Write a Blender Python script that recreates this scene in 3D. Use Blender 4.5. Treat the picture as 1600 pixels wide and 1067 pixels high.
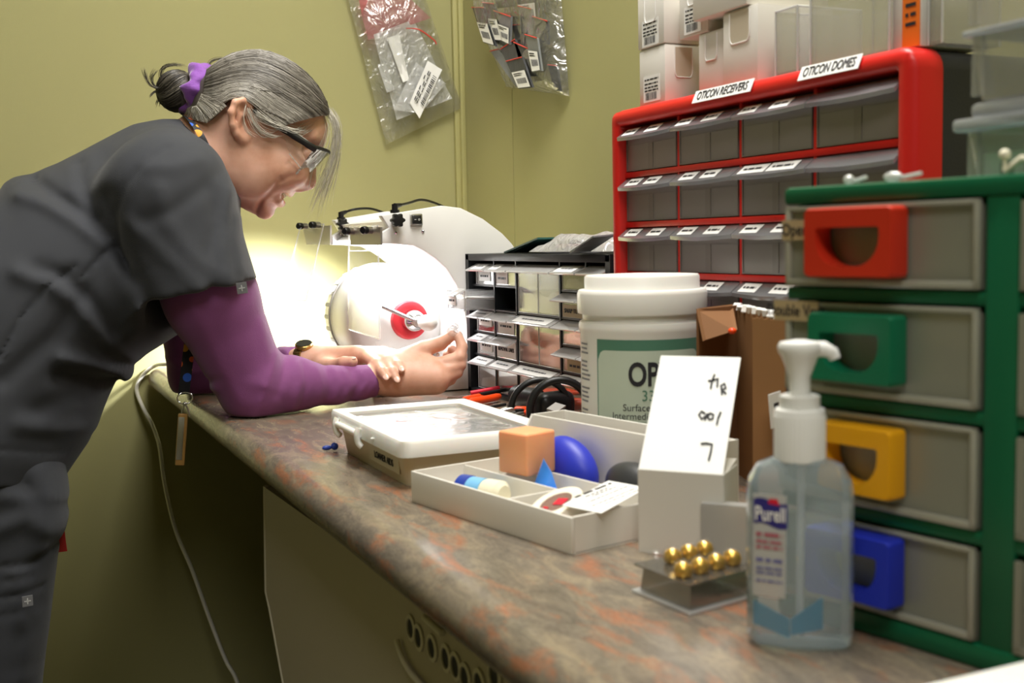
import bpy, bmesh, math, random
import numpy as np
from mathutils import Vector, Matrix

for _o in list(bpy.data.objects):
    bpy.data.objects.remove(_o, do_unlink=True)
SC = bpy.context.scene
COL = SC.collection
R = math.radians
random.seed(7)

# ---------------------------------------------------------------- camera
YAW, PIT, ROL = R(24.55), R(5.0), R(-1.15)
_f = Vector((math.cos(YAW)*math.cos(PIT), -math.sin(YAW)*math.cos(PIT), -math.sin(PIT)))
_r = _f.cross(Vector((0, 0, 1))).normalized()
_u = _r.cross(_f)
_r2 = _r*math.cos(ROL) + _u*math.sin(ROL)
_u2 = -_r*math.sin(ROL) + _u*math.cos(ROL)
cam_d = bpy.data.cameras.new('camera')
cam = bpy.data.objects.new('camera', cam_d)
COL.objects.link(cam)
_m = Matrix((_r2, _u2, -_f)).transposed().to_4x4()
_m.translation = Vector((0, .89, 1.02))
cam.matrix_world = _m
cam_d.sensor_width = 36.0
cam_d.sensor_fit = 'HORIZONTAL'
cam_d.lens = 36.0*1770/1600
cam_d.clip_start = .02
cam_d.dof.use_dof = True
cam_d.dof.focus_distance = 1.72
cam_d.dof.aperture_fstop = 9.0
SC.camera = cam

# ---------------------------------------------------------------- light and exposure
world = bpy.data.worlds.new('world')
SC.world = world
world.use_nodes = True
world.node_tree.nodes['Background'].inputs[0].default_value = (.9, .95, 1, 1)
world.node_tree.nodes['Background'].inputs[1].default_value = .1

def area(name, loc, target, size, size_y, power, color=(1, 1, 1), spread=None):
    d = bpy.data.lights.new(name, 'AREA')
    d.shape = 'RECTANGLE'
    d.size, d.size_y, d.energy, d.color = size, size_y, power, color
    if spread:
        d.spread = spread
    o = bpy.data.objects.new(name, d)
    COL.objects.link(o)
    o.location = loc
    o.rotation_euler = (Vector(target)-Vector(loc)).to_track_quat('-Z', 'Y').to_euler()
    return o

area('ceiling_light_front', (1.0, .36, 2.585), (1.0, .36, 0), 1.2, .6, 37, (1, .97, .92))
area('ceiling_light_rear', (-.6, 1.2, 2.585), (-.6, 1.2, 0), 1.2, .6, 19, (1, .97, .92))
SC.view_settings.view_transform = 'Standard'
SC.view_settings.look = 'None'
SC.view_settings.exposure = .42
SC.view_settings.gamma = 1
SC.view_settings.use_curve_mapping = False
SC.cycles.max_bounces = 10
SC.cycles.transparent_max_bounces = 40
SC.cycles.sample_clamp_indirect = 6
SC.cycles.caustics_reflective = False

# ---------------------------------------------------------------- materials
def lin(h):
    h = h.lstrip('#')
    out = []
    for i in (0, 2, 4):
        c = int(h[i:i+2], 16)/255
        out.append(c/12.92 if c <= .04045 else ((c+.055)/1.055)**2.4)
    return (*out, 1)

def mat(name, color, rough=.5, metal=0, bump=0, bscale=200, trans=0, ior=1.45, emit=None, emits=0, sheen=0, sss=0, coat=0, spec=None, var=0, vscale=8):
    m = bpy.data.materials.new(name)
    m.use_nodes = True
    nt = m.node_tree
    b = nt.nodes['Principled BSDF']
    b.inputs['Base Color'].default_value = lin(color)
    b.inputs['Roughness'].default_value = rough
    b.inputs['Metallic'].default_value = metal
    b.inputs['IOR'].default_value = ior
    b.inputs['Transmission Weight'].default_value = trans
    b.inputs['Coat Weight'].default_value = coat
    if spec is not None:
        b.inputs['Specular IOR Level'].default_value = spec
    if sheen:
        b.inputs['Sheen Weight'].default_value = sheen
        b.inputs['Sheen Roughness'].default_value = .4
    if sss:
        b.inputs['Subsurface Weight'].default_value = sss
        b.inputs['Subsurface Radius'].default_value = (1, .35, .2)
        b.inputs['Subsurface Scale'].default_value = .006
    if emit:
        b.inputs['Emission Color'].default_value = lin(emit)
        b.inputs['Emission Strength'].default_value = emits
    if bump or var:
        tc = nt.nodes.new('ShaderNodeTexCoord')
    if bump:
        n = nt.nodes.new('ShaderNodeTexNoise')
        n.inputs['Scale'].default_value = bscale
        n.inputs['Detail'].default_value = 3
        bp = nt.nodes.new('ShaderNodeBump')
        bp.inputs['Strength'].default_value = bump
        bp.inputs['Distance'].default_value = .002
        nt.links.new(tc.outputs['Object'], n.inputs['Vector'])
        nt.links.new(n.outputs['Fac'], bp.inputs['Height'])
        nt.links.new(bp.outputs['Normal'], b.inputs['Normal'])
    if var:
        n2 = nt.nodes.new('ShaderNodeTexNoise')
        n2.inputs['Scale'].default_value = vscale
        n2.inputs['Detail'].default_value = 4
        hs = nt.nodes.new('ShaderNodeHueSaturation')
        mr = nt.nodes.new('ShaderNodeMapRange')
        mr.inputs['To Min'].default_value = 1-var
        mr.inputs['To Max'].default_value = 1+var
        hs.inputs['Color'].default_value = lin(color)
        nt.links.new(tc.outputs['Object'], n2.inputs['Vector'])
        nt.links.new(n2.outputs['Fac'], mr.inputs['Value'])
        nt.links.new(mr.outputs['Result'], hs.inputs['Value'])
        nt.links.new(hs.outputs['Color'], b.inputs['Base Color'])
    return m

def clear(name, tint='#ffffff', haze=.12, hazecol='#ffffff', gloss=.14, rough=.06, bump=0, bscale=30, rim=.55):
    """thin clear or frosted plastic: see-through, a little milky, shiny"""
    m = bpy.data.materials.new(name)
    m.use_nodes = True
    nt = m.node_tree
    nt.nodes.clear()
    N = nt.nodes.new
    out = N('ShaderNodeOutputMaterial')
    tr = N('ShaderNodeBsdfTransparent'); tr.inputs[0].default_value = lin(tint)
    df = N('ShaderNodeBsdfDiffuse'); df.inputs[0].default_value = lin(hazecol)
    tl = N('ShaderNodeBsdfTranslucent'); tl.inputs[0].default_value = lin(hazecol)
    gl = N('ShaderNodeBsdfGlossy'); gl.inputs['Roughness'].default_value = rough
    a = N('ShaderNodeMixShader'); a.inputs[0].default_value = .4
    b = N('ShaderNodeMixShader'); b.inputs[0].default_value = haze
    c = N('ShaderNodeMixShader')
    lw = N('ShaderNodeLayerWeight'); lw.inputs['Blend'].default_value = .35
    mu = N('ShaderNodeMath'); mu.operation = 'MULTIPLY_ADD'
    mu.inputs[1].default_value = rim; mu.inputs[2].default_value = gloss*.35
    L = nt.links.new
    L(df.outputs[0], a.inputs[1]); L(tl.outputs[0], a.inputs[2])
    L(tr.outputs[0], b.inputs[1]); L(a.outputs[0], b.inputs[2])
    L(lw.outputs['Facing'], mu.inputs[0])
    L(mu.outputs[0], c.inputs[0])
    L(b.outputs[0], c.inputs[1]); L(gl.outputs[0], c.inputs[2])
    L(c.outputs[0], out.inputs[0])
    if bump:
        tc = N('ShaderNodeTexCoord')
        n = N('ShaderNodeTexNoise'); n.inputs['Scale'].default_value = bscale; n.inputs['Detail'].default_value = 2
        n.inputs['Distortion'].default_value = 1.5
        bp = N('ShaderNodeBump'); bp.inputs['Strength'].default_value = bump; bp.inputs['Distance'].default_value = .01
        L(tc.outputs['Object'], n.inputs['Vector']); L(n.outputs['Fac'], bp.inputs['Height'])
        L(bp.outputs['Normal'], gl.inputs['Normal']); L(bp.outputs['Normal'], df.inputs['Normal'])
        L(bp.outputs['Normal'], lw.inputs['Normal'])
    return m

def wall_mat(name, col):
    m = mat(name, col, .62, bump=.12, bscale=700, var=.04, vscale=3, spec=.3)
    return m

def laminate():
    m = bpy.data.materials.new('mottled laminate')
    m.use_nodes = True
    nt = m.node_tree
    b = nt.nodes['Principled BSDF']
    N = nt.nodes.new; L = nt.links.new
    tc = N('ShaderNodeTexCoord')
    mp = N('ShaderNodeMapping'); mp.inputs['Scale'].default_value = (12, 30, 30); mp.inputs['Rotation'].default_value = (0, 0, R(25))
    n1 = N('ShaderNodeTexNoise'); n1.inputs['Scale'].default_value = 1.6; n1.inputs['Detail'].default_value = 8; n1.inputs['Roughness'].default_value = .7; n1.inputs['Distortion'].default_value = .8
    n2 = N('ShaderNodeTexNoise'); n2.inputs['Scale'].default_value = 1.1; n2.inputs['Detail'].default_value = 6; n2.inputs['Roughness'].default_value = .65; n2.inputs['Distortion'].default_value = .5
    n3 = N('ShaderNodeTexNoise'); n3.inputs['Scale'].default_value = 14; n3.inputs['Detail'].default_value = 6; n3.inputs['Roughness'].default_value = .8
    r1 = N('ShaderNodeValToRGB')
    e = r1.color_ramp.elements
    e[0].position, e[0].color = .36, lin('#655d53')
    e[1].position, e[1].color = .66, lin('#8f816c')
    x = e.new(.5); x.color = lin('#776d60')
    r2 = N('ShaderNodeValToRGB')
    e = r2.color_ramp.elements
    e[0].position, e[0].color = .52, (0, 0, 0, 1)
    e[1].position, e[1].color = .66, (1, 1, 1, 1)
    mx = N('ShaderNodeMixRGB'); mx.inputs[2].default_value = lin('#98674d')
    mx2 = N('ShaderNodeMixRGB'); mx2.blend_type = 'OVERLAY'; mx2.inputs[0].default_value = .55
    L(tc.outputs['Object'], mp.inputs[0])
    for n in (n1, n2, n3): L(mp.outputs[0], n.inputs['Vector'])
    L(n1.outputs['Fac'], r1.inputs[0]); L(n2.outputs['Fac'], r2.inputs[0])
    L(r2.outputs[0], mx.inputs[0]); L(r1.outputs[0], mx.inputs[1])
    L(mx.outputs[0], mx2.inputs[1]); L(n3.outputs['Fac'], mx2.inputs[2])
    L(mx2.outputs[0], b.inputs['Base Color'])
    b.inputs['Roughness'].default_value = .22
    return m

M = {}
M['wall'] = wall_mat('olive wall vinyl', '#a29e6e')
M['trim'] = mat('olive trim', '#a8a36c', .5)
M['ceil'] = mat('white ceiling', '#e8e6de', .8)
M['floor'] = mat('grey floor', '#5a5648', .5, var=.1)
M['lam'] = laminate()
M['cream'] = mat('cream panel', '#b9b09c', .5)
M['creamedge'] = mat('cream edge band', '#cfc8b4', .5)
M['dark'] = mat('dark hole', '#2a2a27', .6)
M['white'] = mat('white plastic', '#eeeeea', .4)
M['wmetal'] = mat('white powder coat', '#e9e8e6', .38)
M['steel'] = mat('brushed steel', '#c6c4c0', .3, 1)
M['chrome'] = mat('chrome', '#dcdcdc', .12, 1)
M['grey'] = mat('grey plastic', '#8f8b86', .5)
M['bracket'] = mat('brushed bracket', '#b5b1ab', .42, .85)
M['black'] = mat('black plastic', '#161617', .38)
M['blackcab'] = mat('black cabinet plastic', '#1d2024', .45)
M['blackmat'] = mat('matt charcoal plastic', '#2b2c2a', .55, bump=.15, bscale=500)
M['red'] = mat('red plastic', '#d2221e', .36)
M['redrub'] = mat('red collar', '#d9343e', .35)
M['green'] = mat('green plastic', '#0b5c3b', .34)
M['hred'] = mat('red handle', '#c9301a', .4)
M['hgreen'] = mat('green handle', '#0b6b49', .4)
M['hyel'] = mat('yellow handle', '#e6a412', .4)
M['hblue'] = mat('blue handle', '#2233b8', .4)
M['clear'] = clear('clear plastic', haze=.16, gloss=.25)
M['clearedge'] = clear('clear plastic edge', haze=.72, gloss=.3)
M['acryl'] = clear('acrylic shield', haze=.02, gloss=.08, rough=.02, rim=.12)
M['acryledge'] = clear('acrylic edge', haze=.4, gloss=.25)
M['frost'] = clear('smoky frosted drawer', tint='#c0bab8', haze=.62, hazecol='#b5aca9', gloss=.12, rough=.3)
M['frostrib'] = clear('frosted rib', tint='#c9c4c0', haze=.6, hazecol='#a69d96', gloss=.12, rough=.3)
M['lip'] = clear('frosted drawer lip', tint='#d8d8da', haze=.5, hazecol='#c3c4c8', gloss=.3, rough=.2)
M['chestdr'] = clear('frosted chest drawer', tint='#e2e3d4', haze=.46, hazecol='#d2d4c4', gloss=.14, rough=.35)
M['chestrim'] = clear('frosted chest rim', tint='#e4e4d8', haze=.65, hazecol='#d8d8ca', gloss=.25, rough=.25)
M['tote'] = clear('frosted tote', tint='#f2f2f0', haze=.25, hazecol='#f2f0ec', gloss=.15, rough=.25)
M['totelid'] = clear('tote lid', tint='#e6eaf0', haze=.45, hazecol='#e4e7ee', gloss=.2, rough=.25)
M['paper'] = mat('white paper', '#f2f1ee', .7)
M['cardw'] = mat('white carton', '#e4e0d8', .62, var=.02)
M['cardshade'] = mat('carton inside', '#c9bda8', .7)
M['ink'] = mat('dark print', '#26262a', .6)
M['greyink'] = mat('grey print', '#77777a', .6)
M['brown'] = mat('brown cardboard', '#7d5532', .75, var=.08, vscale=14)
M['brown2'] = mat('brown cardboard outside', '#94693f', .75, var=.08, vscale=14)
M['lgreen'] = mat('pale green label', '#c3cfbd', .45)
M['dgreen'] = mat('dark green label', '#52806a', .45)
M['tubw'] = mat('tub plastic', '#efede6', .35, sss=.1)
M['box'] = mat('cream box plastic', '#d6c9a9', .38, sss=.15)
M['lid'] = mat('translucent white lid', '#f3f2ec', .3, sss=.25)
M['lidclear'] = clear('clear lid panel', haze=.3, gloss=.5, rough=.08, bump=.15, bscale=25)
M['tray'] = mat('off white tray', '#e3dfd6', .42)
M['wax'] = mat('orange wax', '#f0ab7c', .45, sss=.6, var=.06, vscale=40)
M['bluerub'] = mat('blue rubber', '#2a36b4', .42)
M['blackrub'] = mat('black rubber', '#343537', .42)
M['bluewax'] = mat('blue putty', '#3f8dea', .5, sss=.3)
M['navy'] = mat('navy label', '#28419c', .4)
M['sky'] = mat('sky blue label', '#79b7e2', .4)
M['ivory'] = mat('ivory plastic', '#ece6cc', .45)
M['tape'] = mat('tape roll', '#f1ead9', .4, sss=.2)
M['redlab'] = mat('red print', '#d8203a', .45)
M['pinkish'] = clear('red tinted clear disc', tint='#f2c5c8', haze=.4, hazecol='#e6b7bb', gloss=.2)
M['orange'] = mat('orange grip', '#ee4a17', .35)
M['orangelab'] = mat('orange label', '#e8731c', .5)
M['gold'] = mat('gold bead', '#dcae48', .28, .75)
M['frostw'] = clear('milky box plastic', tint='#f4f4f4', haze=.6, hazecol='#eceae6', gloss=.2, rough=.3)
M['printred'] = mat('faded red print', '#b4596a', .5)
M['printblue'] = mat('faded blue print', '#6b6aa5', .5)
M['smoke'] = clear('smoke blister', tint='#c4c2bc', haze=.28, hazecol='#a09c94', gloss=.3, rough=.12)
M['bag'] = clear('plastic bag film', haze=.12, hazecol='#f3f3ea', gloss=.22, rough=.16, bump=.9, bscale=26)
M['bagin'] = clear('frosted inner bag', haze=.68, hazecol='#f6f7f8', gloss=.25, rough=.22, bump=.7, bscale=40)
M['pink'] = clear('pink antistatic film', tint='#f4b9be', haze=.5, hazecol='#dd7f8b', gloss=.15, rough=.25, bump=.3, bscale=20)
M['foil'] = mat('dark foil packet', '#4b4c4e', .32, .35, bump=.4, bscale=60)
M['foil2'] = mat('grey foil packet', '#85888a', .3, .4, bump=.4, bscale=60)
M['zipred'] = mat('red zip line', '#d9483f', .5)
M['teal'] = mat('dark teal packet', '#2c5650', .4)
M['purplelab'] = mat('purple label', '#6d4f9c', .5)
M['pinkfoam'] = mat('pink foam', '#c98f96', .7, var=.1, vscale=60)
M['cord'] = mat('white cord', '#d8d5c9', .45)
M['gel'] = mat('clear sanitiser gel', '#d3e2e8', .10, trans=.72, ior=1.22, coat=.4)
M['purple'] = mat('purple logo', '#35307f', .4)
M['labelw'] = clear('cloudy bottle label', haze=.8, hazecol='#e9e6e2', gloss=.15, rough=.3)
M['paleblue'] = clear('blue label band', tint='#9fd0e8', haze=.55, hazecol='#79b5d6', gloss=.15, rough=.3)
M['tan'] = mat('tan label', '#b7a27a', .6)
M['led'] = mat('led strip', '#ffffff', .5, emit='#ffffff', emits=6)

# ---------------------------------------------------------------- mesh helpers
ORG = {}

class B:
    """collects shapes in a bmesh"""
    def __init__(s, tf=None):
        s.bm = bmesh.new()
        s.tf = tf
        s.mi = 0
    def _fin(s, vs, fs):
        if s.tf is not None:
            for v in vs: v.co = s.tf @ v.co
        for f in fs: f.material_index = s.mi
    def poly(s, pts):
        vs = [s.bm.verts.new(p) for p in pts]
        f = s.bm.faces.new(vs)
        s._fin(vs, [f])
        return f
    def mesh(s, verts, faces):
        vs = [s.bm.verts.new(p) for p in verts]
        fs = [s.bm.faces.new([vs[i] for i in f]) for f in faces]
        s._fin(vs, fs)
    def box(s, c, size, rot=None, bev=0, seg=2):
        b2 = bmesh.new()
        bmesh.ops.create_cube(b2, size=1)
        for v in b2.verts: v.co = Vector((v.co.x*size[0], v.co.y*size[1], v.co.z*size[2]))
        if bev: bmesh.ops.bevel(b2, geom=b2.edges[:], offset=min(bev, min(size)*.49), segments=seg, profile=.5, affect='EDGES')
        mt = Matrix.Translation(c)
        if rot is not None: mt = mt @ rot.to_4x4()
        s.take(b2, mt)
    def span(s, x0, x1, y0, y1, z0, z1, bev=0, seg=2):
        s.box(((x0+x1)/2, (y0+y1)/2, (z0+z1)/2), (abs(x1-x0), abs(y1-y0), abs(z1-z0)), None, bev, seg)
    def take(s, b2, mt=None):
        idx = {}
        vs = []; fs = []
        for v in b2.verts:
            n = s.bm.verts.new(mt @ v.co if mt else v.co); idx[v] = n; vs.append(n)
        for f in b2.faces:
            try: fs.append(s.bm.faces.new([idx[v] for v in f.verts]))
            except ValueError: pass
        s._fin(vs, fs)
        b2.free()
    def prism(s, pts, ax, d0, d1, bev=0):
        """2D outline extruded along an axis: ax 'x' takes (y,z), 'y' takes (x,z), 'z' takes (x,y)"""
        def mk(p, d): return {'x': (d, p[0], p[1]), 'y': (p[0], d, p[1]), 'z': (p[0], p[1], d)}[ax]
        b2 = bmesh.new()
        lo = [b2.verts.new(mk(p, d0)) for p in pts]; hi = [b2.verts.new(mk(p, d1)) for p in pts]
        n = len(pts)
        b2.faces.new(lo[::-1]); b2.faces.new(hi)
        for i in range(n): b2.faces.new([lo[i], lo[(i+1) % n], hi[(i+1) % n], hi[i]])
        bmesh.ops.recalc_face_normals(b2, faces=b2.faces[:])
        if bev: bmesh.ops.bevel(b2, geom=[e for e in b2.edges if e.calc_face_angle(0) > .6], offset=bev, segments=2, profile=.5, affect='EDGES')
        bmesh.ops.triangulate(b2, faces=[f for f in b2.faces if len(f.verts) > 4])
        s.take(b2)
    def lathe(s, prof, c, axis=(0, 0, 1), seg=32, caps=True):
        """prof: (radius, distance along axis)"""
        q = Vector(axis).normalized().to_track_quat('Z', 'Y')
        c = Vector(c)
        rings = []; vs = []; fs = []
        for r, h in prof:
            ring = [s.bm.verts.new(c + q @ Vector((r*math.cos(2*math.pi*i/seg), r*math.sin(2*math.pi*i/seg), h))) for i in range(seg)]
            rings.append(ring); vs += ring
        for a, b in zip(rings, rings[1:]):
            for i in range(seg): fs.append(s.bm.faces.new([a[i], a[(i+1) % seg], b[(i+1) % seg], b[i]]))
        if caps:
            fs.append(s.bm.faces.new(rings[0][::-1])); fs.append(s.bm.faces.new(rings[-1]))
        s._fin(vs, fs)
    def cyl(s, a, b, r, r2=None, seg=20):
        a = Vector(a); b = Vector(b)
        s.lathe([(r, 0), (r if r2 is None else r2, (b-a).length)], a, b-a, seg)
    def tube(s, pts, r, seg=8, closed=False, flat=1.0):
        pts = [Vector(p) for p in pts]
        n = len(pts); rings = []; vs = []; fs = []
        up = None
        for i, p in enumerate(pts):
            if closed: t = pts[(i+1) % n]-pts[i-1]
            else: t = pts[min(i+1, n-1)]-pts[max(i-1, 0)]
            t = t.normalized() if t.length > 1e-9 else Vector((0, 0, 1))
            if up is None:
                up = Vector((0, 0, 1)) if abs(t.z) < .9 else Vector((1, 0, 0))
            sx = t.cross(up)
            if sx.length < 1e-6: sx = t.orthogonal()
            sx.normalize(); sy = sx.cross(t).normalized(); up = sy
            rr = r[i] if isinstance(r, (list, tuple)) else r
            ring = [s.bm.verts.new(p + sx*rr*math.cos(2*math.pi*k/seg) + sy*rr*flat*math.sin(2*math.pi*k/seg)) for k in range(seg)]
            rings.append(ring); vs += ring
        pr = list(zip(rings, rings[1:])) + ([(rings[-1], rings[0])] if closed else [])
        for a, b in pr:
            for i in range(seg): fs.append(s.bm.faces.new([a[i], a[(i+1) % seg], b[(i+1) % seg], b[i]]))
        if not closed:
            fs.append(s.bm.faces.new(rings[0][::-1])); fs.append(s.bm.faces.new(rings[-1]))
        s._fin(vs, fs)
    def ball(s, c, rad, seg=20, ring=12, rot=None):
        b2 = bmesh.new()
        bmesh.ops.create_uvsphere(b2, u_segments=seg, v_segments=ring, radius=1)
        rad = (rad,)*3 if isinstance(rad, (int, float)) else rad
        for v in b2.verts: v.co = Vector((v.co.x*rad[0], v.co.y*rad[1], v.co.z*rad[2]))
        mt = Matrix.Translation(c)
        if rot is not None: mt = mt @ rot.to_4x4()
        s.take(b2, mt)
    def quadslab(s, p00, p10, p11, p01, th):
        """thin slab over four corners, thickened along its normal"""
        p = [Vector(q) for q in (p00, p10, p11, p01)]
        n = (p[1]-p[0]).cross(p[3]-p[0]).normalized()*th/2
        s.mesh([q-n for q in p]+[q+n for q in p], [(3, 2, 1, 0), (4, 5, 6, 7), (0, 1, 5, 4), (1, 2, 6, 5), (2, 3, 7, 6), (3, 0, 4, 7)])
    def build(s, name, mats, parent=None, smooth=35, label=None, kind=None, world=False):
        bmesh.ops.recalc_face_normals(s.bm, faces=s.bm.faces[:])
        if world and parent is not None:
            o = ORG[parent.name]
            for v in s.bm.verts: v.co -= o
        me = bpy.data.meshes.new(name)
        s.bm.to_mesh(me); s.bm.free()
        return link(name, me, mats, parent, smooth, label, kind)

def link(name, me, mats, parent=None, smooth=35, label=None, kind=None):
    mats = mats if isinstance(mats, (list, tuple)) else [mats]
    for m in mats: me.materials.append(M[m] if isinstance(m, str) else m)
    if smooth:
        me.shade_smooth()
        me.set_sharp_from_angle(angle=R(smooth))
    o = bpy.data.objects.new(name, me)
    COL.objects.link(o)
    if parent is not None:
        o.parent = parent
        ORG[o.name] = ORG.get(parent.name, Vector((0, 0, 0)))
    else:
        ORG[o.name] = Vector((0, 0, 0))
    if label: o['label'] = label
    if kind: o['kind'] = kind
    return o

def thing(name, label, cat, loc, rotz=0, group=None):
    o = bpy.data.objects.new(name, None)
    COL.objects.link(o)
    o.empty_display_size = .02
    o.location = loc; o.rotation_euler = (0, 0, rotz)
    o['label'] = label; o['category'] = cat
    if group: o['group'] = group
    ORG[o.name] = Vector(loc)
    return o

def tag(o, label, cat, group=None):
    o['label'] = label; o['category'] = cat
    if group: o['group'] = group
    return o

def recenter(o):
    """put a mesh thing's origin at the middle of its base"""
    me = o.data
    n = len(me.vertices)
    co = np.empty(n*3, 'f'); me.vertices.foreach_get('co', co); co = co.reshape(-1, 3)
    c = (co.min(0)+co.max(0))/2; c[2] = co[:, 2].min()
    co -= c
    me.vertices.foreach_set('co', co.ravel()); me.update()
    o.location = Vector(o.location)+Vector(c.tolist())
    return o

def copy_tree(o, parent=None):
    c = o.copy(); COL.objects.link(c)
    ORG[c.name] = ORG.get(o.name, Vector((0, 0, 0)))
    if parent is not None: c.parent = parent
    for ch in list(o.children): copy_tree(ch, c)
    return c

def text(name, body, size, mtx, m, parent, th=.0003, align='CENTER', sx=1.0, label=None, offset=0, shear=0, fit=None):
    cu = bpy.data.curves.new(name, 'FONT')
    cu.body = body; cu.size = size; cu.align_x = align; cu.align_y = 'CENTER'
    cu.extrude = th; cu.resolution_u = 4; cu.offset = offset; cu.shear = shear
    t = bpy.data.objects.new(name, cu)
    COL.objects.link(t)
    bpy.context.view_layer.update()
    me = bpy.data.meshes.new_from_object(t.evaluated_get(bpy.context.evaluated_depsgraph_get()))
    bpy.data.objects.remove(t, do_unlink=True)
    if fit:
        xs = [v.co.x for v in me.vertices]; sx = fit/(max(xs)-min(xs))
    me.transform(mtx @ Matrix.Diagonal((sx, 1, 1, 1)))
    me.materials.clear()
    return link(name, me, m, parent, 0, label)

def frame(origin, xdir, ydir):
    """matrix whose x runs along xdir, y along ydir, z outward"""
    x = Vector(xdir).normalized(); y = Vector(ydir); z = x.cross(y).normalized(); y = z.cross(x)
    m = Matrix((x, y, z)).transposed().to_4x4(); m.translation = Vector(origin)
    return m

def printlines(b, fr, x0, x1, ys, h=.0012, seed=0, th=.0004):
    """rows of short dashes: print too small to read"""
    rnd = random.Random(seed)
    for y in ys:
        x = x0
        while x < x1:
            w = min(rnd.uniform(.6, 2.6)*h*1.8, x1-x)
            p = [fr @ Vector(q) for q in ((x, y-h/2, th), (x+w, y-h/2, th), (x+w, y+h/2, th), (x, y+h/2, th))]
            b.poly(p)
            x += w+h*.7

def barcode(b, fr, x0, x1, y0, y1, seed=0, th=.0004):
    rnd = random.Random(seed)
    x = x0
    while x < x1:
        w = rnd.choice((.0005, .0008, .0013))*(x1-x0)/.02
        b.poly([fr @ Vector(q) for q in ((x, y0, th), (min(x+w, x1), y0, th), (min(x+w, x1), y1, th), (x, y1, th))])
        x += w+rnd.choice((.0005, .0009))*(x1-x0)/.02

def smooth_path(pts, n=8):
    pts = [Vector(p) for p in pts]
    out = []
    for i in range(len(pts)-1):
        p0 = pts[max(i-1, 0)]; p1 = pts[i]; p2 = pts[i+1]; p3 = pts[min(i+2, len(pts)-1)]
        for k in range(n):
            t = k/n
            out.append(.5*((2*p1)+(-p0+p2)*t+(2*p0-5*p1+4*p2-p3)*t*t+(-p0+3*p1-3*p2+p3)*t**3))
    out.append(pts[-1])
    return out

# ================================================================ the room
def structure(name, b, m, smooth=0, parent=None):
    o = b.build(name, m, parent, smooth)
    if parent is None: o['kind'] = 'structure'
    return o

WX, WY = 2.39, -.09                       # end wall and right wall
b = B(); b.span(WX, WX+.1, WY-.1, 3.3, 0, 2.6); structure('wall_back', b, 'wall')
b = B(); b.span(2.122, WX, WY-.1, WY, 0, 2.6); b.span(-3, 2.1195, WY-.1, WY, 0, 2.6); b.span(2.11, 2.13, WY-.1, WY-.0016, 0, 2.6); structure('wall_right', b, 'wall')
b = B(); b.span(-3, WX+.1, 3.2, 3.3, 0, 2.6); structure('wall_left', b, 'wall')
b = B(); b.span(-3.1, -3, WY-.1, 3.3, 0, 2.6); structure('wall_front', b, 'wall')
b = B(); b.span(-3.1, WX+.1, WY-.1, 3.3, -.1, 0); structure('floor', b, 'floor')
b = B(); b.span(-3.1, WX+.1, WY-.1, 3.3, 2.6, 2.7); structure('ceiling', b, 'ceil')
b = B(); b.span(WX-.012, WX, WY, WY+.022, 0, 2.6, .002); b.span(WX-.022, WX-.002, WY, WY+.012, 0, 2.6, .002); structure('trim_1', b, 'trim', 30)

# ---------------------------------------------------------------- counter
H = .78
ct = thing('worktop_counter', 'mottled brown and grey laminate worktop with rounded front edge', 'counter', (1.0, .26, 0))
b = B()
prof = [(-.088, H), (.588, H)]
for k in range(1, 12):
    a = math.pi/2 - k*math.pi/12*1.02
    prof.append((.594+.021*math.cos(a), H-.021+.021*math.sin(a)))
prof += [(.596, H-.042), (.575, H-.042), (.575, H-.034), (-.088, H-.034)]
b.prism(prof, 'x', -.45, 2.372)
b.build('worktop', 'lam', ct, 50, world=True)
b = B()
b.prism([(-.4, H-.034), *[(1.594, 0.555, 0.681)[::2], (1.614, 0.555, 0.5215)[::2], (1.592, 0.555, 0.5021)[::2], (1.523, 0.555, 0.4177)[::2]], ((1.523, 0.555, 0.4177)[0]-.06, 0), (-.4, 0)], 'y', .535, .555)
b.build('support_panel', 'cream', ct, 30, world=True)
b = B()
edge = [Vector(p) for p in ((1.587, 0.5565, 0.6825), (1.607, 0.5565, 0.5238), (1.585, 0.5565, 0.5045), (1.516, 0.5565, 0.4204))]
edge.append(edge[-1]+(edge[-1]-edge[-2])*2)
b.tube([p+Vector((.002, -.004, 0)) for p in edge], .0045, 8)
b.build('edge_band', 'creamedge', ct, 50, world=True, label='paler cream edge band')
b = B()
arc = [Vector(p) for p in ((0.999, 0.56, 0.6465), (0.9922, 0.56, 0.6394), (0.9801, 0.56, 0.6323), (0.9626, 0.56, 0.6278), (0.9437, 0.56, 0.6266))]
d = arc[-1]-arc[-2]
arc += [arc[-1]+d, arc[-1]+d*2+Vector((-.01, 0, 0))]
b.tube(smooth_path(arc, 5), .003, 8)
b.build('curved_rib', 'creamedge', ct, 50, world=True, label='curved rib on the cream panel')
b = B(); b.tube([(0.9275, 0.558, 0.69), (0.8819, 0.558, 0.6891)], .0028, 8); b.build('clip_strip', 'creamedge', ct, 50, world=True)
holes = [(0.9685, 0.5555, 0.667), (0.948, 0.5555, 0.6644), (0.9134, 0.5555, 0.6661), (0.8793, 0.5555, 0.6682), (0.8573, 0.5555, 0.6684), (0.8363, 0.5555, 0.6663), (0.7754, 0.5555, 0.6892), (0.8066, 0.5555, 0.6715)]
h0 = None
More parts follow.
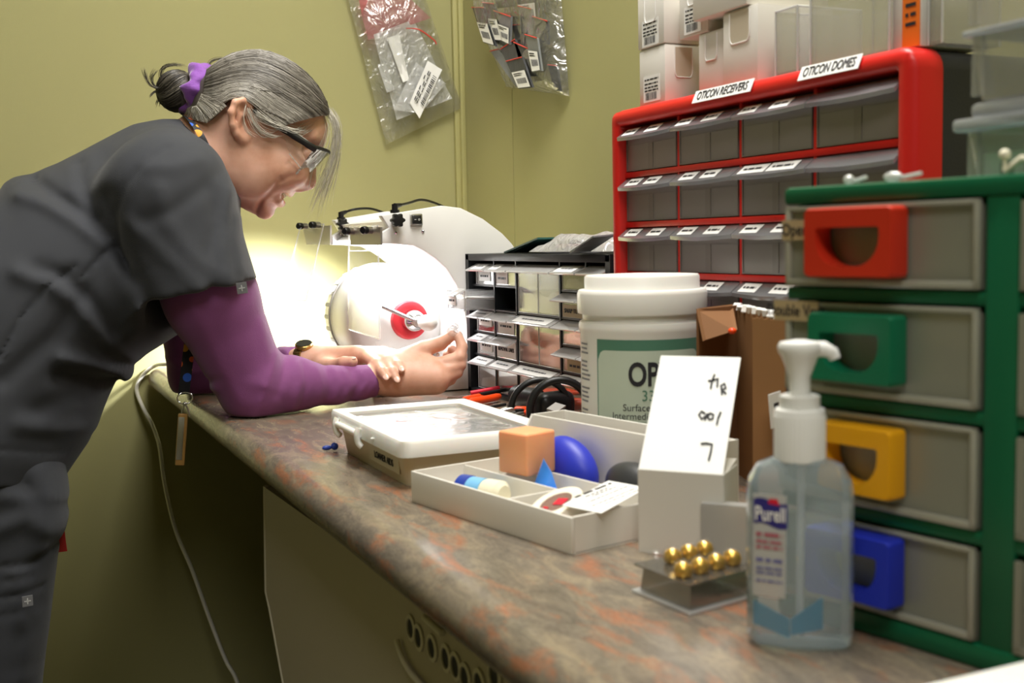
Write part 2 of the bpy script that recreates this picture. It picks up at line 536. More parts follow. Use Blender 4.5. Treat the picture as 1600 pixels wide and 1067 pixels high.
for p in holes:
    if h0 is None:
        b = B(); b.lathe([(.0125, 0), (.0125, .0015), (.009, .002), (.009, -.002)], (0, 0, 0), (0, 1, 0), 20, caps=False); b.poly([(.0092*math.cos(t*math.pi/10), .0004, .0092*math.sin(t*math.pi/10)) for t in range(20)])
        h0 = b.build('vent_hole', ['creamedge', 'dark'], ct, 40, world=False)
        h0.data.polygons[-1].material_index = 1
        h = h0
    else:
        h = h0.copy(); COL.objects.link(h); h.parent = ct
    h.location = Vector(p)-ORG[ct.name]

# cream box whose rim crosses the bottom right corner
q = (0.3674, 0.5239, 0.822)
sb = thing('storage_box', 'plain cream box rim in the bottom right corner, before the green drawers', 'box', (q[0]-.1, .52, H))
b = B(); b.span(q[0]-.2, q[0], .44, .60, H, .815, .004); b.build('body', 'box', sb, 40, world=True)
b = B(); b.span(q[0]-.203, q[0]+.001, .437, .603, .812, .822, .003); b.build('lid', 'lid', sb, 40, world=True)

# white power cord over the far counter corner
b = B()
cpts = [(2.255, 0.5086, 0.8052), (2.26, 0.5858, 0.7995), (2.365, 0.5967, 0.7882), (2.378, 0.6155, 0.7765), (2.383, 0.6293, 0.7601), (2.385, 0.6367, 0.7434), (2.382, 0.6348, 0.7241), (2.375, 0.6246, 0.6954), (2.368, 0.6141, 0.6733), (2.362, 0.6061, 0.6473), (2.346, 0.6019, 0.6193), (2.336, 0.5966, 0.5446), (2.321, 0.5816, 0.4544), (2.292, 0.558, 0.3796), (2.262, 0.5353, 0.2928), (2.232, 0.5106, 0.2067), (2.208, 0.492, 0.1594), (2.163, 0.4712, 0.0289)]
b.tube(smooth_path(cpts, 6), .0052, 10, flat=.75)
o = b.build('power_cord', 'cord', None, 60)
tag(recenter(o), 'white power cord looping over the far counter corner down the wall', 'cord')

# ================================================================ polishing machine
pm = thing('polishing_machine', 'white bench polishing lathe with arched light hood and clear shields', 'machine', (1.86, .2, H))
outer = [(0.3338, 1.037), (0.3177, 1.047), (0.3297, 1.066), (0.2828, 1.073), (0.2283, 1.081), (0.1952, 1.077), (0.1562, 1.059), (0.1224, 1.035), (0.1053, 1.018), (0.0769, 0.9755), (0.0604, 0.9106), (0.0549, 0.8238), (0.0535, 0.7737), (0.1949, 0.7817), (0.3514, 0.7788)]
inner = [(0.3508, 0.7981), (0.2248, 0.7986), (0.1997, 0.8137), (0.1896, 0.8531), (0.1888, 0.8846), (0.1937, 0.9162), (0.2051, 0.9521), (0.2222, 0.9805), (0.2416, 0.9975), (0.2609, 1.01), (0.2769, 1.018), (0.3057, 1.021), (0.3343, 1.022)]
outer = [(p[0], max(p[1], H+.0015)) for p in outer]; inner = [(p[0], max(p[1], H+.0015)) for p in inner]
b = B(); b.prism(outer+inner, 'x', 1.71, 1.728, .0018); b.build('front_plate', 'wmetal', pm, 40, world=True)
cy, cz = .2, .9
def ins(p, k): return (cy+(p[0]-cy)*k, cz+(p[1]-cz)*k)
body = [ins(p, .945) for p in outer[:13]]+[(outer[13][0], H+.002), (outer[14][0]-.02, H+.002), (outer[14][0]-.02, H+.02)]+[ins(p, 1.03) for p in inner[1:-1]]+[(inner[-1][0]-.02, inner[-1][1]+.004)]
b = B(); b.prism(body, 'x', 1.7285, 1.98); b.build('hood_body', 'wmetal', pm, 40, world=True)
b = B(); b.prism(outer+inner, 'x', 1.9805, 2.0, .0018); b.build('rear_plate', 'wmetal', pm, 40, world=True)
b = B(); b.span(1.735, 2.24, .0, .335, H+.0005, H+.016, .004); b.span(2.01, 2.26, .18, .375, H+.001, H+.022, .006); b.build('base_pan', 'wmetal', pm, 40, world=True)
AX = Vector((0, .249, .892))
b = B()
b.lathe([(.05, 0), (.082, .004), (.091, .014), (.091, .05), (.0935, .054), (.094, .15), (.0915, .17), (.082, .192), (.062, .208), (.032, .218), (.01, .22)], (2.04, AX.y, AX.z), (-1, 0, 0), 56)
b.build('motor', 'wmetal', pm, 50, world=True)
b = B()
for k in range(26):
    a = k*math.pi*2/26
    c = Vector((2.012, AX.y+.0905*math.cos(a), AX.z+.0905*math.sin(a)))
    b.box(c, (.026, .004, .007), Matrix.Rotation(a, 3, 'X'))
b.build('vent_slots', 'grey', pm, 0, world=True)
b = B(); b.lathe([(.0945, 0), (.0965, .002), (.0965, .007), (.0945, .009)], (1.987, AX.y, AX.z), (-1, 0, 0), 56, caps=False); b.build('motor_band', 'grey', pm, 40, world=True)
b = B(); b.prism([(.30, H+.015), (.19, H+.015), (.215, .86), (.285, .86)], 'x', 1.84, 1.99, .006); b.build('pedestal', 'wmetal', pm, 40, world=True)
b = B(); b.lathe([(.036, 0), (.036, .006), (.033, .008)], (1.834, AX.y, AX.z), (-1, 0, 0), 40); b.build('collar_plate', 'wmetal', pm, 40, world=True)
b = B(); b.lathe([(.0325, 0), (.0335, .004), (.031, .011), (.025, .0135), (.018, .012)], (1.826, AX.y, AX.z), (-1, 0, 0), 40); b.build('red_collar', 'redrub', pm, 40, world=True, label='red rubber collar')
b = B(); b.lathe([(.016, 0), (.018, .006), (.018, .022), (.015, .03), (.011, .036)], (1.814, AX.y, AX.z), (-1, 0, 0), 32); b.build('chuck', 'chrome', pm, 40, world=True)
b = B(); b.lathe([(.0085, 0), (.0095, .004), (.0095, .02), (.008, .024)], (1.78, AX.y, AX.z), (-1, 0, 0), 24); b.build('spindle', 'steel', pm, 40, world=True)
b = B(); b.lathe([(.008, 0), (.011, .006), (.0135, .02), (.0125, .034), (.009, .046), (.003, .05)], (1.757, AX.y, AX.z), (-1, 0, 0), 28); b.build('polishing_tip', 'white', pm, 50, world=True, label='rounded white polishing tip')
b = B(); b.cyl((1.778, 0.255, 0.8934), (1.816, 0.2974, 0.917), .0036, seg=14); b.build('steel_rod', 'chrome', pm, 40, world=True)
b = B(); b.lathe([(.02, 0), (.058, .001), (.06, .008), (.06, .018), (.058, .025), (.02, .026)], (2.075, AX.y+.008, AX.z), (-1, 0, 0), 40); b.build('buff_wheel', 'ivory', pm, 40, world=True, label='cream buff wheel')
# light strips under the hood lip
for x0, x1 in ((1.735, 1.975),):
    b = B(); b.span(x0, x1, .276, .306, 1.0105, 1.0108); b.build('light_strip', 'led', pm, 0, world=True, label='bright white light strip')
area('hood_lamp', (1.86, .29, 1.004), (1.86, .285, .70), .23, .04, .95, (.97, .98, 1))
area('hood_lamp_rear', (2.012, .30, 1.012), (2.39, .40, .70), .05, .05, 5.2, (.97, .98, 1), R(88))
# shields
def shield(cs, name='splash_shield'):
    b = B(); b.quadslab(*cs, .003); o = b.build(name, 'acryl', pm, 0, world=True, label='clear splash shield')
    b = B()
    c = [Vector(p) for p in cs]
    for p, q in zip(c, c[1:]+c[:1]): b.tube([p, q], .0013, 6)
    e = b.build('shield_edge', 'acryledge', o, 40)
    for v in e.data.vertices: v.co -= ORG[pm.name]
    return o
shield(((1.859, 0.339, 1.052), (1.702, 0.339, 1.05), (1.707, 0.339, 0.8719), (1.883, 0.339, 0.8773)))
shield(((2.093, 0.362, 1.06), (1.932, 0.362, 1.058), (1.925, 0.4, 0.9265), (2.107, 0.4, 0.9196)))
for cs in (((1.801, 0.352, 1.048), (1.644, 0.352, 1.047), (1.646, 0.352, 1.02), (1.804, 0.352, 1.021)), ((2.09, 0.358, 1.057), (1.901, 0.358, 1.055), (1.906, 0.358, 1.022), (2.066, 0.358, 1.024))):
    b = B(); b.quadslab(*cs, .003); b.build('shield_bracket', 'bracket', pm, 30, world=True, label='brushed metal shield bracket')
td = Vector((-.55, .8, 0)).normalized()
for p in ((1.786, 0.3545, 1.043), (1.687, 0.3545, 1.043), (2.047, 0.364, 1.057), (1.958, 0.364, 1.057)):
    b = B(); b.cyl(p, Vector(p)+td*.012, .0058, seg=18); b.build('shield_spacer', 'steel', pm, 40, world=True)
    b = B(); q = Vector(p)+td*.012
    b.lathe([(.0054, 0), (.0062, .001), (.0062, .008), (.005, .0095)], q, td, 18); b.build('thumb_screw', 'black', pm, 40, world=True)
for c in (Vector((1.709, 0.3081, 1.058)), Vector((1.98, 0.3184, 1.058))):
    b = B()
    pts = []
    for k in range(60):
        a = k*math.pi*2/60; r = .0098+.0016*math.cos(6*a)
        pts.append((c.y+r*math.cos(a), c.z+r*math.sin(a)))
    b.prism(pts, 'x', c.x-.02, c.x-.006, .0015); b.cyl(c-Vector((.007, 0, 0)), c, .006, seg=16)
    b.build('star_knob', 'black', pm, 45, world=True)
c = Vector((1.709, 0.2728, 1.059))
b = B(); b.box(c-Vector((.001, 0, 0)), (.004, .021, .019), None, .002); b.build('switch_bezel', 'steel', pm, 40, world=True)
b = B(); b.box(c-Vector((.004, 0, 0)), (.005, .015, .0135), Matrix.Rotation(.12, 3, 'Y'), .001); sw = b.build('rocker_switch', 'black', pm, 40, world=True)
b = B(); b.box(c-Vector((.0070, -.0035, 0)), (.0006, .003, .0008)); b.lathe([(.0016, 0), (.0016, .0004), (.0011, .0004), (.0011, 0)], c-Vector((.0068, .0028, 0)), (-1, 0, 0), 14, caps=False)
e = b.build('switch_marks', 'white', sw, 0)
for v in e.data.vertices: v.co -= ORG[pm.name]
for p in ((1.71, 0.3064, 1.039), (1.71, 0.2613, 1.04), (1.98, 0.3178, 1.04)):
    b = B(); b.lathe([(.0026, 0), (.0026, .001), (.0014, .0022)], p, (-1, 0, 0), 12); b.build('screw', 'chrome', pm, 40, world=True)
for base, path in (((1.72, 0.3039, 1.074), ((1.72, 0.3037, 1.081), (1.73, 0.2906, 1.083), (1.772, 0.2605, 1.088), (1.821, 0.2222, 1.095), (1.867, 0.1793, 1.091), (1.903, 0.139, 1.081))),
                   ((1.985, 0.3153, 1.07), ((1.985, 0.3151, 1.077), (1.99, 0.304, 1.081), (1.983, 0.2893, 1.085), (2.011, 0.2529, 1.087), (2.038, 0.217, 1.08)))):
    b = B(); p0 = Vector(base)
    b.cyl(p0-Vector((0, 0, .004)), p0+Vector((0, 0, .001)), .0075, seg=16)
    b.cyl(p0, Vector(path[0])+Vector((0, 0, .003)), .005, seg=14)
    b.cyl(path[0], path[1], .0046, .003, 14)
    pl = b.build('power_plug', 'black', pm, 40, world=True)
    b = B(); b.tube(smooth_path(path[1:], 6), .0022, 8); b.build('cable', 'black', pm, 60, world=True)

# ================================================================ red framed drawer cabinet
X0, X1, YF, ZT = .724, 1.232, .19, 1.177
rc = thing('drawer_cabinet', 'tall red framed parts cabinet with smoky drawers and black sides', 'cabinet', (.978, .11, H))
def rrect(x0, x1, z0, z1, r, n=5):
    pts = []
    for cx, cz_, a0 in ((x1-r, z1-r, 0), (x0+r, z1-r, 90), (x0+r, z0+r, 180), (x1-r, z0+r, 270)):
        for k in range(n+1):
            a = R(a0+90*k/n); pts.append((cx+r*math.cos(a), cz_+r*math.sin(a)))
    return pts
b = B(); b.prism(rrect(X0+.002, X1-.002, H, ZT-.002, .018), 'y', .03, YF-.03, .004); b.build('shell', 'blackmat', rc, 40, world=True, label='charcoal plastic shell')
b = B()
o_ = rrect(X0, X1, H, ZT, .02); i_ = rrect(X0+.02, X1-.02, H+.018, ZT-.0185, .004)
n = len(o_)
vs = []; fs = []
def ring(pts, y): return [(p[0], y, p[1]) for p in pts]
def sc(pts, d):
    out = []
    for p in pts:
        out.append((min(max(p[0], X0+d), X1-d), min(max(p[1], H+d), ZT-d)))
    return out
layers = [ring(o_, YF-.032), ring(o_, YF-.008), ring(sc(o_, .0025), YF-.0025), ring(sc(o_, .008), YF), ring([(p[0]+(.003 if p[0] > 1 else -.003), p[1]+(.003 if p[1] > 1 else -.003)) for p in i_], YF), ring(i_, YF-.003), ring(i_, YF-.03)]
for L_ in layers: vs += L_
for k in range(len(layers)-1):
    for i in range(n):
        fs.append((k*n+i, k*n+(i+1) % n, (k+1)*n+(i+1) % n, (k+1)*n+i))
b.mesh(vs, fs)
b.build('front_frame', 'red', rc, 50, world=True, label='red rounded front frame')
cx0, cx1, rz0, rz1 = X0+.02, X1-.02, H+.018, ZT-.0185
cw = (cx1-cx0)/4; rh = (rz1-rz0)/6
for k in range(1, 6):
    b = B(); b.span(cx0, cx1, YF-.1, YF-.010, rz0+k*rh-.0035, rz0+k*rh+.0035, .001); b.build('shelf_rail', 'red', rc, 30, world=True)
for k in range(1, 4):
    b = B(); b.span(cx0+k*cw-.0024, cx0+k*cw+.0024, YF-.1, YF-.011, rz0, rz1, .001); b.build('divider', 'red', rc, 30, world=True)
# one drawer in local coordinates: origin at front bottom left corner of its bay
dw, dh = cw-.007, rh-.009
def drawer_mesh():
    b = B()
    b.span(0, dw, -.115, -.0015, 0, .002); b.span(0, .0018, -.115, 0, 0, dh*.9); b.span(dw-.0018, dw, -.115, 0, 0, dh*.9); b.span(0, dw, -.117, -.115, 0, dh*.9)
    b.span(0, dw, -.0018, 0, 0, dh*.97, .0006)
    return b
proto = None
for row in range(6):
    for col in range(4):
        px, pz = cx1-(col+1)*cw+.0035, rz1-(row+1)*rh+.0045
        if proto is None:
            d = drawer_mesh().build('drawer', 'frost', rc, 0)
            b = B(); b.span(dw/2-.005, dw/2+.005, -.001, .0006, .001, dh*.62); b.span(0, dw, 0, .0008, dh*.60, dh*.615); b.span(0, .0016, 0, .0009, 0, dh*.9); b.span(dw-.0016, dw, 0, .0009, 0, dh*.9); b.span(0, dw, 0, .0009, 0, .0014)
            b.build('face_rib', 'frostrib', d, 0)
            b = B()
            nn = 8
            top = [(-.0025+(dw+.005)*i/nn, -.001, dh) for i in range(nn+1)]
            low = [(-.0025+(dw+.005)*i/nn, .0125+.004*math.sin(math.pi*i/nn), dh*.80-.002*math.sin(math.pi*i/nn)) for i in range(nn+1)]
            vv = top+low+[(x, y, z-.0016) for x, y, z in top]+[(x, y-.0006, z-.004) for x, y, z in low]
            m_ = nn+1; ff = []
            for i in range(nn):
                ff += [(i, i+1, m_+i+1, m_+i), (m_+i, m_+i+1, 3*m_+i+1, 3*m_+i), (2*m_+i, 3*m_+i, 3*m_+i+1, 2*m_+i+1)]
            ff += [(0, m_, 3*m_, 2*m_), (nn, 2*m_+nn, 3*m_+nn, m_+nn)]
            b.mesh(vv, ff); lipo = b.build('drawer_lip', 'lip', d, 30)
            proto = d
        else:
            d = copy_tree(proto, rc)
            for ch in list(d.children):
                if ch.name.startswith('drawer_label'): bpy.data.objects.remove(ch, do_unlink=True)
        d.location = Vector((px, YF-.011, pz))-ORG[rc.name]
        labs = 2
        if col == 3 and row < 2: labs = 0
        if row == 0 and col == 2: labs = 2
        for q in range(labs):
            wide = (row == 1 and col == 2)
            lw, lx = (.044, (.006, .053)[q]) if wide else (.029, (.010, .058)[q]+.003*((row*5+col*3+q) % 3-1))
            # labels sit on the sloping lip; x grows away from the camera, so place from the far end
            s0, s1 = .12, .86
            def lp(x, s): return Vector((x, -.001+.0145*s+.0008, dh+(dh*.80-dh-.001)*s+.0006))
            xa = dw-lx; xb = xa-lw
            b = B(); b.mesh([lp(xa, s0), lp(xb, s0), lp(xb, s1), lp(xa, s1)], [(0, 1, 2, 3)])
            fr = frame((lp(xa, s0)+lp(xb, s1))/2, Vector((-1, 0, 0)), lp(xa, s0)-lp(xa, s1))
            b.mi = 1; printlines(b, fr, -lw*.36, lw*.36, (.0,), .0028, row*9+col*2+q, .0005)
            b.build('drawer_label', ['paper', 'ink'], d, 0)
# lettered strips on the top of the frame
def strip(xa, xb, body, tilt=24):
    n_ = Vector((0, math.cos(R(tilt)), math.sin(R(tilt))))
    c = Vector(((xa+xb)/2, YF-.0075+.0078*n_.y, ZT-.0095+.0100*n_.z))
    fr = frame(c, (-1, 0, 0), Vector((0, -n_.z, n_.y)))
    b = B(fr); b.box((0, 0, .0006), (abs(xa-xb), .0145, .0008), None, .0002)
    o = b.build('title_strip', 'paper', rc, 20, world=True, label='white title strip reading '+body)
    t = text('lettering', body, .0135, fr @ Matrix.Translation((0, 0, .0013)), 'ink', o, fit=abs(xa-xb)*.86)
    for v in t.data.vertices: v.co -= ORG[rc.name]
strip((1.046, 0.19, 1.176)[0], (0.9423, 0.19, 1.175)[0], 'OTICON RECEIVERS')
strip((0.8693, 0.19, 1.174)[0], (0.7873, 0.19, 1.176)[0], 'OTICON DOMES')

# ================================================================ cartons and holders on top of the red cabinet
def carton(name, label, x0, x1, y0, y1, z0, z1, mats=('cardw', 'cardshade'), tab=None, lab=None, rz=0, group='white cartons on the red cabinet'):
    """x1 is the far end; the +y side and the -x end face the camera"""
    cx_, cy_ = (x0+x1)/2, (y0+y1)/2
    t = thing(name, label, 'box', (cx_, cy_, z0), R(rz), group)
    w, d, h = x1-x0, y1-y0, z1-z0
    b = B(); b.box((0, 0, h/2), (w, d, h), None, .0012); b.build('carton_body', mats[0], t, 30)
    b = B(); b.box((0, 0, h+.0003), (w*.98, d*.98, .001), None, .0003); b.build('lid_flap', mats[0], t, 30)
    if tab:
        side, wide, deep, opened = tab
        # thumb notch: a rounded flap outline under the lid edge
        fr = frame((-w/2-.0004, 0, h), (0, -1, 0), (0, 0, 1)) if side == '-x' else frame((0, d/2+.0004, h), (-1, 0, 0), (0, 0, 1))
        pts = [(-wide/2, -.002), (-wide/2, -deep*.75)]+[(-wide/2+wide*.16*(1-math.cos(a)), -deep*.75-deep*.25*math.sin(a)) for a in (.4, .8, 1.2, 1.57)]
        pts = pts+[(-x, y) for x, y in reversed(pts)]
        if opened:
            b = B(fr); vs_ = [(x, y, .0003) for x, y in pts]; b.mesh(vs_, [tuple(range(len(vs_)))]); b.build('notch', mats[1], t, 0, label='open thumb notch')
        b = B(fr); b.tube([(x, y, .0004) for x, y in pts], .0007, 6); b.build('notch_edge', 'paper', t, 40)
    if lab:
        fr = frame((0, d/2+.0005, 0), (-1, 0, 0), (0, 0, 1))
        for lx, lz, lw, lh in lab:
            b = B(fr); b.box((lx, lz, 0), (lw, lh, .0004)); b.mi = 1
            I4 = Matrix.Identity(4)
            printlines(b, I4, lx-lw*.42, lx+lw*.42, [lz+lh*.36, lz+lh*.2, lz+lh*.06, lz-lh*.06], lh*.06, int(x0*1000), .0004)
            barcode(b, I4, lx-lw*.36, lx+lw*.30, lz-lh*.42, lz-lh*.14, int(x0*1000), .0004)
            b.build('address_label', ['paper', 'ink'], t, 0)
    return t
zt = ZT+.0005
ya = .178
xa0, xa1 = (1.123, 0.178, 1.212)[0], (1.179, 0.178, 1.213)[0]
hA = .064
carton('small_carton', 'lowest barcoded white carton at the far end of the red cabinet', xa0, xa1, ya-.05, ya, zt, zt+hA, tab=('-x', .024, .036, True), lab=[(0, .018, .036, .03)])
carton('small_carton', 'barcoded white carton stacked highest at the far end of the red cabinet', xa0, xa1+.001, ya-.05, ya+.001, zt+hA+.002, zt+2*hA, tab=('+y', .024, .034, False), lab=[(0, .016, .036, .03)])
xb0, xb1 = (1.025, 0.165, 1.212)[0], (1.074, 0.165, 1.213)[0]
carton('small_carton', 'cream carton with closed thumb flap, between notched carton and barcode carton', xb0, xb1, .105, .165, zt, zt+.066, tab=('+y', .022, .03, False))
xc0, xc1 = (0.9579, 0.172, 1.208)[0], (1.018, 0.172, 1.211)[0]
hc = .078
carton('medium_carton', 'wide white carton with large open thumb notch, under the top carton', xc0, xc1, .075, .172, zt, zt+hc, tab=('+y', .034, .034, True))
xd0, xd1 = (0.9716, 0.176, 1.255)[0], (1.069, 0.176, 1.267)[0]
carton('medium_carton', 'large white carton on top, cut off by the upper frame edge', xd0, xd1, .07, .176, zt+hc+.002, zt+hc+.075)
carton('small_carton', 'white barcode carton behind, tucked under the top white carton', xa0-.068, xa0-.012, ya-.055, ya-.012, zt+.0675, zt+.0675+hA, tab=('+y', .02, .03, False), lab=[(0, .018, .034, .03)])

def open_box(b, x0, x1, y0, y1, z0, z1, th, floor=True):
    b.span(x0, x1, y0, y0+th, z0, z1); b.span(x0, x1, y1-th, y1, z0, z1)
    b.span(x0, x0+th, y0, y1, z0, z1); b.span(x1-th, x1, y0, y1, z0, z1)
    if floor: b.span(x0, x1, y0, y1, z0, z0+th)
def holder(label, x0, x1, y0, y1, z1):
    t = thing('clear_holder', label, 'holder', ((x0+x1)/2, (y0+y1)/2, zt), 0, 'clear holders on the red cabinet')
    b = B(); open_box(b, x0, x1, y0, y1, zt, z1, .0025); b.build('holder_body', 'clear', t, 0, world=True)
    b = B()
    for x in (x0, x1):
        for y in (y0, y1): b.tube([(x, y, zt), (x, y, z1)], .0012, 6)
    c = [(x0, y0, z1), (x1, y0, z1), (x1, y1, z1), (x0, y1, z1)]
    for p, q in zip(c, c[1:]+c[:1]): b.tube([p, q], .0012, 6)
    b.build('holder_edge', 'clearedge', t, 40, world=True)
holder('low clear plastic holder beside the notched white carton', (0.8881, 0.178, 1.203)[0], (0.9212, 0.178, 1.202)[0], .10, .178, zt+.062)
holder('tall clear plastic holder above the word DOMES', (0.7659, 0.176, 1.188)[0]+.002, (0.8755, 0.176, 1.201)[0]-.004, .10, .176, zt+.074)
gx0, gx1 = (0.7366, 0.17, 1.194)[0], (0.7709, 0.17, 1.195)[0]
t = thing('battery_box', 'grey carton with orange side label on the near cabinet corner', 'box', ((gx0+gx1)/2, .13, zt))
b = B(); b.span(gx0, gx1, .10, .17, zt, zt+.10, .001); b.build('carton_body', 'grey' if False else 'cardw', t, 30, world=True)
b = B(); b.span(gx0+.0015, gx0+.0215, .1702, .1708, zt+.001, zt+.0995); b.mi = 1
fr = frame((gx0+.0115, .1709, zt+.05), (-1, 0, 0), (0, 0, 1)); printlines(b, fr, -.006, .006, [.03, .02, .012, .004, -.004, -.014, -.022, -.03], .003, 5)
b.build('side_label', ['orangelab', 'ink'], t, 0, world=True, label='orange printed side label')
holder('small clear sleeve at the near end beside the orange label', gx0-.018, gx0-.003, .10, .165, zt+.045)

# ================================================================ black drawer cabinet
bc = thing('drawer_cabinet', 'low black parts cabinet with clear labelled drawers beside the polishing machine', 'cabinet', (1.47, .11, H))
bx0, bx1, bz1 = 1.2345, 1.7085, 1.003
b = B()
b.span(bx0, bx1, .035, .19, bz1-.011, bz1, .0015)
b.span(bx0, bx1, .035, .19, H, H+.006); b.span(bx1-.012, bx1, .035, .19, H, bz1); b.span(bx0, bx0+.012, .035, .19, H, bz1); b.span(bx0, bx1, .035, .04, H, bz1)
b.build('shell', 'blackcab', bc, 30, world=True)
cols = [(1.612, 1.684), (1.531, 1.607), (1.388, 1.525), (1.312, 1.382), (1.247, 1.307)]
rows = [(.9535, .9895), (.916, .9525), (.879, .915), (.842, .878), (.787, .841)]
for x in (1.6085, 1.528, 1.385, 1.3095):
    b = B(); b.span(x-.0018, x+.0018, .04, .184, H, bz1-.01); b.build('upright_divider', 'blackcab', bc, 0, world=True)
for z in (.953, .9155, .8785, .8415):
    spans = [(1.529, bx1-.012), (bx0+.012, 1.386)]+([(1.386, 1.529)] if z in (.9155, .8415) else [])
    for xa, xb in spans:
        b = B(); b.span(xa, xb, .04, .183, z-.0014, z+.0014); b.build('shelf', 'blackcab', bc, 0, world=True)
def small_drawer(x0, x1, z0, z1, out=0, lipz=None, front=None, lettering=None, lipcol=True, fill=None, mid=False, seed=0):
    y1 = .182+out
    b = B(); open_box(b, x0+.002, x1-.002, .06+out, y1, z0+.001, z1-.006, .0016)
    d = b.build('drawer', 'clear', bc, 0, world=True)
    b = B()
    for p, q in (((x0+.002, y1, z0+.001), (x1-.002, y1, z0+.001)), ((x0+.002, y1, z0+.001), (x0+.002, y1, z1-.006)), ((x1-.002, y1, z0+.001), (x1-.002, y1, z1-.006))): b.tube([p, q], .0009, 6)
    if mid: b.tube([((x0+x1)/2, y1, z0+.001), ((x0+x1)/2, y1, z1-.004)], .0011, 6)
    e = b.build('drawer_edge', 'clearedge', d, 40); sh(e)
    lp = [(x0-.0005, y1-.002, z1-.003), (x1+.0005, y1-.002, z1-.003), (x1+.0005, y1+.018, z1-.0125), (x0-.0005, y1+.018, z1-.0125)]
    b = B(); b.quadslab(*lp, .0018); b.tube([lp[2], lp[3]], .0015, 6); e = b.build('drawer_lip', 'clearedge', d, 0); sh(e)
    P_ = [Vector(p)+Vector((0, .0006, .0013)) for p in lp]
    def on(u, v): return P_[1].lerp(P_[0], u).lerp(P_[2].lerp(P_[3], u), v)
    if lipcol:
        u0, u1 = lipcol if isinstance(lipcol, tuple) else (.06, .94)
        b = B(); b.mesh([on(u0, .12), on(u1, .12), on(u1, .9), on(u0, .9)], [(0, 1, 2, 3)])
        fr = frame((on(u0, .5)+on(u1, .5))/2, on(1, .5)-on(0, .5), on(.5, 0)-on(.5, 1))
        w_ = (on(u1, .5)-on(u0, .5)).length
        b.mi = 1; printlines(b, fr, -w_*.32, w_*.3, (.0005,), .0028, seed, .0005)
        e = b.build('lip_label', ['paper', 'greyink'], d, 0); sh(e)
    if front:
        fx0, fx1, fz0, fz1, m_ = front
        a0, a1 = x1+(x0-x1)*fx0, x1+(x0-x1)*fx1
        zz0, zz1 = z0+(z1-z0)*fz0, z0+(z1-z0)*fz1
        b = B(); b.span(a1, a0, y1+.0004, y1+.0009, zz0, zz1)
        fr = frame(((a0+a1)/2, y1+.001, (zz0+zz1)/2), (-1, 0, 0), (0, 0, 1))
        if not lettering:
            b.mi = 1; printlines(b, fr, -(a0-a1)*.36, (a0-a1)*.36, (0,), .0032, seed+3, .0003)
        e = b.build('front_label', [m_, 'ink'], d, 0); sh(e)
        if lettering:
            t_ = text('lettering', lettering, .0085, fr @ Matrix.Translation((0, 0, .0004)), 'ink', d, fit=(a0-a1)*.84); sh(t_)
    if fill:
        m_, fh = fill
        b = B(); rnd = random.Random(seed)
        nx, ny = 9, 4
        vv = []
        for j in range(ny+1):
            for i in range(nx+1):
                vv.append((x0+.005+(x1-x0-.010)*i/nx, .07+out+(y1-.075-out)*j/ny, z0+.004+(z1-z0)*fh*(.7+.5*rnd.random())))
        ff = [(j*(nx+1)+i, j*(nx+1)+i+1, (j+1)*(nx+1)+i+1, (j+1)*(nx+1)+i) for j in range(ny) for i in range(nx)]
        k0 = len(vv)
        for i in range(nx+1): vv.append((x0+.005+(x1-x0-.010)*i/nx, y1-.003, z0+.003))
        ff += [(ny*(nx+1)+i, k0+i, k0+i+1, ny*(nx+1)+i+1) for i in range(nx)]
        b.mesh(vv, ff); e = b.build('contents', m_, d, 60); sh(e)
    return d
def sh(e):
    o = ORG[bc.name]
    for v in e.data.vertices: v.co -= o
small_drawer(*cols[0], *rows[0], front=(.2, .82, .18, .62, 'paper'), lipcol=(.2, .8), seed=1)
small_drawer(*cols[1], *rows[0], front=(.08, .62, .1, .58, 'paper'), lipcol=(.1, .5), seed=2)
small_drawer(*cols[0], *rows[1], out=.05, front=(.06, .5, .2, .62, 'paper'), lipcol=(.05, .7), fill=('paper', .4), seed=3)
small_drawer(*cols[0], *rows[2], front=(.15, .85, .28, .75, 'paper'), seed=4)
small_drawer(*cols[1], *rows[2], front=(.12, .88, .05, .72, 'paper'), lipcol=None, seed=5)
small_drawer(*cols[0], *rows[3], front=(.2, .85, .2, .7, 'paper'), lipcol=(.1, .7), seed=6)
small_drawer(*cols[1], *rows[3], front=(.04, .94, .08, .76, 'paper'), lettering='REMOVAL LINES', lipcol=None, seed=7)
small_drawer(cols[2][0], cols[2][1], rows[1][0], rows[0][1], lipcol=None, fill=('paper', .35), mid=True, seed=8)
small_drawer(cols[2][0], cols[2][1], rows[3][0], rows[2][1], lipcol=(.08, .9), fill=('pinkfoam', .36), mid=True, seed=9)
small_drawer(*cols[3], *rows[0], lipcol=(.08, .85), fill=('paper', .3), seed=10)
small_drawer(*cols[3], *rows[1], front=(.05, .95, .04, .5, 'tan'), lettering='SNAP TUBES', lipcol=None, seed=11)
small_drawer(*cols[3], *rows[2], lipcol=None, fill=('pinkfoam', .25), seed=12)
small_drawer(*cols[3], *rows[3], front=(.2, .95, .05, .5, 'tan'), lipcol=None, fill=('pinkfoam', .45), seed=13)
small_drawer(cols[4][0], cols[4][1], rows[0][0], rows[0][1], front=(.02, .95, .08, .48, 'tan'), lettering='REAMERS', lipcol=None, seed=14)
small_drawer(*cols[4], *rows[1], lipcol=None, seed=15)
small_drawer(*cols[4], *rows[2], lipcol=None, seed=16)
small_drawer(*cols[4], *rows[3], lipcol=None, seed=17)
small_drawer(*cols[0], *rows[4], seed=18, fill=('paper', .2)); small_drawer(*cols[1], *rows[4], seed=19)
small_drawer(*cols[2], *rows[4], seed=20, fill=('paper', .5)); small_drawer(*cols[3], *rows[4], seed=21); small_drawer(*cols[4], *rows[4], seed=22)

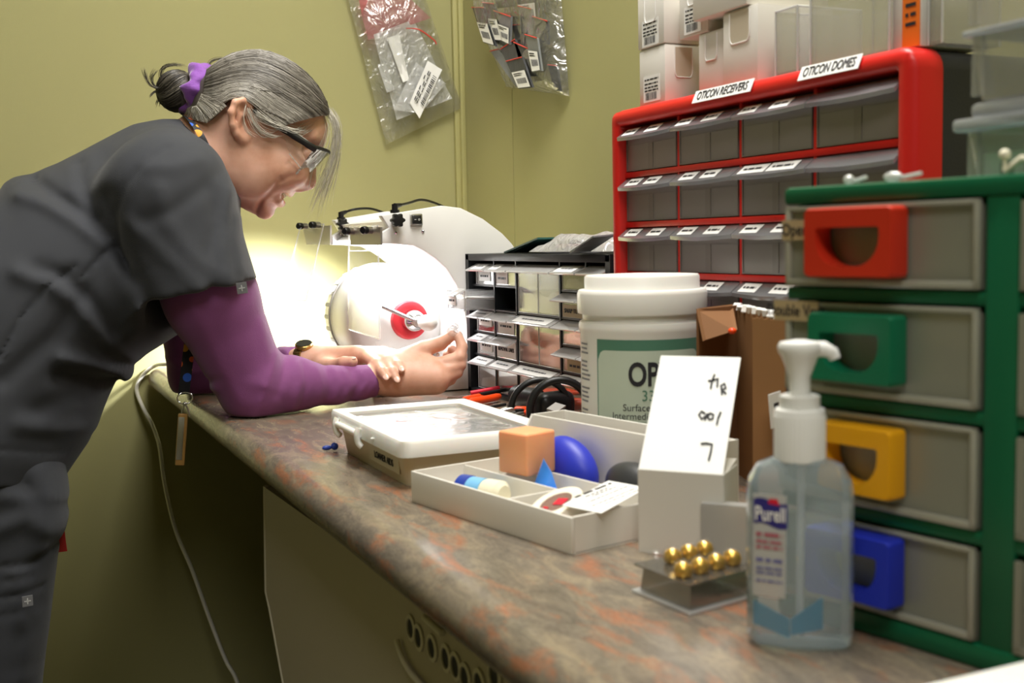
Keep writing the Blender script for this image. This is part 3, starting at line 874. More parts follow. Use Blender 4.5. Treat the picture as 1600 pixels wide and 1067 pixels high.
# packets lying on the black cabinet
def crumple(name, c, size, rz, amp, m, seed, parent=None, n=14, tilt=0):
    """crumpled film bag: two rippled skins joined at the rim"""
    rnd = random.Random(seed)
    ph = [(rnd.uniform(3, 9), rnd.uniform(3, 9), rnd.uniform(0, 6)) for _ in range(6)]
    vv = []; ff = []
    for side in (1, -1):
        for j in range(n+1):
            for i in range(n+1):
                u, v = i/n, j/n
                e = min(1, (16*u*(1-u)*v*(1-v))**.5*1.3)
                z = 0
                for k, (a, c_, p) in enumerate(ph): z += math.sin(a*u*3+c_*v*2+p)*.5**(k*.5)
                vv.append(((u-.5)*size[0], (v-.5)*size[1], size[2]*(e*(.62 if side > 0 else -.05)) + amp*z*e*(.5 if side > 0 else .05)))
    m_ = (n+1)**2
    for s_ in range(2):
        for j in range(n):
            for i in range(n):
                a = s_*m_+j*(n+1)+i
                ff.append((a, a+1, a+n+2, a+n+1) if s_ == 0 else (a, a+n+1, a+n+2, a+1))
    b = B(Matrix.Translation(c) @ Matrix.Rotation(rz, 4, 'Z') @ Matrix.Rotation(tilt, 4, 'Y'))
    b.mesh(vv, ff)
    return b
b = crumple('x', (1.385, .125, bz1+.003), (.19, .10, .036), .15, .006, 'bag', 3)
o = b.build('plastic_packet', ['bagin'], None, 60); recenter(o)
tag(o, 'crumpled clear plastic packet lying on the black cabinet', 'packet')
b = B()
rr = Matrix.Rotation(.2, 3, 'Z')
b.box((1.37, .125, bz1+.010), (.13, .06, .006), rr, .002); b.build('pink_insert', 'pinkfoam', o, 30, label='pink insert showing through the film')
b = o.children[0]
for v in b.data.vertices: v.co -= Vector(o.location)
b = B(); b.quadslab((1.60, .17, bz1+.0015), (1.47, .175, bz1+.022), (1.46, .08, bz1+.022), (1.59, .07, bz1+.0015), .0025)
b.quadslab((1.575, .165, bz1+.004), (1.50, .17, bz1+.0175), (1.49, .10, bz1+.0175), (1.565, .09, bz1+.004), .003)
o = b.build('flat_packet', 'teal', None, 0); recenter(o); tag(o, 'flat dark green packet leaning under the clear packet', 'packet')
b = B(); b.quadslab((1.315, .205, bz1+.002), (1.25, .205, bz1+.022), (1.245, .176, bz1+.024), (1.31, .176, bz1+.004), .002)
o = b.build('flat_packet', 'foil2', None, 0); recenter(o); tag(o, 'silvery flat packet at the near end of the black cabinet top', 'packet')

# ================================================================ tub of wipes
tc = Vector((1.033, 0.266, 0.8942)); tc.z = H
tub = thing('wipes_tub', 'white round tub of surface wipes with green label behind the white carton', 'tub', tc)
TRD = .0655
b = B()
b.lathe([(.060, .0), (.0635, .004), (TRD, .02), (TRD, .142), (.0668, .146), (.0672, .151), (.0664, .155), (.0630, .157), (.0630, .166)], (0, 0, 0), (0, 0, 1), 64)
b.build('tub_body', 'tubw', tub, 40)
b = B()
b.lathe([(.064, .163), (.0680, .164), (.0684, .166), (.0684, .184), (.0676, .187), (.0665, .1885), (.0612, .189), (.0606, .190), (.0606, .2015), (.0590, .2035), (.030, .2045), (.001, .205)], (0, 0, 0), (0, 0, 1), 64)
lidm = b.build('tub_lid', 'tubw', tub, 40)
to_cam = math.atan2(.89-tc.y, 0-tc.x)
def tubpatch(b, a0, a1, z0, z1, r, n=24, rc_=0):
    # angle measured from the camera-facing direction, positive to the image right
    vv = []
    for i in range(n+1):
        a = to_cam - (-(a0+(a1-a0)*i/n))
        zz0, zz1 = z0, z1
        if rc_:
            e = min(i, n-i)/n*(a1-a0)*r
            if e < rc_: zz1 = z1-(rc_-(rc_**2-(rc_-e)**2)**.5)
        vv += [(r*math.cos(a), r*math.sin(a), zz0), (r*math.cos(a), r*math.sin(a), zz1)]
    b.mesh(vv, [(2*i, 2*i+2, 2*i+3, 2*i+1) for i in range(n)])
b = B(); tubpatch(b, -.78, 1.05, .004, .1395, TRD+.0002, 36); lb = b.build('label_ground', 'dgreen', tub, 60, label='dark green label ground')
b = B(); tubpatch(b, -.755, 1.02, .004, .1285, TRD+.0005, 36, .010); lb2 = b.build('label_panel', 'lgreen', tub, 60, label='pale green label panel')
def tubtext(body, size, a, z, m='ink', sx=1, off=0):
    """lettering bent round the tub"""
    cu = bpy.data.curves.new('lettering', 'FONT'); cu.body = body; cu.size = size; cu.align_x = 'CENTER'; cu.align_y = 'CENTER'; cu.resolution_u = 5; cu.offset = off
    t_ = bpy.data.objects.new('lettering', cu); COL.objects.link(t_); bpy.context.view_layer.update()
    me = bpy.data.meshes.new_from_object(t_.evaluated_get(bpy.context.evaluated_depsgraph_get())); bpy.data.objects.remove(t_, do_unlink=True)
    for v in me.vertices:
        x, y = v.co.x*sx, v.co.y
        aa = to_cam + a + x/TRD
        v.co = ((TRD+.0009)*math.cos(aa), (TRD+.0009)*math.sin(aa), z+y)
    me.materials.clear()
    return link('lettering', me, m, lb2, 0)
tubtext('OPTIM', .033, .30, .1035, 'ink', .70, .0009)
tubtext('33TB', .0155, .21, .0825, 'dgreen', .9)
tubtext('Surface Cleaner &', .0100, .22, .0705, 'ink', .95)
tubtext('Intermediate Level', .0100, .06, .0618, 'ink', .95)
tubtext('READY TO USE', .0064, .10, .0510, 'ink', 1.25)
tubtext('DRAW', .0072, .02, .0405, 'ink', 1.1, .0003)
b = B(); tubpatch(b, -.68, .9, .0560, .0563, TRD+.0009, 24); tubpatch(b, -.68, .9, .0455, .0458, TRD+.0009, 24); b.build('label_rule', 'dgreen', lb2, 0)
b = B()
rnd = random.Random(4)
for k in range(24):
    z = .132-k*.0046
    if k in (3, 9, 14): continue
    tubpatch(b, -1.32, -1.32+.36*rnd.uniform(.7, 1), z, z+.0019, TRD+.0003, 5)
b.build('small_print', 'greyink', tub, 0)

# ================================================================ brown cardboard box
cb = thing('cardboard_box', 'open brown cardboard box with torn top edge behind the white carton', 'box', (.90, .25, H))
A0 = Vector((0.923, 0.2699, 0.94)); A0.z = H; D0 = Vector((0.8067, 0.2567, 0.9413)); D0.z = H
hb = .172
def panel(p, q, z1, th=.003, torn=0, seed=0):
    rnd = random.Random(seed); n = 14
    b = B(); pts = []
    p = Vector(p); q = Vector(q); L_ = (q-p).length; u = (q-p).normalized(); nrm = Vector((-u.y, u.x, 0))
    top = [(L_*i/n, z1+(rnd.uniform(-torn, torn) if torn else 0)) for i in range(n+1)]
    prof_ = [(0, 0), (L_, 0)]+top[::-1]
    vs_ = [p+u*a+Vector((0, 0, z)) - nrm*th/2 for a, z in prof_]+[p+u*a+Vector((0, 0, z)) + nrm*th/2 for a, z in prof_]
    k = len(prof_)
    b.mesh(vs_, [tuple(range(k))[::-1], tuple(range(k, 2*k))]+[(i, (i+1) % k, k+(i+1) % k, k+i) for i in range(k)])
    return b
E0 = Vector((0.9477, 0.2056, 0.8715)); E0.z = H
panel(A0, E0, hb, seed=1).build('side_panel', 'brown', cb, 0, world=True)
panel(E0, D0, hb-.002, torn=.002, seed=2).build('side_panel', 'brown2', cb, 0, world=True)
G0 = Vector((0.8041, 0.2615, 0.8907)); G0.z = H
F0 = Vector((0.823, 0.2791, 0.8899)); F0.z = H
panel(D0, F0+(D0-F0)*.0+Vector((0, 0, 0)), hb*.98, torn=.0015, seed=3).build('front_flap', 'brown2', cb, 0, world=True, label='folded front flap')
b = B(); b.quadslab(A0+Vector((0, 0, hb)), E0+Vector((.01, 0, hb)), Vector((0.8738, 0.2602, 0.9339)), Vector((0.8982, 0.2794, 0.9236)), .003); b.build('top_flap', 'brown', cb, 0, world=True, label='bent down top flap')
b = B(); rnd = random.Random(2)
for k in range(9):
    p = A0.lerp(D0, .12+.8*k/9)+Vector((0, 0, hb+.001)); p = E0.lerp(D0, k/9)+Vector((0, 0, hb-.002))
    b.box(p, (.012, .004, .005+.004*rnd.random()), Matrix.Rotation(rnd.uniform(-.6, .6), 3, 'X'), .001)
b.build('torn_paper', 'paper', cb, 0, kind='stuff', world=True, label='torn white paper along the top edge')
b = B(); b.ball((0.867, 0.2694, 0.9342), (.004, .004, .003), 12, 8); b.build('red_tab', 'orange', cb, 40, world=True, label='small bright red tab')
b = B(); fr = frame((0.7927, 0.2772, 0.8705), (.3, -.95, .1), (0, .1, 1)); b.tf = fr; b.box((0, 0, 0), (.018, .03, .0006)); b.mi = 1; b.box((.001, 0, .0005), (.007, .012, .0004)); b.build('corner_sticker', ['paper', 'ink'], cb, 0, world=True)

# ================================================================ white carton with a raised flap
wa = Vector((0.7404, 0.4472, 0.78)); wb_ = Vector((0.6908, 0.4043, 0.78))
wu = (wb_-wa).normalized(); wn = Vector((wu.y, -wu.x, 0))     # wn points away from the camera
if wn.dot(Vector((1, -.5, 0))) < 0: wn = -wn
wl = (wb_-wa).length; wh = .0645; wd = .043
wc = thing('white_carton', 'open white carton with tall raised flap carrying handwriting', 'box', (wa+wb_)/2+wn*wd/2)
def wp(a, d, z): return wa+wu*a+wn*d+Vector((0, 0, z))
b = B()
for p, q in (((0, 0), (wl, 0)), ((wl, 0), (wl, wd)), ((wl, wd), (0, wd)), ((0, wd), (0, 0))):
    b.quadslab(wp(*p, 0), wp(*q, 0), wp(*q, wh), wp(*p, wh), .0012)
b.quadslab(wp(0, 0, .001), wp(wl, 0, .001), wp(wl, wd, .001), wp(0, wd, .001), .001)
b.build('carton_body', 'cardw', wc, 0, world=True)
b = B(); b.quadslab(wp(0, wd*.45, wh), wp(wl, wd*.45, wh), wp(wl, wd+.001, wh+.004), wp(0, wd+.001, wh+.002), .001); b.build('rear_flap', 'cardw', wc, 0, world=True)
b = B(); b.quadslab(wp(wl, .004, wh), wp(wl, wd*.9, wh), wp(wl-.012, wd*.86, wh+.002), wp(wl-.012, .01, wh+.001), .001); b.build('side_flap', 'cardw', wc, 0, world=True)
f0, f1 = wp(0, .0005, wh), wp(wl, .0005, wh)
f3 = Vector((0.7866, 0.3971, 0.9252)); f2 = f1+(f3-f0)*1.0
b = B(); b.quadslab(f0, f1, f2, f3, .0012); fl = b.build('raised_flap', 'paper', wc, 0, world=True)
def fpt(u, v): return f0.lerp(f1, u).lerp(f3.lerp(f2, u), v)
fn = (f1-f0).cross(f3-f0).normalized()
if fn.dot(Vector((0, .89, 1.02))-f0) < 0: fn = -fn
def stroke(pts):
    b = B(); b.tube([fpt(u, v)+fn*.0010 for u, v in pts], .00085, 6)
    o = b.build('handwriting', 'ink', wc, 40, world=True)
# pen strokes in flap units: across, up
for s in ([(0.7156, 0.8393), (0.6976, 0.7798), (0.697, 0.7143)], [(0.6496, 0.7798), (0.7122, 0.7857), (0.764, 0.8036), (0.7726, 0.7321)], [(0.8435, 0.6667), (0.8177, 0.744), (0.8536, 0.7619), (0.8791, 0.7202), (0.8339, 0.7083), (0.8899, 0.6726)],
          [(0.6773, 0.494), (0.6336, 0.5119), (0.609, 0.4821), (0.649, 0.4464), (0.6907, 0.4702), (0.7089, 0.494), (0.6898, 0.4405)], [(0.7158, 0.4643), (0.7391, 0.5), (0.7814, 0.4881), (0.7817, 0.4524), (0.7357, 0.4464), (0.7131, 0.4762)], [(0.8629, 0.5119), (0.8435, 0.4583), (0.8399, 0.4048)],
          [(0.6896, 0.2381), (0.7509, 0.244), (0.8227, 0.2381), (0.8218, 0.1726), (0.8132, 0.1071)]):
    stroke(s)

# small frosted box in front of the carton
fb = Vector((0.707, 0.4087, 0.78)); fe = fb+wu*.055
fx = thing('frosted_box', 'small frosted clear box between the white carton and the pump bottle', 'box', fb+wu*.0275+wn*.0)
b = B()
fo = -wn*.012
def fq(a, d, z): return fb+fo+wu*a+wn*d+Vector((0, 0, z))
for p, q in (((0, 0), (.055, 0)), ((.055, 0), (.055, .011)), ((0, .011), (0, 0))): b.quadslab(fq(*p, 0), fq(*q, 0), fq(*q, .043), fq(*p, .043), .001)
b.quadslab(fq(0, 0, .043), fq(.055, 0, .043), fq(.055, .011, .043), fq(0, .011, .043), .001)
b.build('box_body', 'frostw', fx, 0, world=True)

# ================================================================ cream box with the white lid
lb_ = thing('storage_box', 'cream lidded box lettered on its side, before the forearms', 'box', (1.155, .455, H))
def taper(b, x0, x1, y0, y1, z0, z1, k, r=.012, n=4):
    lo = rrect(x0+k, x1-k, y0+k, y1-k, r, n); hi = rrect(x0, x1, y0, y1, r, n)
    m_ = len(lo)
    b.mesh([(p[0], p[1], z0) for p in lo]+[(p[0], p[1], z1) for p in hi], [tuple(range(m_))[::-1], tuple(range(m_, 2*m_))]+[(i, (i+1) % m_, m_+(i+1) % m_, m_+i) for i in range(m_)])
b = B(); taper(b, 1.046, 1.282, .372, .531, H, .819, .006); b.build('box_body', 'box', lb_, 40, world=True)
lx0, lx1, ly0, ly1 = 1.036, 1.294, .364, .538
o_ = rrect(lx0, lx1, ly0, ly1, .012, 4); i_ = rrect(lx0+.016, lx1-.016, ly0+.016, ly1-.016, .006, 4)
m_ = len(o_)
b = B()
lay = [[(p[0], p[1], .812) for p in o_], [(p[0], p[1], .8255) for p in o_]]
def shrink(pts, d): return [(min(max(p[0], lx0+d), lx1-d), min(max(p[1], ly0+d), ly1-d)) for p in pts]
lay += [[(p[0], p[1], .8285) for p in shrink(o_, .0025)], [(p[0], p[1], .829) for p in shrink(o_, .006)], [(p[0], p[1], .829) for p in rrect(lx0+.011, lx1-.011, ly0+.011, ly1-.011, .008, 4)], [(p[0], p[1], .8255) for p in i_], [(p[0], p[1], .822) for p in i_]]
vv = [p for L_ in lay for p in L_]
b.mesh(vv, [(k*m_+i, k*m_+(i+1) % m_, (k+1)*m_+(i+1) % m_, (k+1)*m_+i) for k in range(len(lay)-1) for i in range(m_)])
b.build('lid_rim', 'lid', lb_, 40, world=True)
b = B(); b.prism(i_, 'z', .8205, .8225); b.build('lid_panel', 'lidclear', lb_, 0, world=True, label='clear lid window')
b = B()
rnd = random.Random(5)
for k in range(16):
    x, y = rnd.uniform(1.08, 1.25), rnd.uniform(.40, .51)
    b.box((x, y, .8195+rnd.uniform(-.0006, .0004)), (rnd.uniform(.03, .07), rnd.uniform(.015, .04), .0008), Matrix.Rotation(rnd.uniform(0, 3), 3, 'Z'))
b.build('paper_contents', 'paper', lb_, 0, world=True, kind='stuff', label='white papers under the clear lid')
for x in (1.252, 1.168):
    b = B(); b.tube(smooth_path([(x, .540, .824), (x, .5425, .817), (x, .541, .808), (x-.003, .537, .803)], 5), [.0035]*15+[.002], 8); b.build('latch_hook', 'lid', lb_, 50, world=True)
b = B(); b.cyl((1.254, .5405, .817), (1.166, .5405, .817), .0036, seg=12); b.build('latch_bar', 'lid', lb_, 40, world=True)
lt_ = text('lettering', 'LOANER AIDS', .0105, frame((1.12, .5285, .7975), (-1, 0, 0), (0, .06, 1)) @ Matrix.Translation((0, 0, .0003)), 'ink', lb_, sx=.95)
for v in lt_.data.vertices: v.co -= ORG[lb_.name]
fr = frame((1.12, .5283, .7975), (-1, 0, 0), (0, .06, 1))
b = B(fr); b.box((0, 0, 0), (.098, .017, .0003)); b.build('lettering_tape', 'box', lb_, 0, world=True)
b = B(); b.ball((1.285, .535, .7855), (.0045, .0045, .0045), 14, 10); b.ball((1.2875, .5435, .784), (.003, .006, .003), 12, 8)
o = b.build('hearing_aid', 'navy', None, 40); tag(recenter(o), 'tiny dark bead shaped ear piece at the far corner of the cream box', 'ear piece')

# ================================================================ sectioned tray
tu = (-.98, -.198); tv = (.198, -.98)
TR = Matrix(((tu[0], tv[0], 0, .989), (tu[1], tv[1], 0, .545), (0, 0, 1, H), (0, 0, 0, 1)))   # x along the front, y towards the wall (mirrored axes keep z up)
TW, TD, LOW, TALL = .238, .185, .0295, .068
tray = thing('desk_tray', 'off white sectioned desk tray with tall rear slot, before the white carton', 'tray', TR @ Vector((TW/2, TD/2, 0)))
th_ = .0028
def tb(x0, x1, y0, y1, z0, z1):
    b = B(TR); b.span(x0, x1, y0, y1, z0, z1, .0009); return b
tb(0, TW, 0, th_, 0, LOW).build('front_wall', 'tray', tray, 40, world=True)
tb(0, TW, th_, .142, 0, .0028).build('tray_floor', 'tray', tray, 40, world=True)
for x in (0, TW-th_):
    b = B(TR); b.prism([(th_, 0), (TD, 0), (TD, TALL), (.142, TALL), (.120, LOW), (th_, LOW)], 'x', x, x+th_); b.build('side_wall', 'tray', tray, 30, world=True)
tb(0, TW, .142, .142+th_, 0, TALL).build('rear_partition', 'tray', tray, 40, world=True)
tb(0, TW, TD-th_, TD, 0, TALL).build('rear_wall', 'tray', tray, 40, world=True)
tb(th_, TW-th_, .058, .058+.0022, 0, LOW-.0015).build('partition', 'tray', tray, 40, world=True)
tb(.146, .1482, th_, .058, 0, LOW-.0015).build('partition', 'tray', tray, 40, world=True)
tb(.062, .0642, .060, .100, 0, LOW-.0015).build('partition', 'tray', tray, 40, world=True)
tb(th_, TW-th_, .099, .1012, 0, LOW-.0015).build('partition', 'tray', tray, 40, world=True)
def tthing(o, label, cat):
    return tag(recenter(o), label, cat)
b = B(TR @ Matrix.Translation((.071, .083, LOW-.001+.0195)) @ Matrix.Rotation(.14, 4, 'Z')); b.box((0, 0, 0), (.038, .038, .039), None, .0025, 3)
tthing(b.build('wax_cube', 'wax', None, 60), 'translucent orange wax cube standing on the tray dividers', 'cube')
b = B(TR @ Matrix.Translation((.088, .1215, .0305)) @ Matrix.Rotation(.5, 4, 'Y')); b.ball((0, 0, 0), (.036, .0186, .0245), 36, 22)
b.cyl((-.034, 0, 0), (-.042, 0, 0), .006, .005, 16)
tthing(b.build('rubber_bulb', 'bluerub', None, 60), 'blue rubber bulb behind the orange cube', 'bulb')
b = B(TR @ Matrix.Translation((.178, .1215, .0252)) @ Matrix.Rotation(.12, 4, 'Y')); b.ball((0, 0, 0), (.036, .0186, .0215), 36, 22)
b.lathe([(.0055, 0), (.0062, .004), (.005, .006), (.003, .004)], (.0335, 0, .002), (1, 0, .1), 18)
tthing(b.build('rubber_bulb', 'blackrub', None, 60), 'black rubber bulb in the tray next to the white carton', 'bulb')
# blue putty scrap
b = B(TR @ Matrix.Translation((.104, .080, .0035)))
b.mesh([(-.012, -.006, .016), (.004, -.008, .014), (.012, .004, .012), (-.004, .01, .014), (-.004, 0, .042), (.004, .003, .03), (.001, -.002, 0), (.018, -.003, .017), (-.017, .004, .021)],
       [(0, 1, 5, 4), (1, 2, 5), (2, 3, 4, 5), (3, 0, 4), (0, 6, 1), (1, 6, 2), (2, 6, 3), (3, 6, 0), (1, 7, 2), (1, 2, 7), (0, 3, 8), (0, 8, 3)][:9]+[(0, 8, 3)])
bmesh.ops.subdivide_edges(b.bm, edges=b.bm.edges[:], cuts=2, use_grid_fill=True, smooth=.35)
tthing(b.build('putty_scrap', 'bluewax', None, 30), 'twisted scrap of bright blue putty in the middle tray section', 'putty')
# blue and ivory pot lying in the front left section
pot = thing('small_pot', 'blue and ivory ribbed pot lying in the front tray section', 'pot', TR @ Vector((.075, .034, .003)))
pm_ = TR @ Matrix.Translation((.062, .030, .0165)) @ Matrix.Rotation(.25, 4, 'Z')
b = B(pm_); b.lathe([(.0125, 0), (.0135, .001), (.0135, .012), (.0125, .013)], (-.016, 0, 0), (1, 0, 0), 32); b.build('pot_cap', 'navy', pot, 40, world=True, label='navy blue cap')
b = B(pm_); b.lathe([(.0128, 0), (.0128, .016)], (-.003, 0, 0), (1, 0, 0), 32); b.build('pot_label', 'sky', pot, 40, world=True, label='sky blue label')
b = B(pm_); b.lathe([(.012, 0), (.013, .003), (.013, .018), (.009, .022)], (.013, 0, 0), (1, 0, 0), 32); b.build('pot_body', 'ivory', pot, 40, world=True)
# tape roll leaning in the front right section
tp = thing('tape_roll', 'cream tape roll with red printed centre in the front tray section', 'tape', TR @ Vector((.185, .034, .003)))
tm = TR @ Matrix.Translation((.184, .0305, .0215)) @ Matrix.Rotation(.42, 4, 'X') @ Matrix.Rotation(-.06, 4, 'Y')
b = B(tm); b.lathe([(.0145, -.007), (.0232, -.007), (.0236, -.006), (.0236, .006), (.0232, .007), (.0145, .007), (.0145, -.007)], (0, 0, 0), (0, 0, 1), 48, caps=False); b.build('tape_winding', 'tape', tp, 40, world=True)
b = B(tm); b.lathe([(.0144, -.006), (.0144, .0066)], (0, 0, 0), (0, 0, 1), 40); b.build('clear_core', 'pinkish', tp, 40, world=True, label='red tinted clear core')
b = B(tm); b.box((.004, .002, .0070), (.011, .009, .0005), Matrix.Rotation(.2, 3, 'Z')); b.box((-.003, -.009, .0070), (.006, .002, .0005)); b.build('red_print', 'redlab', tp, 0, world=True, label='red printed mark')
# printed card
cm = TR @ Matrix.Translation((.2145, .050, .0350)) @ Matrix.Rotation(.16, 4, 'X') @ Matrix.Rotation(.04, 4, 'Y')
b = B(cm @ Matrix.Rotation(.18, 4, 'Z')); b.box((.004, 0, 0), (.040, .060, .0009), None, .0002)
card = b.build('printed_card', 'paper', None, 0)
b = B(cm @ Matrix.Rotation(.18, 4, 'Z') @ Matrix.Rotation(R(-100), 4, 'Z'))
for y, h, a, c in ((-.014, .0034, -.024, .016), (-.008, .0018, -.014, .010), (-.004, .0016, -.02, .006), (.003, .0014, -.026, .018), (.012, .0014, -.026, .02), (.017, .0012, -.026, .012)):
    printlines(b, Matrix.Identity(4), a, c, (y,), h, int(y*9999), .0007)
pr = b.build('print', 'ink', card, 0)
recenter(card); tag(card, 'white printed card lying in the right end of the tray', 'card')
for v in pr.data.vertices: v.co -= Vector(card.location)

# ================================================================ hand tools, loupe band
tools = [  # (tip, pivot, end of handles, spread, label, grip)
    ((1.496, 0.3442, 0.786), (1.519, 0.2782, 0.79), (1.58, 0.1808, 0.788), .012, 'orange handled pliers nearest the hand', 'orange'),
    ((1.408, 0.3044, 0.786), (1.409, 0.2485, 0.792), (1.4, 0.186, 0.79), .012, 'orange handled pliers under the black loupe band', 'orange'),
    ((1.338, 0.3141, 0.786), (1.366, 0.2569, 0.792), (1.383, 0.2021, 0.796), .010, 'orange handled pliers by the tray corner', 'orange'),
]
for tip, piv, end, spd, lab, mm in tools:
    tip, piv, end = Vector(tip), Vector(piv), Vector(end)
    t = thing('pliers', lab, 'pliers', (piv.x, piv.y, H), 0)
    ax = (piv-tip).normalized(); sd = Vector((-ax.y, ax.x, 0))
    for s in (-1, 1):
        b = B(); b.tube(smooth_path([tip+sd*s*.0012, tip.lerp(piv, .6)+sd*s*.003, piv+sd*s*.005], 4), [.0012]*3+[.002]*3+[.0035]*3, 8); b.build('jaw', 'steel', t, 50, world=True)
        b = B(); e_ = piv+(end-piv).normalized()*.085
        b.tube(smooth_path([piv+sd*s*.003, piv.lerp(e_, .3)+sd*s*.010, piv.lerp(e_, .7)+sd*s*spd, e_+sd*s*spd*.8], 6), [.0035]*4+[.0055]*13+[.0045]*2, 10); b.build('grip', mm, t, 50, world=True, label='bright orange grip')
    b = B(); b.cyl(piv-Vector((0, 0, .004)), piv+Vector((0, 0, .005)), .0065, seg=16); b.build('pivot', 'black', t, 40, world=True)
def rod_thing(name, pts, r, m, label, cat, gripm=None, g0=.55, z=H):
    pts = [Vector(p) for p in pts]
    t = thing(name, label, cat, (sum((p.x for p in pts))/len(pts), sum((p.y for p in pts))/len(pts), z))
    sp = smooth_path(pts, 6)
    k = int(len(sp)*g0)
    b = B(); b.tube(sp if not gripm else sp[:k+1], r, 8); b.build('shaft', m, t, 50, world=True)
    if gripm: b = B(); b.tube(sp[k:], r*1.9, 10); b.build('grip', gripm, t, 50, world=True)
    return t
rod_thing('tweezers', ((1.484, 0.3579, 0.784), (1.505, 0.3155, 0.789), (1.524, 0.2627, 0.79)), .0016, 'chrome', 'bright steel tweezers on the worktop by the pliers', 'tweezers')
rod_thing('probe', ((1.596, 0.2701, 0.786), (1.56, 0.2427, 0.792), (1.581, 0.1693, 0.795)), .0016, 'chrome', 'thin steel probe with black grip under the black cabinet drawers', 'probe', 'black')
rod_thing('probe', ((1.574, 0.1307, 0.806), (1.594, 0.1744, 0.797), (1.603, 0.2299, 0.79)), .0018, 'steel', 'long steel probe with red grip pointing up at the drawers', 'probe', 'redlab')
rod_thing('probe', ((1.587, 0.1357, 0.8), (1.572, 0.1953, 0.793), (1.558, 0.2383, 0.788)), .0015, 'chrome', 'short steel probe lying beside the red gripped one', 'probe')
rod_thing('scissors', ((1.489, 0.3218, 0.786), (1.452, 0.2881, 0.788), (1.467, 0.2321, 0.789)), .0022, 'black', 'black shanked tool lying behind the cream box lid', 'tool')
rod_thing('probe', ((1.375, 0.2922, 0.785), (1.374, 0.2502, 0.786), (1.405, 0.2015, 0.787)), .0018, 'steel', 'steel rod lying in front of the orange pliers', 'probe', 'steel')
# black headband loupe
lp_ = thing('headband_loupe', 'glossy black headband loupe beside the white wipes tub', 'loupe', (1.33, .2, H))
c0 = Vector((1.212, 0.2751, 0.8235))
b = B()
u_ = Vector((.25, -.9, 0)).normalized(); w_ = Vector((0, 0, 1))
hoop = [c0+u_*(.036*math.cos(a))+w_*(.036*math.sin(a)-.006)+Vector((-.02*math.cos(a), 0, 0)) for a in [R(-28+236*k/28) for k in range(29)]]
b.tube(hoop, .0048, 10, flat=1.4); b.build('headband', 'black', lp_, 60, world=True)
b = B()
hoop2 = [p+Vector((.028, .012, -.002)) for p in hoop[3:25]]
b.tube(hoop2, .004, 10); b.build('headband_rear', 'black', lp_, 60, world=True)
b = B(); b.box(c0+Vector((.025, -.005, -.012)), (.03, .055, .05), Matrix.Rotation(.25, 3, 'Z'), .012, 4); b.build('loupe_body', 'black', lp_, 50, world=True)
b = B(); b.cyl(Vector((1.286, 0.2668, 0.8221)), Vector((1.342, 0.271, 0.8192)), .011, .014, 20); b.build('eyepiece', 'black', lp_, 40, world=True)
b = B(); b.quadslab((1.196, 0.3004, 0.8214), (1.186, 0.2918, 0.8181), (1.191, 0.2772, 0.824), (1.201, 0.2859, 0.8273), .003); b.build('grey_pad', 'grey', lp_, 0, world=True, label='grey pad on the loupe')

# ================================================================ green drawer chest
GT = Matrix.Translation((.428, .402, H)) @ Matrix.Rotation(R(11.4), 4, 'Z')     # x runs to the far (left in view) corner, -y to the wall
GW, GD, GH = .157, .20, .2705
gc = thing('drawer_chest', 'green four tier drawer chest with coloured handles, nearest the camera', 'chest', GT @ Vector((GW/2, -GD/2, 0)))
def gb(x0, x1, y0, y1, z0, z1, bev=.002):
    b = B(GT); b.span(x0, x1, y0, y1, z0, z1, bev); return b
GW0 = -.15     # second bank of drawers carries on to the right, out of the picture
gb(GW0, GW, -GD, .002, GH-.011, GH, .003).build('top_board', 'green', gc, 40, world=True)
gb(GW0, GW, -GD, .002, 0, .014, .003).build('base_board', 'green', gc, 40, world=True)
gb(.0005, .0195, -GD+.001, 0, .013, GH-.010, .001).build('upright', 'green', gc, 40, world=True)
gb(GW-.0035, GW-.0005, -GD+.001, -.012, .013, GH-.010, .0005).build('side_wall', 'green', gc, 40, world=True)
gb(GW0, GW0+.003, -GD+.001, 0, .013, GH-.010, .0005).build('side_wall', 'green', gc, 40, world=True)
gb(GW0, GW, -GD, -GD+.003, .013, GH-.010, .0005).build('back_wall', 'green', gc, 40, world=True)
zt_ = [.0725, .139, .2045]
for z in zt_: gb(GW0, GW-.001, -GD+.001, -.001, z-.004, z+.004, .0015).build('shelf', 'green', gc, 40, world=True)
zz = [.014]+[z+.004 for z in zt_]; ze = [z-.004 for z in zt_]+[GH-.011]
hm = ['hblue', 'hyel', 'hgreen', 'hred']; hn = ['blue', 'yellow', 'green', 'red']
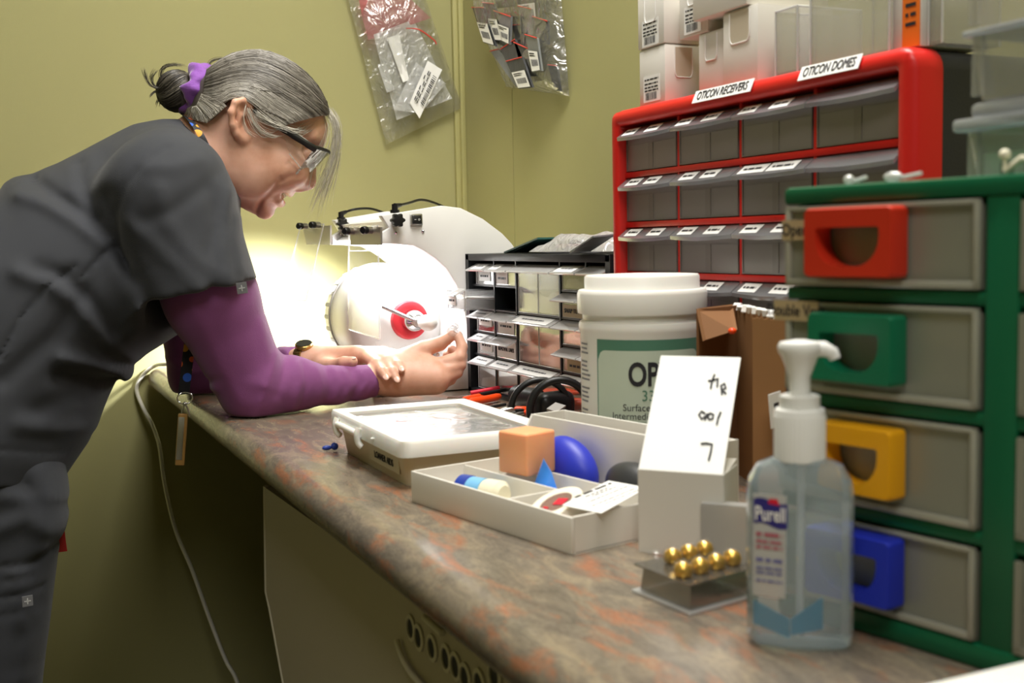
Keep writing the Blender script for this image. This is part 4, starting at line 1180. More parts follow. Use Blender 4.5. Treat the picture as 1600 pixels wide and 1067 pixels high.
for k in range(4):
    z0, z1 = zz[k]+.001, ze[k]-.001
    x0, x1 = .022, GW-.002
    b = B(GT); open_box(b, x0, x1, -.19, -.001, z0, z1-.003, .0016)
    d = b.build('drawer', 'chestdr', gc, 0, world=True)
    def dsh(e):
        for v in e.data.vertices: v.co -= ORG[gc.name]
        return e
    b = B(GT)
    b.span(x0, x1, -.001, .0025, z0, z0+.0045, .001); b.span(x0, x0+.004, -.001, .0025, z0, z1, .001); b.span(x1-.004, x1, -.001, .0025, z0, z1, .001); b.span(x0, x1, -.001, .0025, z1-.003, z1, .001)
    dsh(b.build('front_rim', 'chestrim', d, 30))
    # handle: a square ring with a D shaped opening
    hx1 = {3: .130, 2: .127, 1: .122, 0: .098}[k]; hx0 = .067
    if k == 0: hx1, hx0 = .130, .067
    hc = (z0+z1)/2+.002; hz0, hz1 = hc-.0205, hc+.0205
    def ringpts(dz):
        xo0, xo1, zo0, zo1 = hx0, hx1, hz0, hz1
        out = rrect(xo0, xo1, zo0, zo1, .003, 6)
        a0, a1, c0_, c1_ = hx0+.009, hx1-.009, hz0+.0065, hz1-.0115
        m2 = len(out); inn = []
        rr_ = .017
        base = rrect(a0, a1, c0_, c1_, .002, 6)
        # rounded lower corners make the D shape
        for cx2, cz2, s0, r2 in ((a1-.002, c1_-.002, 0, .002), (a0+.002, c1_-.002, 90, .002), (a0+rr_, c0_+rr_, 180, rr_), (a1-rr_, c0_+rr_, 270, rr_)):
            for q in range(7):
                an = R(s0+90*q/6); inn.append((cx2+r2*math.cos(an), min(cz2+r2*math.sin(an), c1_)))
        return out, inn
    out, inn = ringpts(0)
    m2 = len(out)
    lay = [[(p[0], .001, p[1]) for p in out], [(p[0], .013, p[1]) for p in out], [(hx0+(p[0]-hx0)*.97+.0009, .0155, hc+(p[1]-hc)*.96) for p in out], [(p[0], .0155, p[1]) for p in inn], [(p[0], .001, p[1]) for p in inn]]
    vv = [p for L_ in lay for p in L_]
    b = B(GT); b.mesh(vv, [(q*m2+i, q*m2+(i+1) % m2, (q+1)*m2+(i+1) % m2, (q+1)*m2+i) for q in range(4) for i in range(m2)])
    dsh(b.build('handle', hm[k], d, 40, label=hn[k]+' ring handle with D shaped opening'))
    # drawer contents seen hazily through the front
    b = B(GT); rnd = random.Random(k+3)
    for q in range(26):
        b.box((rnd.uniform(x0+.012, x1-.012), rnd.uniform(-.16, -.02), z0+.006+rnd.uniform(0, .022)), (rnd.uniform(.008, .026), rnd.uniform(.006, .02), rnd.uniform(.002, .01)), Matrix.Rotation(rnd.uniform(0, 3), 3, 'Z') @ Matrix.Rotation(rnd.uniform(-.5, .5), 3, 'X'))
    dsh(b.build('contents', ['tan', 'grey', 'ivory', 'lgreen'][k] if k else 'grey', d, 0, kind='stuff'))
    if k in (2, 3):
        word = 'Open' if k == 3 else 'Double Vent'
        wz = (z0+z1)/2+(.010 if k == 3 else .022)
        xa_, xb_ = ((GW-.0005, GW-.021) if k == 3 else (GW+.006, GW-.029))
        fr = GT @ frame(((xa_+xb_)/2, .0032, wz), (-1, 0, 0), (0, 0, 1))
        b = B(fr); b.box((0, 0, 0), (xa_-xb_, .0125, .0005)); e = dsh(b.build('drawer_label', 'tan', d, 0, label='tan label reading '+word))
        t_ = text('lettering', word, .0105, fr @ Matrix.Translation((0, 0, .0004)), 'ink', d, sx=.84); dsh(t_)
    if k == 2:
        b = B(GT); b.quadslab((.064, -.006, z1-.006), (.030, -.006, z1-.005), (.029, -.006, z1-.024), (.063, -.006, z1-.022), .001); dsh(b.build('kraft_note', 'tan', d, 0))
    # the drawer of the second bank at the frame edge
    b = B(GT); open_box(b, GW0+.005, -.001, -.19, -.001, z0, z1-.003, .0016)
    b.span(GW0+.005, -.001, -.001, .002, z0, z0+.004); b.span(-.005, -.001, -.001, .002, z0, z1-.002)
    b.build('drawer', 'chestdr', gc, 0, world=True)
# frosted totes standing on the chest
ty = .362
tx1 = (0.5054, 0.362, 1.075)[0]; tx0 = tx1-.20
zc = H+GH+.0006
def tote(label, z0, z1, x1, lid):
    t = thing('storage_tote', label, 'tote', ((tx0+x1)/2, ty-.06, z0), 0, 'frosted totes on the green chest')
    b = B(); taper(b, tx0, x1, ty-.12, ty, z0, z1, .004, .006, 3)
    bmesh.ops.delete(b.bm, geom=[f for f in b.bm.faces if f.normal.z > .9 and f.calc_center_median().z > z1-.001], context='FACES')
    b.build('tote_body', 'tote', t, 40, world=True)
    b = B()
    for x in (x1-.004, x1-.045, x1-.09): b.span(x-.007, x, ty-.002, ty+.0012, z0+.002, z1)
    b.build('corner_rib', 'tote', t, 0, world=True, kind='stuff')
    if lid:
        b = B(); b.span(tx0-.003, x1+.005, ty-.125, ty+.005, z1+.0005, z1+.008, .002); b.span(tx0+.004, x1-.002, ty-.118, ty-.002, z1+.008, z1+.017, .003); b.build('tote_lid', 'totelid', t, 40, world=True)
    return t
zl = (0.5051, 0.367, 1.079)[2]
tote('lower frosted tote with pale blue lid on the green chest', zc, zl, tx1, True)
t2 = tote('upper frosted tote stacked on the pale blue lid', zl+.0185, (0.507, 0.362, 1.134)[2], tx1-.002, False)
b = B(); b.span(tx0, tx1+.001, ty-.121, ty+.003, (0.507, 0.362, 1.134)[2], (0.5071, 0.362, 1.138)[2], .002); b.build('tote_rim', 'totelid', t2, 40, world=True)
t3 = tote('topmost frosted tote cut off by the top right corner', (0.5071, 0.362, 1.138)[2]+.001, (0.5071, 0.362, 1.138)[2]+.08, tx1+.001, False)
b = B(); fr = frame((tx1-.026, ty-.006, zl-.022), (-1, 0, 0), (0, 0, 1)); b.tf = fr; b.box((0, 0, 0), (.032, .018, .0006)); b.mi = 1; b.box((.001, 0, .0005), (.010, .007, .0004))
o = b.build('paper_slip', ['paper', 'greyink'], None, 0); recenter(o); tag(o, 'small paper slip with grey square inside the lower tote', 'paper')
b = B(); rnd = random.Random(9)
for k in range(16):
    p = Vector((rnd.uniform(tx0+.02, tx1-.02), ty-.02-rnd.random()*.05, (0.5071, 0.362, 1.138)[2]+.008)); b.tube([p, p+Vector((rnd.uniform(-.006, .006), 0, .006+rnd.random()*.006))], .0016, 6)
o = b.build('loose_tubes', 'tan', None, 0, kind='stuff'); recenter(o); tag(o, 'loose tan tubing bits inside the topmost tote', 'tubing')
b = B(); b.span(tx1-.075, tx1-.05, ty-.03, ty-.012, (0.5071, 0.362, 1.138)[2]+.004, (0.5071, 0.362, 1.138)[2]+.010, .002)
o = b.build('blue_tool', 'navy', None, 30); recenter(o); tag(o, 'dark blue stick lying inside the topmost tote', 'tool')
# small bits lying on the chest top at its front edge
for k, (x, lab) in enumerate(((.113, 'tiny clear dome bit farther along the chest top'), (.082, 'larger clear dome bit near the middle of the chest top'))):
    b = B(GT); b.ball((x, -.006, GH+.003), (.0035+.003*k, .003, .003), 12, 8); b.tube([(x-.004, -.006, GH+.002), (x-.012-.006*k, -.007, GH+.004)], .0012, 6)
    o = b.build('dome_tip', 'clearedge', None, 40); tag(recenter(o), lab, 'ear tip')
b = B(GT); b.tube([(.012, -.004, GH+.0015), (.004, -.006, GH+.008), (-.006, -.008, GH+.006)], .0018, 8); b.ball((.012, -.004, GH+.0105), .003, 12, 8); b.tube([(.012, -.004, GH+.0015), (.012, -.004, GH+.009)], .001, 6)
o = b.build('thin_tube', 'ivory', None, 40); tag(recenter(o), 'curled ivory tube bit on the chest top before the totes', 'tubing')

# ================================================================ sanitiser pump bottle
bc_ = Vector((0.5216, 0.4592, 0.78)); bc_ += Vector((.003, .008, 0))
ang = math.atan2(-bc_.y+.89, -bc_.x)      # towards the camera
bt = thing('pump_bottle', 'clear hand sanitiser pump bottle with white pump before the green chest', 'bottle', (bc_.x, bc_.y, H), ang)
bt.scale = (.96, .96, .945)
bw, bd = .0315, .0215
def bsec(k, z, kx=1.0):
    pts = []
    for px_, py_ in ((.9, -.16), (.62, -.86), (.25, -1.0), (-.4, -1.0), (-.85, -.75), (-1, -.2), (-1, .2), (-.85, .75), (-.4, 1.0), (.25, 1.0), (.55, .92), (.78, .42)):
        pts.append((px_*bd*k*kx, py_*bw*k, z))
    return pts
def rsec(r, z, n=12):
    # circle matched to the section's starting direction
    out = []
    for p in bsec(1, z):
        a = math.atan2(p[1]/bw, p[0]/bd); out.append((r*math.cos(a), r*math.sin(a), z))
    return out
secs = [bsec(.86, .0015), bsec(.97, .004), bsec(1, .010), bsec(1, .098), bsec(.97, .104), bsec(.80, .1135), rsec(.0150, .1185), rsec(.0135, .121), rsec(.0135, .127)]
def loft(b, secs, caps=True):
    m3 = len(secs[0]); vv = [p for s_ in secs for p in s_]
    ff = [(k*m3+i, k*m3+(i+1) % m3, (k+1)*m3+(i+1) % m3, (k+1)*m3+i) for k in range(len(secs)-1) for i in range(m3)]
    if caps: ff += [tuple(range(m3))[::-1], tuple(range((len(secs)-1)*m3, len(secs)*m3))]
    b.mesh(vv, ff)
b = B(); loft(b, secs); b.build('bottle_body', 'gel', bt, 32)
b = B(); b.lathe([(.0138, .116), (.0150, .117), (.0150, .1475), (.0145, .1485), (.012, .149), (.012, .1565), (.011, .157)], (0, 0, 0), (0, 0, 1), 36); b.build('pump_collar', 'white', bt, 40)
b = B()
for k in range(36):
    a = k*math.pi/18; b.box((.0151*math.cos(a), .0151*math.sin(a), .131), (.0006, .0011, .027), Matrix.Rotation(a, 3, 'Z'))
b.build('collar_ribs', 'white', bt, 0, kind='stuff')
b = B(); b.lathe([(.0062, .157), (.0062, .168), (.0105, .180), (.0128, .184), (.0132, .187), (.012, .1895), (.004, .191)], (0, 0, 0), (0, 0, 1), 32)
b.tube([(0, .004, .185), (0, .014, .1855), (0, .019, .183), (0, .0205, .1795)], [.0052, .0048, .004, .0034], 12); b.build('pump_head', 'white', bt, 40)
b = B(); b.tube([(0, 0, .006), (0, .001, .12)], .0022, 8); b.build('dip_tube', 'clearedge', bt, 40)
# front labels lie on the broad left facet
pA, pB = Vector((.62*bd, -.86*bw, 0)), Vector((.9*bd, -.16*bw, 0))
lx = (pB-pA).normalized(); wF = (pB-pA).length
pA2 = Vector((.25*bd, -1.0*bw, 0))
nF = Vector((lx.y, -lx.x, 0))
if nF.x < 0: nF = -nF
def bl(u, z): return pA+(pB-pA)*u+Vector((0, 0, z))+nF*.0006
b = B(); b.mesh([bl(.0, .034), bl(.86, .034), bl(.9, .098), bl(0, .098)], [(0, 1, 2, 3)]); b.build('front_label', 'labelw', bt, 0)
b = B(); b.mesh([bl(0, .016), bl(.98, .010), bl(.98, .022), bl(0, .031)], [(0, 1, 2, 3)])
pC, pD = Vector((.78*bd, .42*bw, 0)), Vector((.55*bd, .92*bw, 0))
b.mesh([pB+Vector((.0006, 0, .012)), pC+Vector((.0006, .0003, .016)), pC+Vector((.0006, .0003, .036)), pB+Vector((.0006, 0, .022))], [(0, 1, 2, 3)])
b.build('blue_band', 'paleblue', bt, 0, label='pale blue label band')
n_ = 10
b = B(); vv = []
for i in range(n_+1):
    u = .02+.90*i/n_; wv = .0016*math.sin(i/n_*math.pi*1.7+.4)
    vv += [bl(u, .0785+wv)+nF*.0004, bl(u, .094+wv)+nF*.0004]
b.mesh(vv, [(2*i, 2*i+2, 2*i+3, 2*i+1) for i in range(n_)]); b.build('logo_banner', 'purple', bt, 0, label='purple waved logo banner')
b = B(); b.mesh([bl(.40, .0925)+nF*.0006, bl(.72, .0915)+nF*.0006, bl(.66, .0955)+nF*.0006, bl(.46, .0955)+nF*.0006], [(0, 1, 2, 3)]); b.build('logo_swoosh', 'redlab', bt, 0, label='red swoosh over the logo')
fr = frame(bl(.47, .0855)+nF*.0008, lx, (0, 0, 1))
text('lettering', 'Purell', .0125, fr, 'paper', bt, fit=wF*.80, th=.0001, offset=.0002)
for z, h, m_, sd in ((.0730, .0022, 'printred', 1), (.0685, .0016, 'printred', 2), (.0650, .0016, 'printred', 3), (.0570, .0022, 'printblue', 4), (.052, .0013, 'printblue', 5), (.049, .0013, 'printblue', 6), (.044, .0013, 'printblue', 7)):
    b = B(); printlines(b, frame(bl(.45, z)+nF*.0004, lx, (0, 0, 1)), -wF*.36, wF*.34, (0,), h, sd); b.build('print_line', m_, bt, 0)

# ================================================================ blister tray of gold domes
bl0, bl1, bl2 = Vector((0.6562, 0.504, 0.78)), Vector((0.5953, 0.4971, 0.78)), Vector((0.6066, 0.4353, 0.78))
bp = thing('blister_pack', 'smoky blister pack of gold ear domes before the white carton', 'blister pack', ((bl0+bl2)/2))
e1 = bl0-bl1; e2 = bl2-bl1
def bq(u, v, z): return bl1+e1*u+e2*v+Vector((0, 0, z))
b = B(); b.quadslab(bq(0, 0, .0012), bq(1, 0, .0012), bq(1, 1, .0012), bq(0, 1, .0012), .0014); b.build('base_flange', 'clearedge', bp, 0, world=True)
b = B(); k0 = .07
lo = [bq(k0, k0, .002), bq(1-k0, k0, .002), bq(1-k0, 1-k0, .002), bq(k0, 1-k0, .002)]; hi = [bq(k0+.03, k0+.03, .019), bq(1-k0-.03, k0+.03, .019), bq(1-k0-.03, 1-k0-.03, .019), bq(k0+.03, 1-k0-.03, .019)]
b.mesh(lo+hi, [(4, 5, 6, 7)]+[(i, (i+1) % 4, 4+(i+1) % 4, 4+i) for i in range(4)]); b.build('blister_tray', 'smoke', bp, 0, world=True)
b = B(); b.quadslab(bq(.02, .02, .0195), bq(.98, .02, .0195), bq(.98, .98, .0195), bq(.02, .98, .0195), .0012); b.build('top_flange', 'smoke', bp, 0, world=True)
for i in range(2):
    for j in range(4):
        u, v = .27+.46*i, .14+.24*j
        p = bq(u, v, .020)
        b = B(); b.lathe([(.0085, 0), (.0083, .004), (.0068, .0085), (.004, .011), (.0008, .012)], p, (0, 0, 1), 20); dm = b.build('blister_dome', 'acryl', bp, 50, world=True)
        if (i, j) == (1, 0): continue
        b = B(); b.lathe([(.0044, 0), (.0060, .002), (.0063, .0045), (.0052, .0080), (.0024, .0100), (.0006, .0103)], p, (0, 0, 1), 18); b.build('gold_dome', 'gold', bp, 50, world=True, label='shiny gold dome')

# ================================================================ hanging bags
def hangbag(name, label, cs, normal, thick, seed, n=20):
    """film bag: two skins over four corners, closed at the rim"""
    rnd = random.Random(seed); p = [Vector(c) for c in cs]; nn_ = Vector(normal)
    ph = [(rnd.uniform(2, 7), rnd.uniform(2, 9), rnd.uniform(0, 6)) for _ in range(5)]
    b = B(); vv = []; ff = []
    for s in (1, .08):
        for j in range(n+1):
            for i in range(n+1):
                u, v = i/n, j/n
                q = p[0].lerp(p[1], u).lerp(p[3].lerp(p[2], u), v)
                e = (16*u*(1-u)*min(1, 1.0*v+.0)*(1-v))**.5
                e = min(1, e*(1.25 if v > .3 else .9))
                w = sum(math.sin(a*u+c*v+o_) for a, c, o_ in ph)/5
                vv.append(q+nn_*(thick*s*e*(.8+.35*w)+.002))
    m4 = (n+1)**2
    for s in range(2):
        for j in range(n):
            for i in range(n):
                a = s*m4+j*(n+1)+i; ff.append((a, a+1, a+n+2, a+n+1))
    b.mesh(vv, ff)
    c = sum(p, Vector())/4
    t = thing(name, label, 'bag', (c.x, c.y, min(q.z for q in p)))
    b.build('bag_film', 'bag', t, 60, world=True)
    def at(u, v, d): return p[0].lerp(p[1], u).lerp(p[3].lerp(p[2], u), v)+nn_*(d*thick+.002)
    return t, at
bx_ = 2.372
c1 = ((2.375, 0.1911, 1.617), (2.375, 0.0303, 1.651), (2.375, -0.0839, 1.322), (2.375, 0.0968, 1.237))
bag1, at1 = hangbag('hanging_bag', 'clear film bag with pink packet hanging on the end wall', c1, (-1, 0, 0), .035, 11)
def patch(at, uv, d, m, name, parent, label=None, n=8, wav=.08, seed=0, print_=False):
    rnd = random.Random(seed); q = [Vector((*x, 0)) for x in uv]
    vv = []
    for j in range(n+1):
        for i in range(n+1):
            s_ = q[0].lerp(q[1], i/n).lerp(q[3].lerp(q[2], i/n), j/n)
            vv.append(at(s_.x, s_.y, d+wav*math.sin(i*1.1+seed)*math.sin(j*.9+seed)))
    b = B(); b.mesh(vv, [(j*(n+1)+i, j*(n+1)+i+1, (j+1)*(n+1)+i+1, (j+1)*(n+1)+i) for j in range(n) for i in range(n)])
    if print_:
        b.mi = 1
        def L_(u, v): 
            s_ = q[0].lerp(q[1], u).lerp(q[3].lerp(q[2], u), v); return at(s_.x, s_.y, d+.14)
        for k in range(3):
            for w in range(6):
                u0 = .12+.12*w
                if rnd.random() < .8: b.poly([L_(u0, .14+.11*k), L_(u0+.09, .14+.11*k), L_(u0+.09, .20+.11*k), L_(u0, .20+.11*k)])
        u0 = .2
        while u0 < .8:
            w = rnd.choice((.012, .022)); b.poly([L_(u0, .6), L_(u0+w, .6), L_(u0+w, .86), L_(u0, .86)]); u0 += w+rnd.choice((.014, .026))
    o = b.build(name, [m, 'ink'], parent, 60, label=label)
    for v in o.data.vertices: v.co -= ORG[parent.name]
    return o
patch(at1, [(.10, .20), (.62, .18), (.95, .42), (.08, .44)], .45, 'pink', 'pink_packet', bag1, 'pink see-through packet', seed=1)
patch(at1, [(.16, .42), (.72, .40), (.88, .92), (.16, .90)], .5, 'bagin', 'inner_bag', bag1, 'frosted inner bag', seed=2)
patch(at1, [(.30, .46), (.46, .46), (.42, .72), (.34, .72)], .75, 'paper', 'white_vial', bag1, 'white vial shape', wav=.03, seed=3)
patch(at1, [(.56, .64), (.84, .82), (.44, .92), (.14, .84)], .8, 'bagin', 'label_backing', bag1, wav=.03, seed=4)
patch(at1, [(.34, .84), (.70, .655), (.84, .735), (.40, .945)], .9, 'paper', 'barcode_label', bag1, 'white barcode label', wav=.02, seed=5, print_=True)
patch(at1, [(.10, .58), (.20, .58), (.22, .74), (.12, .74)], .7, 'bagin', 'side_label', bag1, wav=.02, seed=6)
b = B(); b.tube(smooth_path([at1(.56, .44, .85), at1(.72, .47, .85), at1(.86, .55, .8), at1(.88, .58, .75)], 6), .0014, 6); b.build('zip_line', 'zipred', bag1, 50, world=True, label='red zip line')
c2 = ((2.307, -0.088, 1.638), (1.902, -0.088, 1.556), (1.863, -0.088, 1.284), (2.141, -0.088, 1.337))
bag2, at2 = hangbag('hanging_bag', 'clear film bag full of dark barcoded packets on the side wall', c2, (0, 1, 0), .06, 12)
pk = [((.10, .42), (.27, .42), (.33, .70), (.15, .68), 'foil', True), ((.24, .38), (.40, .39), (.44, .66), (.32, .66), 'foil', True), ((.38, .44), (.60, .48), (.52, .68), (.42, .66), 'foil2', True),
      ((.56, .30), (.82, .28), (.80, .50), (.60, .52), 'foil', True), ((.30, .28), (.54, .26), (.57, .40), (.34, .42), 'foil', False), ((.34, .72), (.58, .64), (.68, .82), (.46, .92), 'foil', False),
      ((.14, .74), (.28, .72), (.60, .94), (.44, .98), 'foil2', False), ((.56, .66), (.86, .72), (.82, .88), (.62, .90), 'foil', False), ((.48, .80), (.72, .76), (.82, .96), (.60, .985), 'foil', True),
      ((.78, .60), (.93, .62), (.95, .84), (.82, .86), 'foil2', True), ((.84, .80), (.96, .80), (.97, .97), (.88, .97), 'foil', False), ((.70, .46), (.94, .50), (.92, .66), (.68, .64), 'foil', False),
      ((.20, .56), (.44, .60), (.40, .80), (.24, .78), 'foil2', False), ((.44, .54), (.70, .52), (.72, .70), (.48, .72), 'foil', False), ((.62, .40), (.78, .42), (.74, .60), (.60, .58), 'foil2', False)]
order = {0: 8, 1: 7, 2: 7, 8: 9, 9: 8, 5: 6, 6: 5, 7: 6}
for k, (a_, b_, c_, d_, m_, lab) in enumerate(pk):
    dd = .20+.065*order.get(k, (k*2) % 5)
    pr_ = None
    q = [at2(*w, dd) for w in (a_, b_, c_, d_)]
    cen = sum(q, Vector())/4
    lb_k = {0: 'barcoded dark packet at the left edge of the side wall bag', 1: 'barcoded dark packet second from the left edge of the side wall bag', 2: 'grey barcoded packet third from the left edge of the side wall bag',
            3: 'dark barcoded packet high in the middle of the side wall bag', 8: 'lowest barcoded packet at the bottom of the side wall bag', 9: 'grey barcoded packet at the right edge of the side wall bag'}
    t = thing('foil_packet', lb_k.get(k, 'plain %s foil packet without label in the side wall bag' % ('dark' if m_ == 'foil' else 'grey')), 'packet', cen, 0, 'packets inside the side wall bag')
    b = B(); b.quadslab(*q, .004); b.build('pouch', m_, t, 0, world=True)
    b = B(); b.tube([q[0]+Vector((0, .003, 0)), q[1]+Vector((0, .003, 0))], .0011, 6); b.build('zip_line', 'zipred', t, 0, world=True, label='red zip line')
    if lab:
        f_ = lambda u, v: q[0].lerp(q[1], u).lerp(q[3].lerp(q[2], u), v)+Vector((0, .0042, 0))
        b = B(); b.mesh([f_(.06, .42), f_(.94, .42), f_(.94, .97), f_(.06, .97)], [(0, 1, 2, 3)])
        b.mi = 1; rnd = random.Random(k); g_ = lambda u, v: f_(u, v)+Vector((0, .0004, 0))
        for r_ in range(2):
            b.poly([g_(.15, .48+.06*r_), g_(.5+.3*rnd.random(), .48+.06*r_), g_(.5+.3*rnd.random(), .51+.06*r_), g_(.15, .51+.06*r_)])
        u0 = .2
        while u0 < .8:
            w = rnd.choice((.03, .05)); b.poly([g_(u0, .66), g_(u0+w, .66), g_(u0+w, .84), g_(u0, .84)]); u0 += w+.035
        b.build('barcode_label', ['paper', 'ink'], t, 0, world=True)

# ================================================================ the person
# local frame of the person: x the way she faces, -y the side nearest the camera, z up from the floor
PO, PA = Vector((1.76, .62, 0)), math.atan2(-.988, -.152)
person = thing('person', 'woman in dark scrub top, purple sleeves and safety glasses bending over the worktop', 'person', PO, PA)

def rc(a, b, r1, r2, k=.02, sy=1.0, cut=None):
    return dict(t='rc', a=np.array(a, float), b=np.array(b, float), r1=r1, r2=r2, k=k, sy=sy, cut=cut)
def el(c, rad, k=.01, rot=None, sub=False, cut=None):
    return dict(t='el', c=np.array(c, float), rad=np.array(rad, float), rot=np.array(rot) if rot is not None else np.eye(3), k=k, sub=sub, cut=cut)
def infl(poly, W, D, k=.02, y0=0., cut=None, off=0.):
    return dict(t='po', poly=np.array(poly, float), W=W, D=D, k=k, y0=y0, cut=cut, off=off)

def poly_sd(poly, X, Z, soft=False):
    d = np.full(X.shape, 1e9 if not soft else 0.); ins = np.zeros(X.shape, bool)
    n = len(poly)
    for i in range(n):
        ax, az = poly[i]; bx, bz = poly[(i+1) % n]
        ex, ez = bx-ax, bz-az
        wx, wz = X-ax, Z-az
        t = np.clip((wx*ex+wz*ez)/(ex*ex+ez*ez+1e-12), 0, 1)
        q = (wx-ex*t)**2+(wz-ez*t)**2
        if soft: d = d+np.maximum(q, 1e-8)**-4
        else: d = np.minimum(d, q)
        c = (az > Z) != (bz > Z)
        if abs(ez) > 1e-12: ins ^= c & (X < ex*(Z-az)/ez+ax)
    d = d**-.125 if soft else np.sqrt(d)
    return np.where(ins, -d, d)

def prim_eval(p, P):
    if p['t'] == 'rc':
        ab = p['b']-p['a']; L2 = ab@ab+1e-12
        w = P-p['a']
        h = np.clip(w@ab/L2, 0, 1)
        v = w-h[:, None]*ab
        if p['sy'] != 1: v = v*np.array([1, 1/p['sy'], 1])
        return np.sqrt((v*v).sum(1))-(p['r1']+(p['r2']-p['r1'])*h)
    if p['t'] == 'el':
        q = (P-p['c'])@p['rot']
        k0 = np.sqrt(((q/p['rad'])**2).sum(1)); k1 = np.sqrt(((q/p['rad']**2)**2).sum(1))+1e-9
        return k0*(k0-1)/k1
    d2 = poly_sd(p['poly'], P[:, 0], P[:, 2], True)-p['off']
    W = (p['W'](P[:, 0], P[:, 2]) if callable(p['W']) else p['W'])+p['off']
    D = p['D']
    g = np.sqrt((np.maximum(D+d2, 0)/D)**2+((P[:, 1]-p['y0'])/W)**2)-1
    return g*D*.8

def prim_bound(p):
    if p['t'] == 'rc':
        c = (p['a']+p['b'])/2; r = np.linalg.norm(p['b']-p['a'])/2+max(p['r1'], p['r2'])*max(1, p['sy'])
    elif p['t'] == 'el':
        c = p['c']; r = p['rad'].max()
    else:
        lo, hi = p['poly'].min(0), p['poly'].max(0)
        W = .22 if callable(p['W']) else p['W']
        c = np.array([(lo[0]+hi[0])/2, p['y0'], (lo[1]+hi[1])/2]); r = np.linalg.norm(hi-lo)/2+W
    return c, r

def sdf_eval(prims, P, post=None):
    f = np.full(len(P), .2)
    for p in prims:
        d = prim_eval(p, P)
        if p['cut'] is not None:
            o, n = p['cut']; d = np.maximum(d, (P-np.array(o))@np.array(n))
        k = p['k']
        if p.get('sub'):
            h = np.clip(.5-.5*(f+d)/k, 0, 1); f = f*(1-h)-d*h+k*h*(1-h)
        else:
            h = np.clip(.5+.5*(d-f)/k, 0, 1); f = f*h+d*(1-h)-k*h*(1-h)
    if post: f = post(P, f)
    return f

def surface(prims, h, post=None, Bn=14, slack=.05):
    """surface nets over the blocks that the surface crosses"""
    bounds = [prim_bound(p) for p in prims]
    lo = np.min([c-r for c, r in bounds], 0)-.02; hi = np.max([c+r for c, r in bounds], 0)+.02
    bs = Bn*h; nb = np.ceil((hi-lo)/bs).astype(int)
    half = bs*.8661
    g = np.stack(np.meshgrid(*[np.arange(k) for k in nb], indexing='ij'), -1).reshape(-1, 3)
    cen = lo+(g+.5)*bs
    near = np.zeros(len(cen), bool)
    for c, r in bounds: near |= np.linalg.norm(cen-c, axis=1) < r+half+.01
    g = g[near]; cen = cen[near]
    fc = sdf_eval(prims, cen, post)
    keep = np.abs(fc) < half*1.5+slack*.3
    g = g[keep]; cen = cen[keep]
    N = nb*Bn+2
    ax = np.arange(Bn+2)-1
    off = np.stack(np.meshgrid(ax, ax, ax, indexing='ij'), -1)      # one extra sample below, so each block owns its edges
    key = lambda I: (I[..., 0].astype(np.int64)*N[1]+I[..., 1])*N[2]+I[..., 2]
    V = {}; allv = []; allk = []; quads = []
    for gi, c in zip(g, cen):
        base = gi*Bn
        I = base+off
        P = (lo+I*h).reshape(-1, 3)
        sel = [p for p, (bc, br) in zip(prims, bounds) if np.linalg.norm(c-bc) < br+half+h*2+max(p['k'], .008)*2.6]
        if not sel: continue
        f = sdf_eval(sel, P, post).reshape(off.shape[:3])
        s = f < 0
        if s.all() or not s.any(): continue
        # cell vertices for all cells of the padded block
        n = Bn+1
        c8 = [s[i:i+n, j:j+n, k:k+n] for i in (0, 1) for j in (0, 1) for k in (0, 1)]
        cnt = sum(x.astype(int) for x in c8)
        act = (cnt > 0) & (cnt < 8)
        idx = np.argwhere(act)
        acc = np.zeros((len(idx), 3)); num = np.zeros(len(idx))
        for d in range(3):
            o1, o2 = [q for q in range(3) if q != d]
            for u in (0, 1):
                for v in (0, 1):
                    a = idx.copy(); a[:, o1] += u; a[:, o2] += v
                    b_ = a.copy(); b_[:, d] += 1
                    fa = f[a[:, 0], a[:, 1], a[:, 2]]; fb_ = f[b_[:, 0], b_[:, 1], b_[:, 2]]
                    cr = (fa < 0) != (fb_ < 0)
                    t = np.where(cr, fa/np.where(cr, fa-fb_, 1), 0)
                    pt = a.astype(float); pt[:, d] += t
                    acc += pt*cr[:, None]; num += cr
        pos = lo+(acc/num[:, None]+base-1)*h
        allv.append(pos); allk.append(key(idx+base-1))
        # quads for edges starting at samples 1..Bn (owned)
        for d in range(3):
            o1, o2 = [q for q in range(3) if q != d]
            sl = [slice(1, Bn+1)]*3
            A_ = s[tuple(sl)]
            sl2 = list(sl); sl2[d] = slice(2, Bn+2)
            B_ = s[tuple(sl2)]
            e = np.argwhere(A_ != B_)+1
            if not len(e): continue
            flip = s[e[:, 0], e[:, 1], e[:, 2]]
            q4 = []
            for u, v in ((0, 0), (-1, 0), (-1, -1), (0, -1)):
                cidx = e.copy(); cidx[:, o1] += u; cidx[:, o2] += v
                q4.append(key(cidx+base-1))
            q4 = np.stack(q4, 1)
            if d == 1: flip = ~flip
            q4[~flip] = q4[~flip][:, ::-1]
            quads.append(q4)
    K = np.concatenate(allk); Vv = np.concatenate(allv); Q = np.concatenate(quads)
    uk, first = np.unique(K, return_index=True)
    Vv = Vv[first]
    fi = np.searchsorted(uk, Q)
    fi = np.clip(fi, 0, len(uk)-1)
    ok = (uk[fi] == Q).all(1)
    return Vv, fi[ok]

